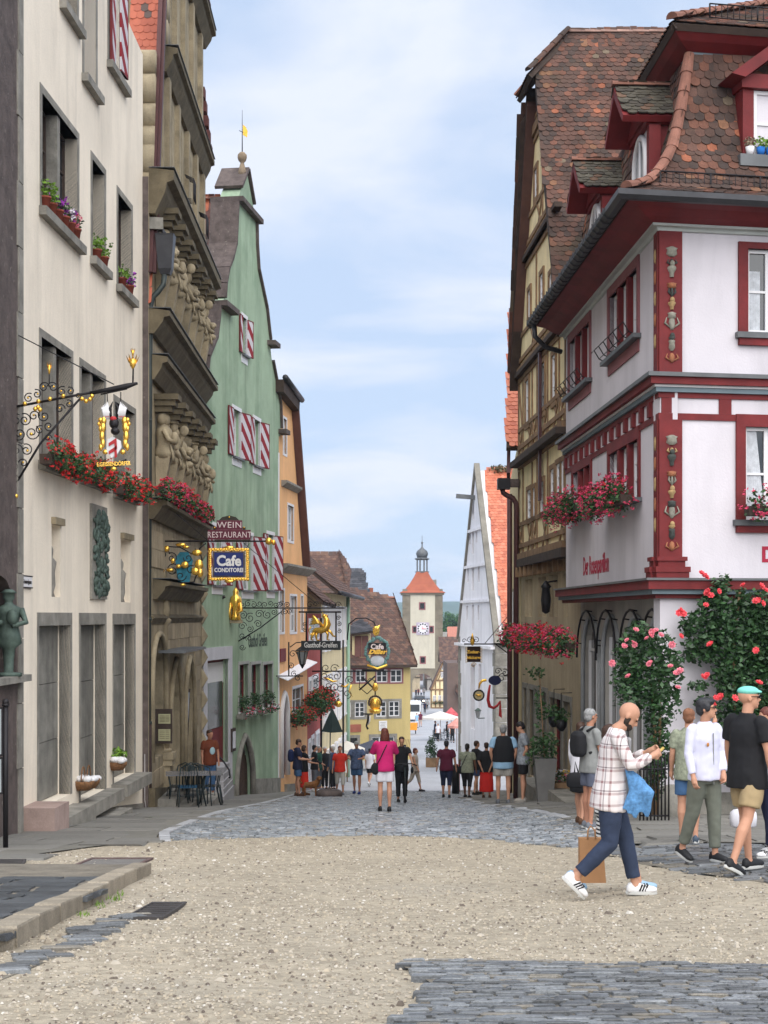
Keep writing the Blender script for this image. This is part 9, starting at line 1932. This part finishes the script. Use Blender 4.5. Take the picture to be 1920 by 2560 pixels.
person('woman with black ponytail in sage top and black trousers with backpack bag', 1168, 44.5, 1.62, 20, legs=((8, 4), (-8, 4)), arms=((0, 10, 20, 0), (0, 12, 12, 0)), top=c_olv, bottom=c_blk, kind='capri', hair=h_bl, hairk='bun', shoe=s_b, group=MID, extra=sbag(c_blk, side=-1), build=1.15, skin=SKIN3)
person('tall dark haired man in black t-shirt and denim shorts by the white hall', 1191, 49, 1.78, 60, legs=((8, 4), (-8, 4)), top=c_blk, bottom=c_dbl, kind='shorts', hair=h_br, shoe=s_b, group=MID)
person('woman in black top and long red skirt holding her hands behind her', 1216, 44, 1.64, 10, arms=((-25, 8, 20, 25), (-25, 8, 20, 25)), top=c_blk, bottom=cmat('scarlet_cloth', (.55, .02, .015)), kind='skirt', skirt_len=.72, hair=h_br, shoe=s_br, sleeve='elbow', group=MID, build=1.1)
def vest(t, child, h, T, A, J, HM):
 b = MB(); b.loft([[T(w*math.cos(a), d*math.sin(a), z) for a in [2*math.pi*k/16 for k in range(16)]] for w, d, z in ((.255, .195, -.01), (.25, .19, .15), (.245, .18, .35), (.215, .15, .5), (.12, .11, .575))]); remesh(b, 'vest', c_blk, t, .022, 1)
 b = MB(); b.ell(h(0, -.005, .065), (.09, .11, .055), 12, 8, HM); remesh(b, 'cap', cmat('light_grey_cap', (.36, .34, .32), var=.15), t, .015, 1)
person('stout man in dark vest over light blue shirt, light grey cap and shorts', 1258, 34.2, 1.80, -3, legs=((3, 2), (-3, 2)), arms=((-5, 16, 22, 20), (-5, 16, 22, 20)), top=c_lblue, bottom=cmat('stone_shorts', (.34, .32, .29)), kind='shorts', hair=h_gr, shoe=s_gy, group=MID, build=1.2, extra=vest, untuck=.16)
person('young dark haired man in grey print shirt and black shorts looking down at right', 1308, 34, 1.84, -78, arms=((-20, 6, 50, 20), (-20, 6, 50, 20)), top=c_prn, bottom=c_blk, kind='shorts', hair=h_bl, shoe=cmat('beige_shoe', (.3, .28, .25)), group=MID, nod=30, extra=None)
person('man in navy t-shirt and blue shorts with backpack standing at the orange house', 744, 47.2, 1.80, 82, legs=((0, 3), (4, 2)), arms=((10, 6, 70, 10), (10, 6, 75, 10)), top=c_dnv, bottom=c_jean, kind='shorts', hair=h_br, shoe=s_br, group=MID, extra=bpack(cmat('navy_bag', (.012, .02, .07))), build=1.08, nod=15)
person('woman in red skirt half hidden behind the backpack man at the orange house', 760, 48.5, 1.62, 60, arms=((25, 6, 80, 10), (20, 6, 60, 0)), top=c_blk, bottom=c_red, kind='skirt', skirt_len=.65, hair=h_br, hairk='bob', shoe=s_br, group=MID)
person('man in dark cap and dark vest with white shoes by the grey awning', 786, 56, 1.72, 70, arms=((0, 8, 20, 0), (5, 6, 60, 0)), top=c_blk, bottom=cmat('grey_jean', (.12, .13, .15)), hair=c_blk, shoe=s_w, sleeve='long', group=MID)
person('grey haired man in green vest beside the dark capped man', 797, 57, 1.70, 110, top=cmat('bottle_green', (.02, .07, .05)), bottom=cmat('grey_jean', None), hair=h_gr, shoe=s_gy, group=MID)
person('white haired person in black coat, left of the awning pole', 812, 58, 1.68, 140, top=c_blk, bottom=c_blk, sleeve='long', hair=cmat('white_hair', (.5, .48, .46)), shoe=s_b, group=MID)
person('dark dressed man with fair hair just right of the awning pole', 832, 57, 1.70, -60, top=c_dbl, bottom=c_blk, sleeve='long', hair=cmat('white_hair', None), shoe=s_b, group=MID)
person('woman in bright orange red t-shirt and light capri trousers walking up', 850, 49.5, 1.62, 172, legs=((10, 5), (-8, 14)), arms=((-8, 12, 12, 0), (-4, 12, 14, 0)), top=c_red, bottom=cmat('cream_capri', (.48, .46, .42)), kind='capri', hair=h_au, shoe=s_gy, group=MID, build=1.05)
person('man in blue print shirt and denim shorts looking at a camera', 892, 50.5, 1.80, 190, legs=((6, 3), (-6, 5)), arms=((30, 14, 60, 25), (30, 14, 60, 25)), top=cmat('blue_check_shirt', (.07, .10, .18), var=.5, scale=20), bottom=c_jean, kind='shorts', hair=h_gr, shoe=s_bl, group=MID, nod=35, build=1.1, skin=SKIN2)
person('person in white t-shirt and black shorts walking away near the grey parasol', 925, 68, 1.74, 20, legs=((12, 5), (-14, 30)), top=c_wht, bottom=c_blk, kind='shorts', hair=h_bl, shoe=s_w, group=MID)
person('man in rust brown t-shirt with pale print standing at the green inn door', 524, 40, 1.78, 150, arms=((10, 10, 12, 10), (6, 10, 12, 0)), top=c_bro, bottom=c_jean, hair=h_br, shoe=s_br, group=MID, yaw=-20, dz=.12, extra=lambda t, child, h, T, A, J, HM: (lambda b: (b.ell(T(-.03, .125, .27), (.08, .012, .1), 9, 7), child('shirt_print', b, cmat('pale_blue_print', (.35, .5, .55)))))(MB()), skin=SKIN2)
FAR = 'small figures at the far end of the street'
for i, (px, Y, H, f, tp, bt, kd, lb) in enumerate(((1131, 133, 1.75, 170, c_blk, c_blk, 'trousers', 'waiter in black standing right of the cream parasol'), (1088, 140, 1.7, 90, c_dnv, c_blk, 'trousers', 'figure in navy left of the cream parasol pole'), (1095, 136, 1.6, 200, c_wht, c_blk, 'trousers', 'figure in white under the cream parasol'), (1118, 139, 1.7, 250, c_blk, c_blk, 'trousers', 'dark figure under the right half of the cream parasol'), (1047, 190, 1.7, 20, c_red, c_blk, 'shorts', 'figure in red by the white van'), (1042, 165, 1.65, 160, c_lblue, c_wht, 'shorts', 'figure in pale blue in front of the white van'), (1051, 168, 1.7, 180, c_mar, c_bei, 'shorts', 'figure in maroon in front of the white van'), (1062, 215, 1.7, 0, c_dnv, c_blk, 'trousers', 'dark figure on the road left of the cottage'), (1068, 232, 1.7, 0, c_gry, c_blk, 'trousers', 'grey figure on the road beside the cottage'), (1040, 318, 1.7, 180, c_dnv, c_blk, 'trousers', 'leftmost figure inside the gate arch'), (1046, 322, 1.7, 180, c_mar, c_blk, 'trousers', 'maroon figure inside the gate arch'), (1053, 320, 1.7, 0, c_wht, c_dnv, 'trousers', 'white topped figure inside the gate arch'), (1060, 325, 1.7, 180, c_gry, c_blk, 'trousers', 'rightmost figure inside the gate arch'))):
 person(lb, px, Y, H, f, legs=((8, 4), (-8, 6)), top=tp, bottom=bt, kind=kd, hair=h_br, shoe=s_b, group=FAR)
# bicycle
c = Vector(on(1006, 37.8)); bk_ = root('bicycle', c, 'dark bicycle seen head on beside the magenta woman', 'bicycle')
for y, nm in ((-.52, 'wheel'), (.52, 'wheel')):
 b = MB(); b.tube([c + Vector((.06, y + .34*math.cos(a), .35 + .34*math.sin(a))) for a in [2*math.pi*k/20 for k in range(20)]], .022, 6, True); [b.tube([c + Vector((.06, y, .35)), c + Vector((.06, y + .33*math.cos(a), .35 + .33*math.sin(a)))], .004, 3) for a in [math.pi*k/6 for k in range(12)]]; b.build('wheel', s_b, bk_)
b = MB(); V_ = lambda y, z, x=.06: c + Vector((x, y, z))
for p_ in ((V_(-.52, .35), V_(-.38, .95)), (V_(-.4, .8), V_(.05, .35)), (V_(-.4, .85), V_(.2, .8)), (V_(.05, .35), V_(.22, .9)), (V_(.05, .35), V_(.52, .35)), (V_(.2, .8), V_(.52, .35))): b.tube(p_, .018, 6)
b.build('frame', m_dgm, bk_); b = MB(); b.tube([V_(-.38, .98, -.26), V_(-.42, 1.03, -.1), V_(-.4, 1.03, .22), V_(-.36, .98, .36)], .015, 5); b.build('handlebar', s_b, bk_); b = MB(); b.ell(V_(.24, .93), (.07, .12, .03), 8, 5); b.build('saddle', s_b, bk_)
# dog
c = Vector(on(776, 47)); dg_ = root('dog', c, 'small shaggy brown dog standing beside the man with backpack', 'dog', rz=0); b = MB(); D = lambda x, y, z: c + Vector((x, y, z))
b.tube([D(-.2, 0, .36), D(-.1, 0, .35), D(.08, 0, .36), D(.2, 0, .42), D(.26, -.02, .52)], [.08, .1, .115, .1, .075], 10); b.ell(D(.28, -.05, .57), (.08, .09, .075), 9, 7); b.tube([D(.3, -.1, .56), D(.32, -.2, .53)], [.045, .025], 7)
for x, y, k in ((.17, -.06, 0), (.17, .06, 0), (-.18, -.06, 1), (-.18, .06, 1)): b.tube([D(x, y, .34), D(x - .03*k, y, .2), D(x + .02*k, y, .1), D(x, y - .01, .01)], [.05, .035, .026, .028], 7)
for s in (-1, 1): b.ell(D(.28 + s*.07, -.02, .57), (.025, .035, .06), 6, 5)
b.tube([D(-.26, 0, .4), D(-.34, 0, .5), D(-.3, 0, .6)], [.03, .03, .015], 6); o = b.build('body', cmat('shaggy_fur', (.2, .085, .03), var=.4, scale=20, bump=.6), dg_)
r = o.modifiers.new('r', 'REMESH'); r.mode = 'VOXEL'; r.voxel_size = .018; r.use_smooth_shade = True
b = MB(); [b.ell(D(.28 + s*.035, -.125, .59), .012, 6, 5) for s in (-1, 1)]; b.ell(D(.325, -.22, .54), .018, 6, 5); b.build('eyes_and_nose', EYE, dg_)
bpy.data.scenes.remove(TMP)
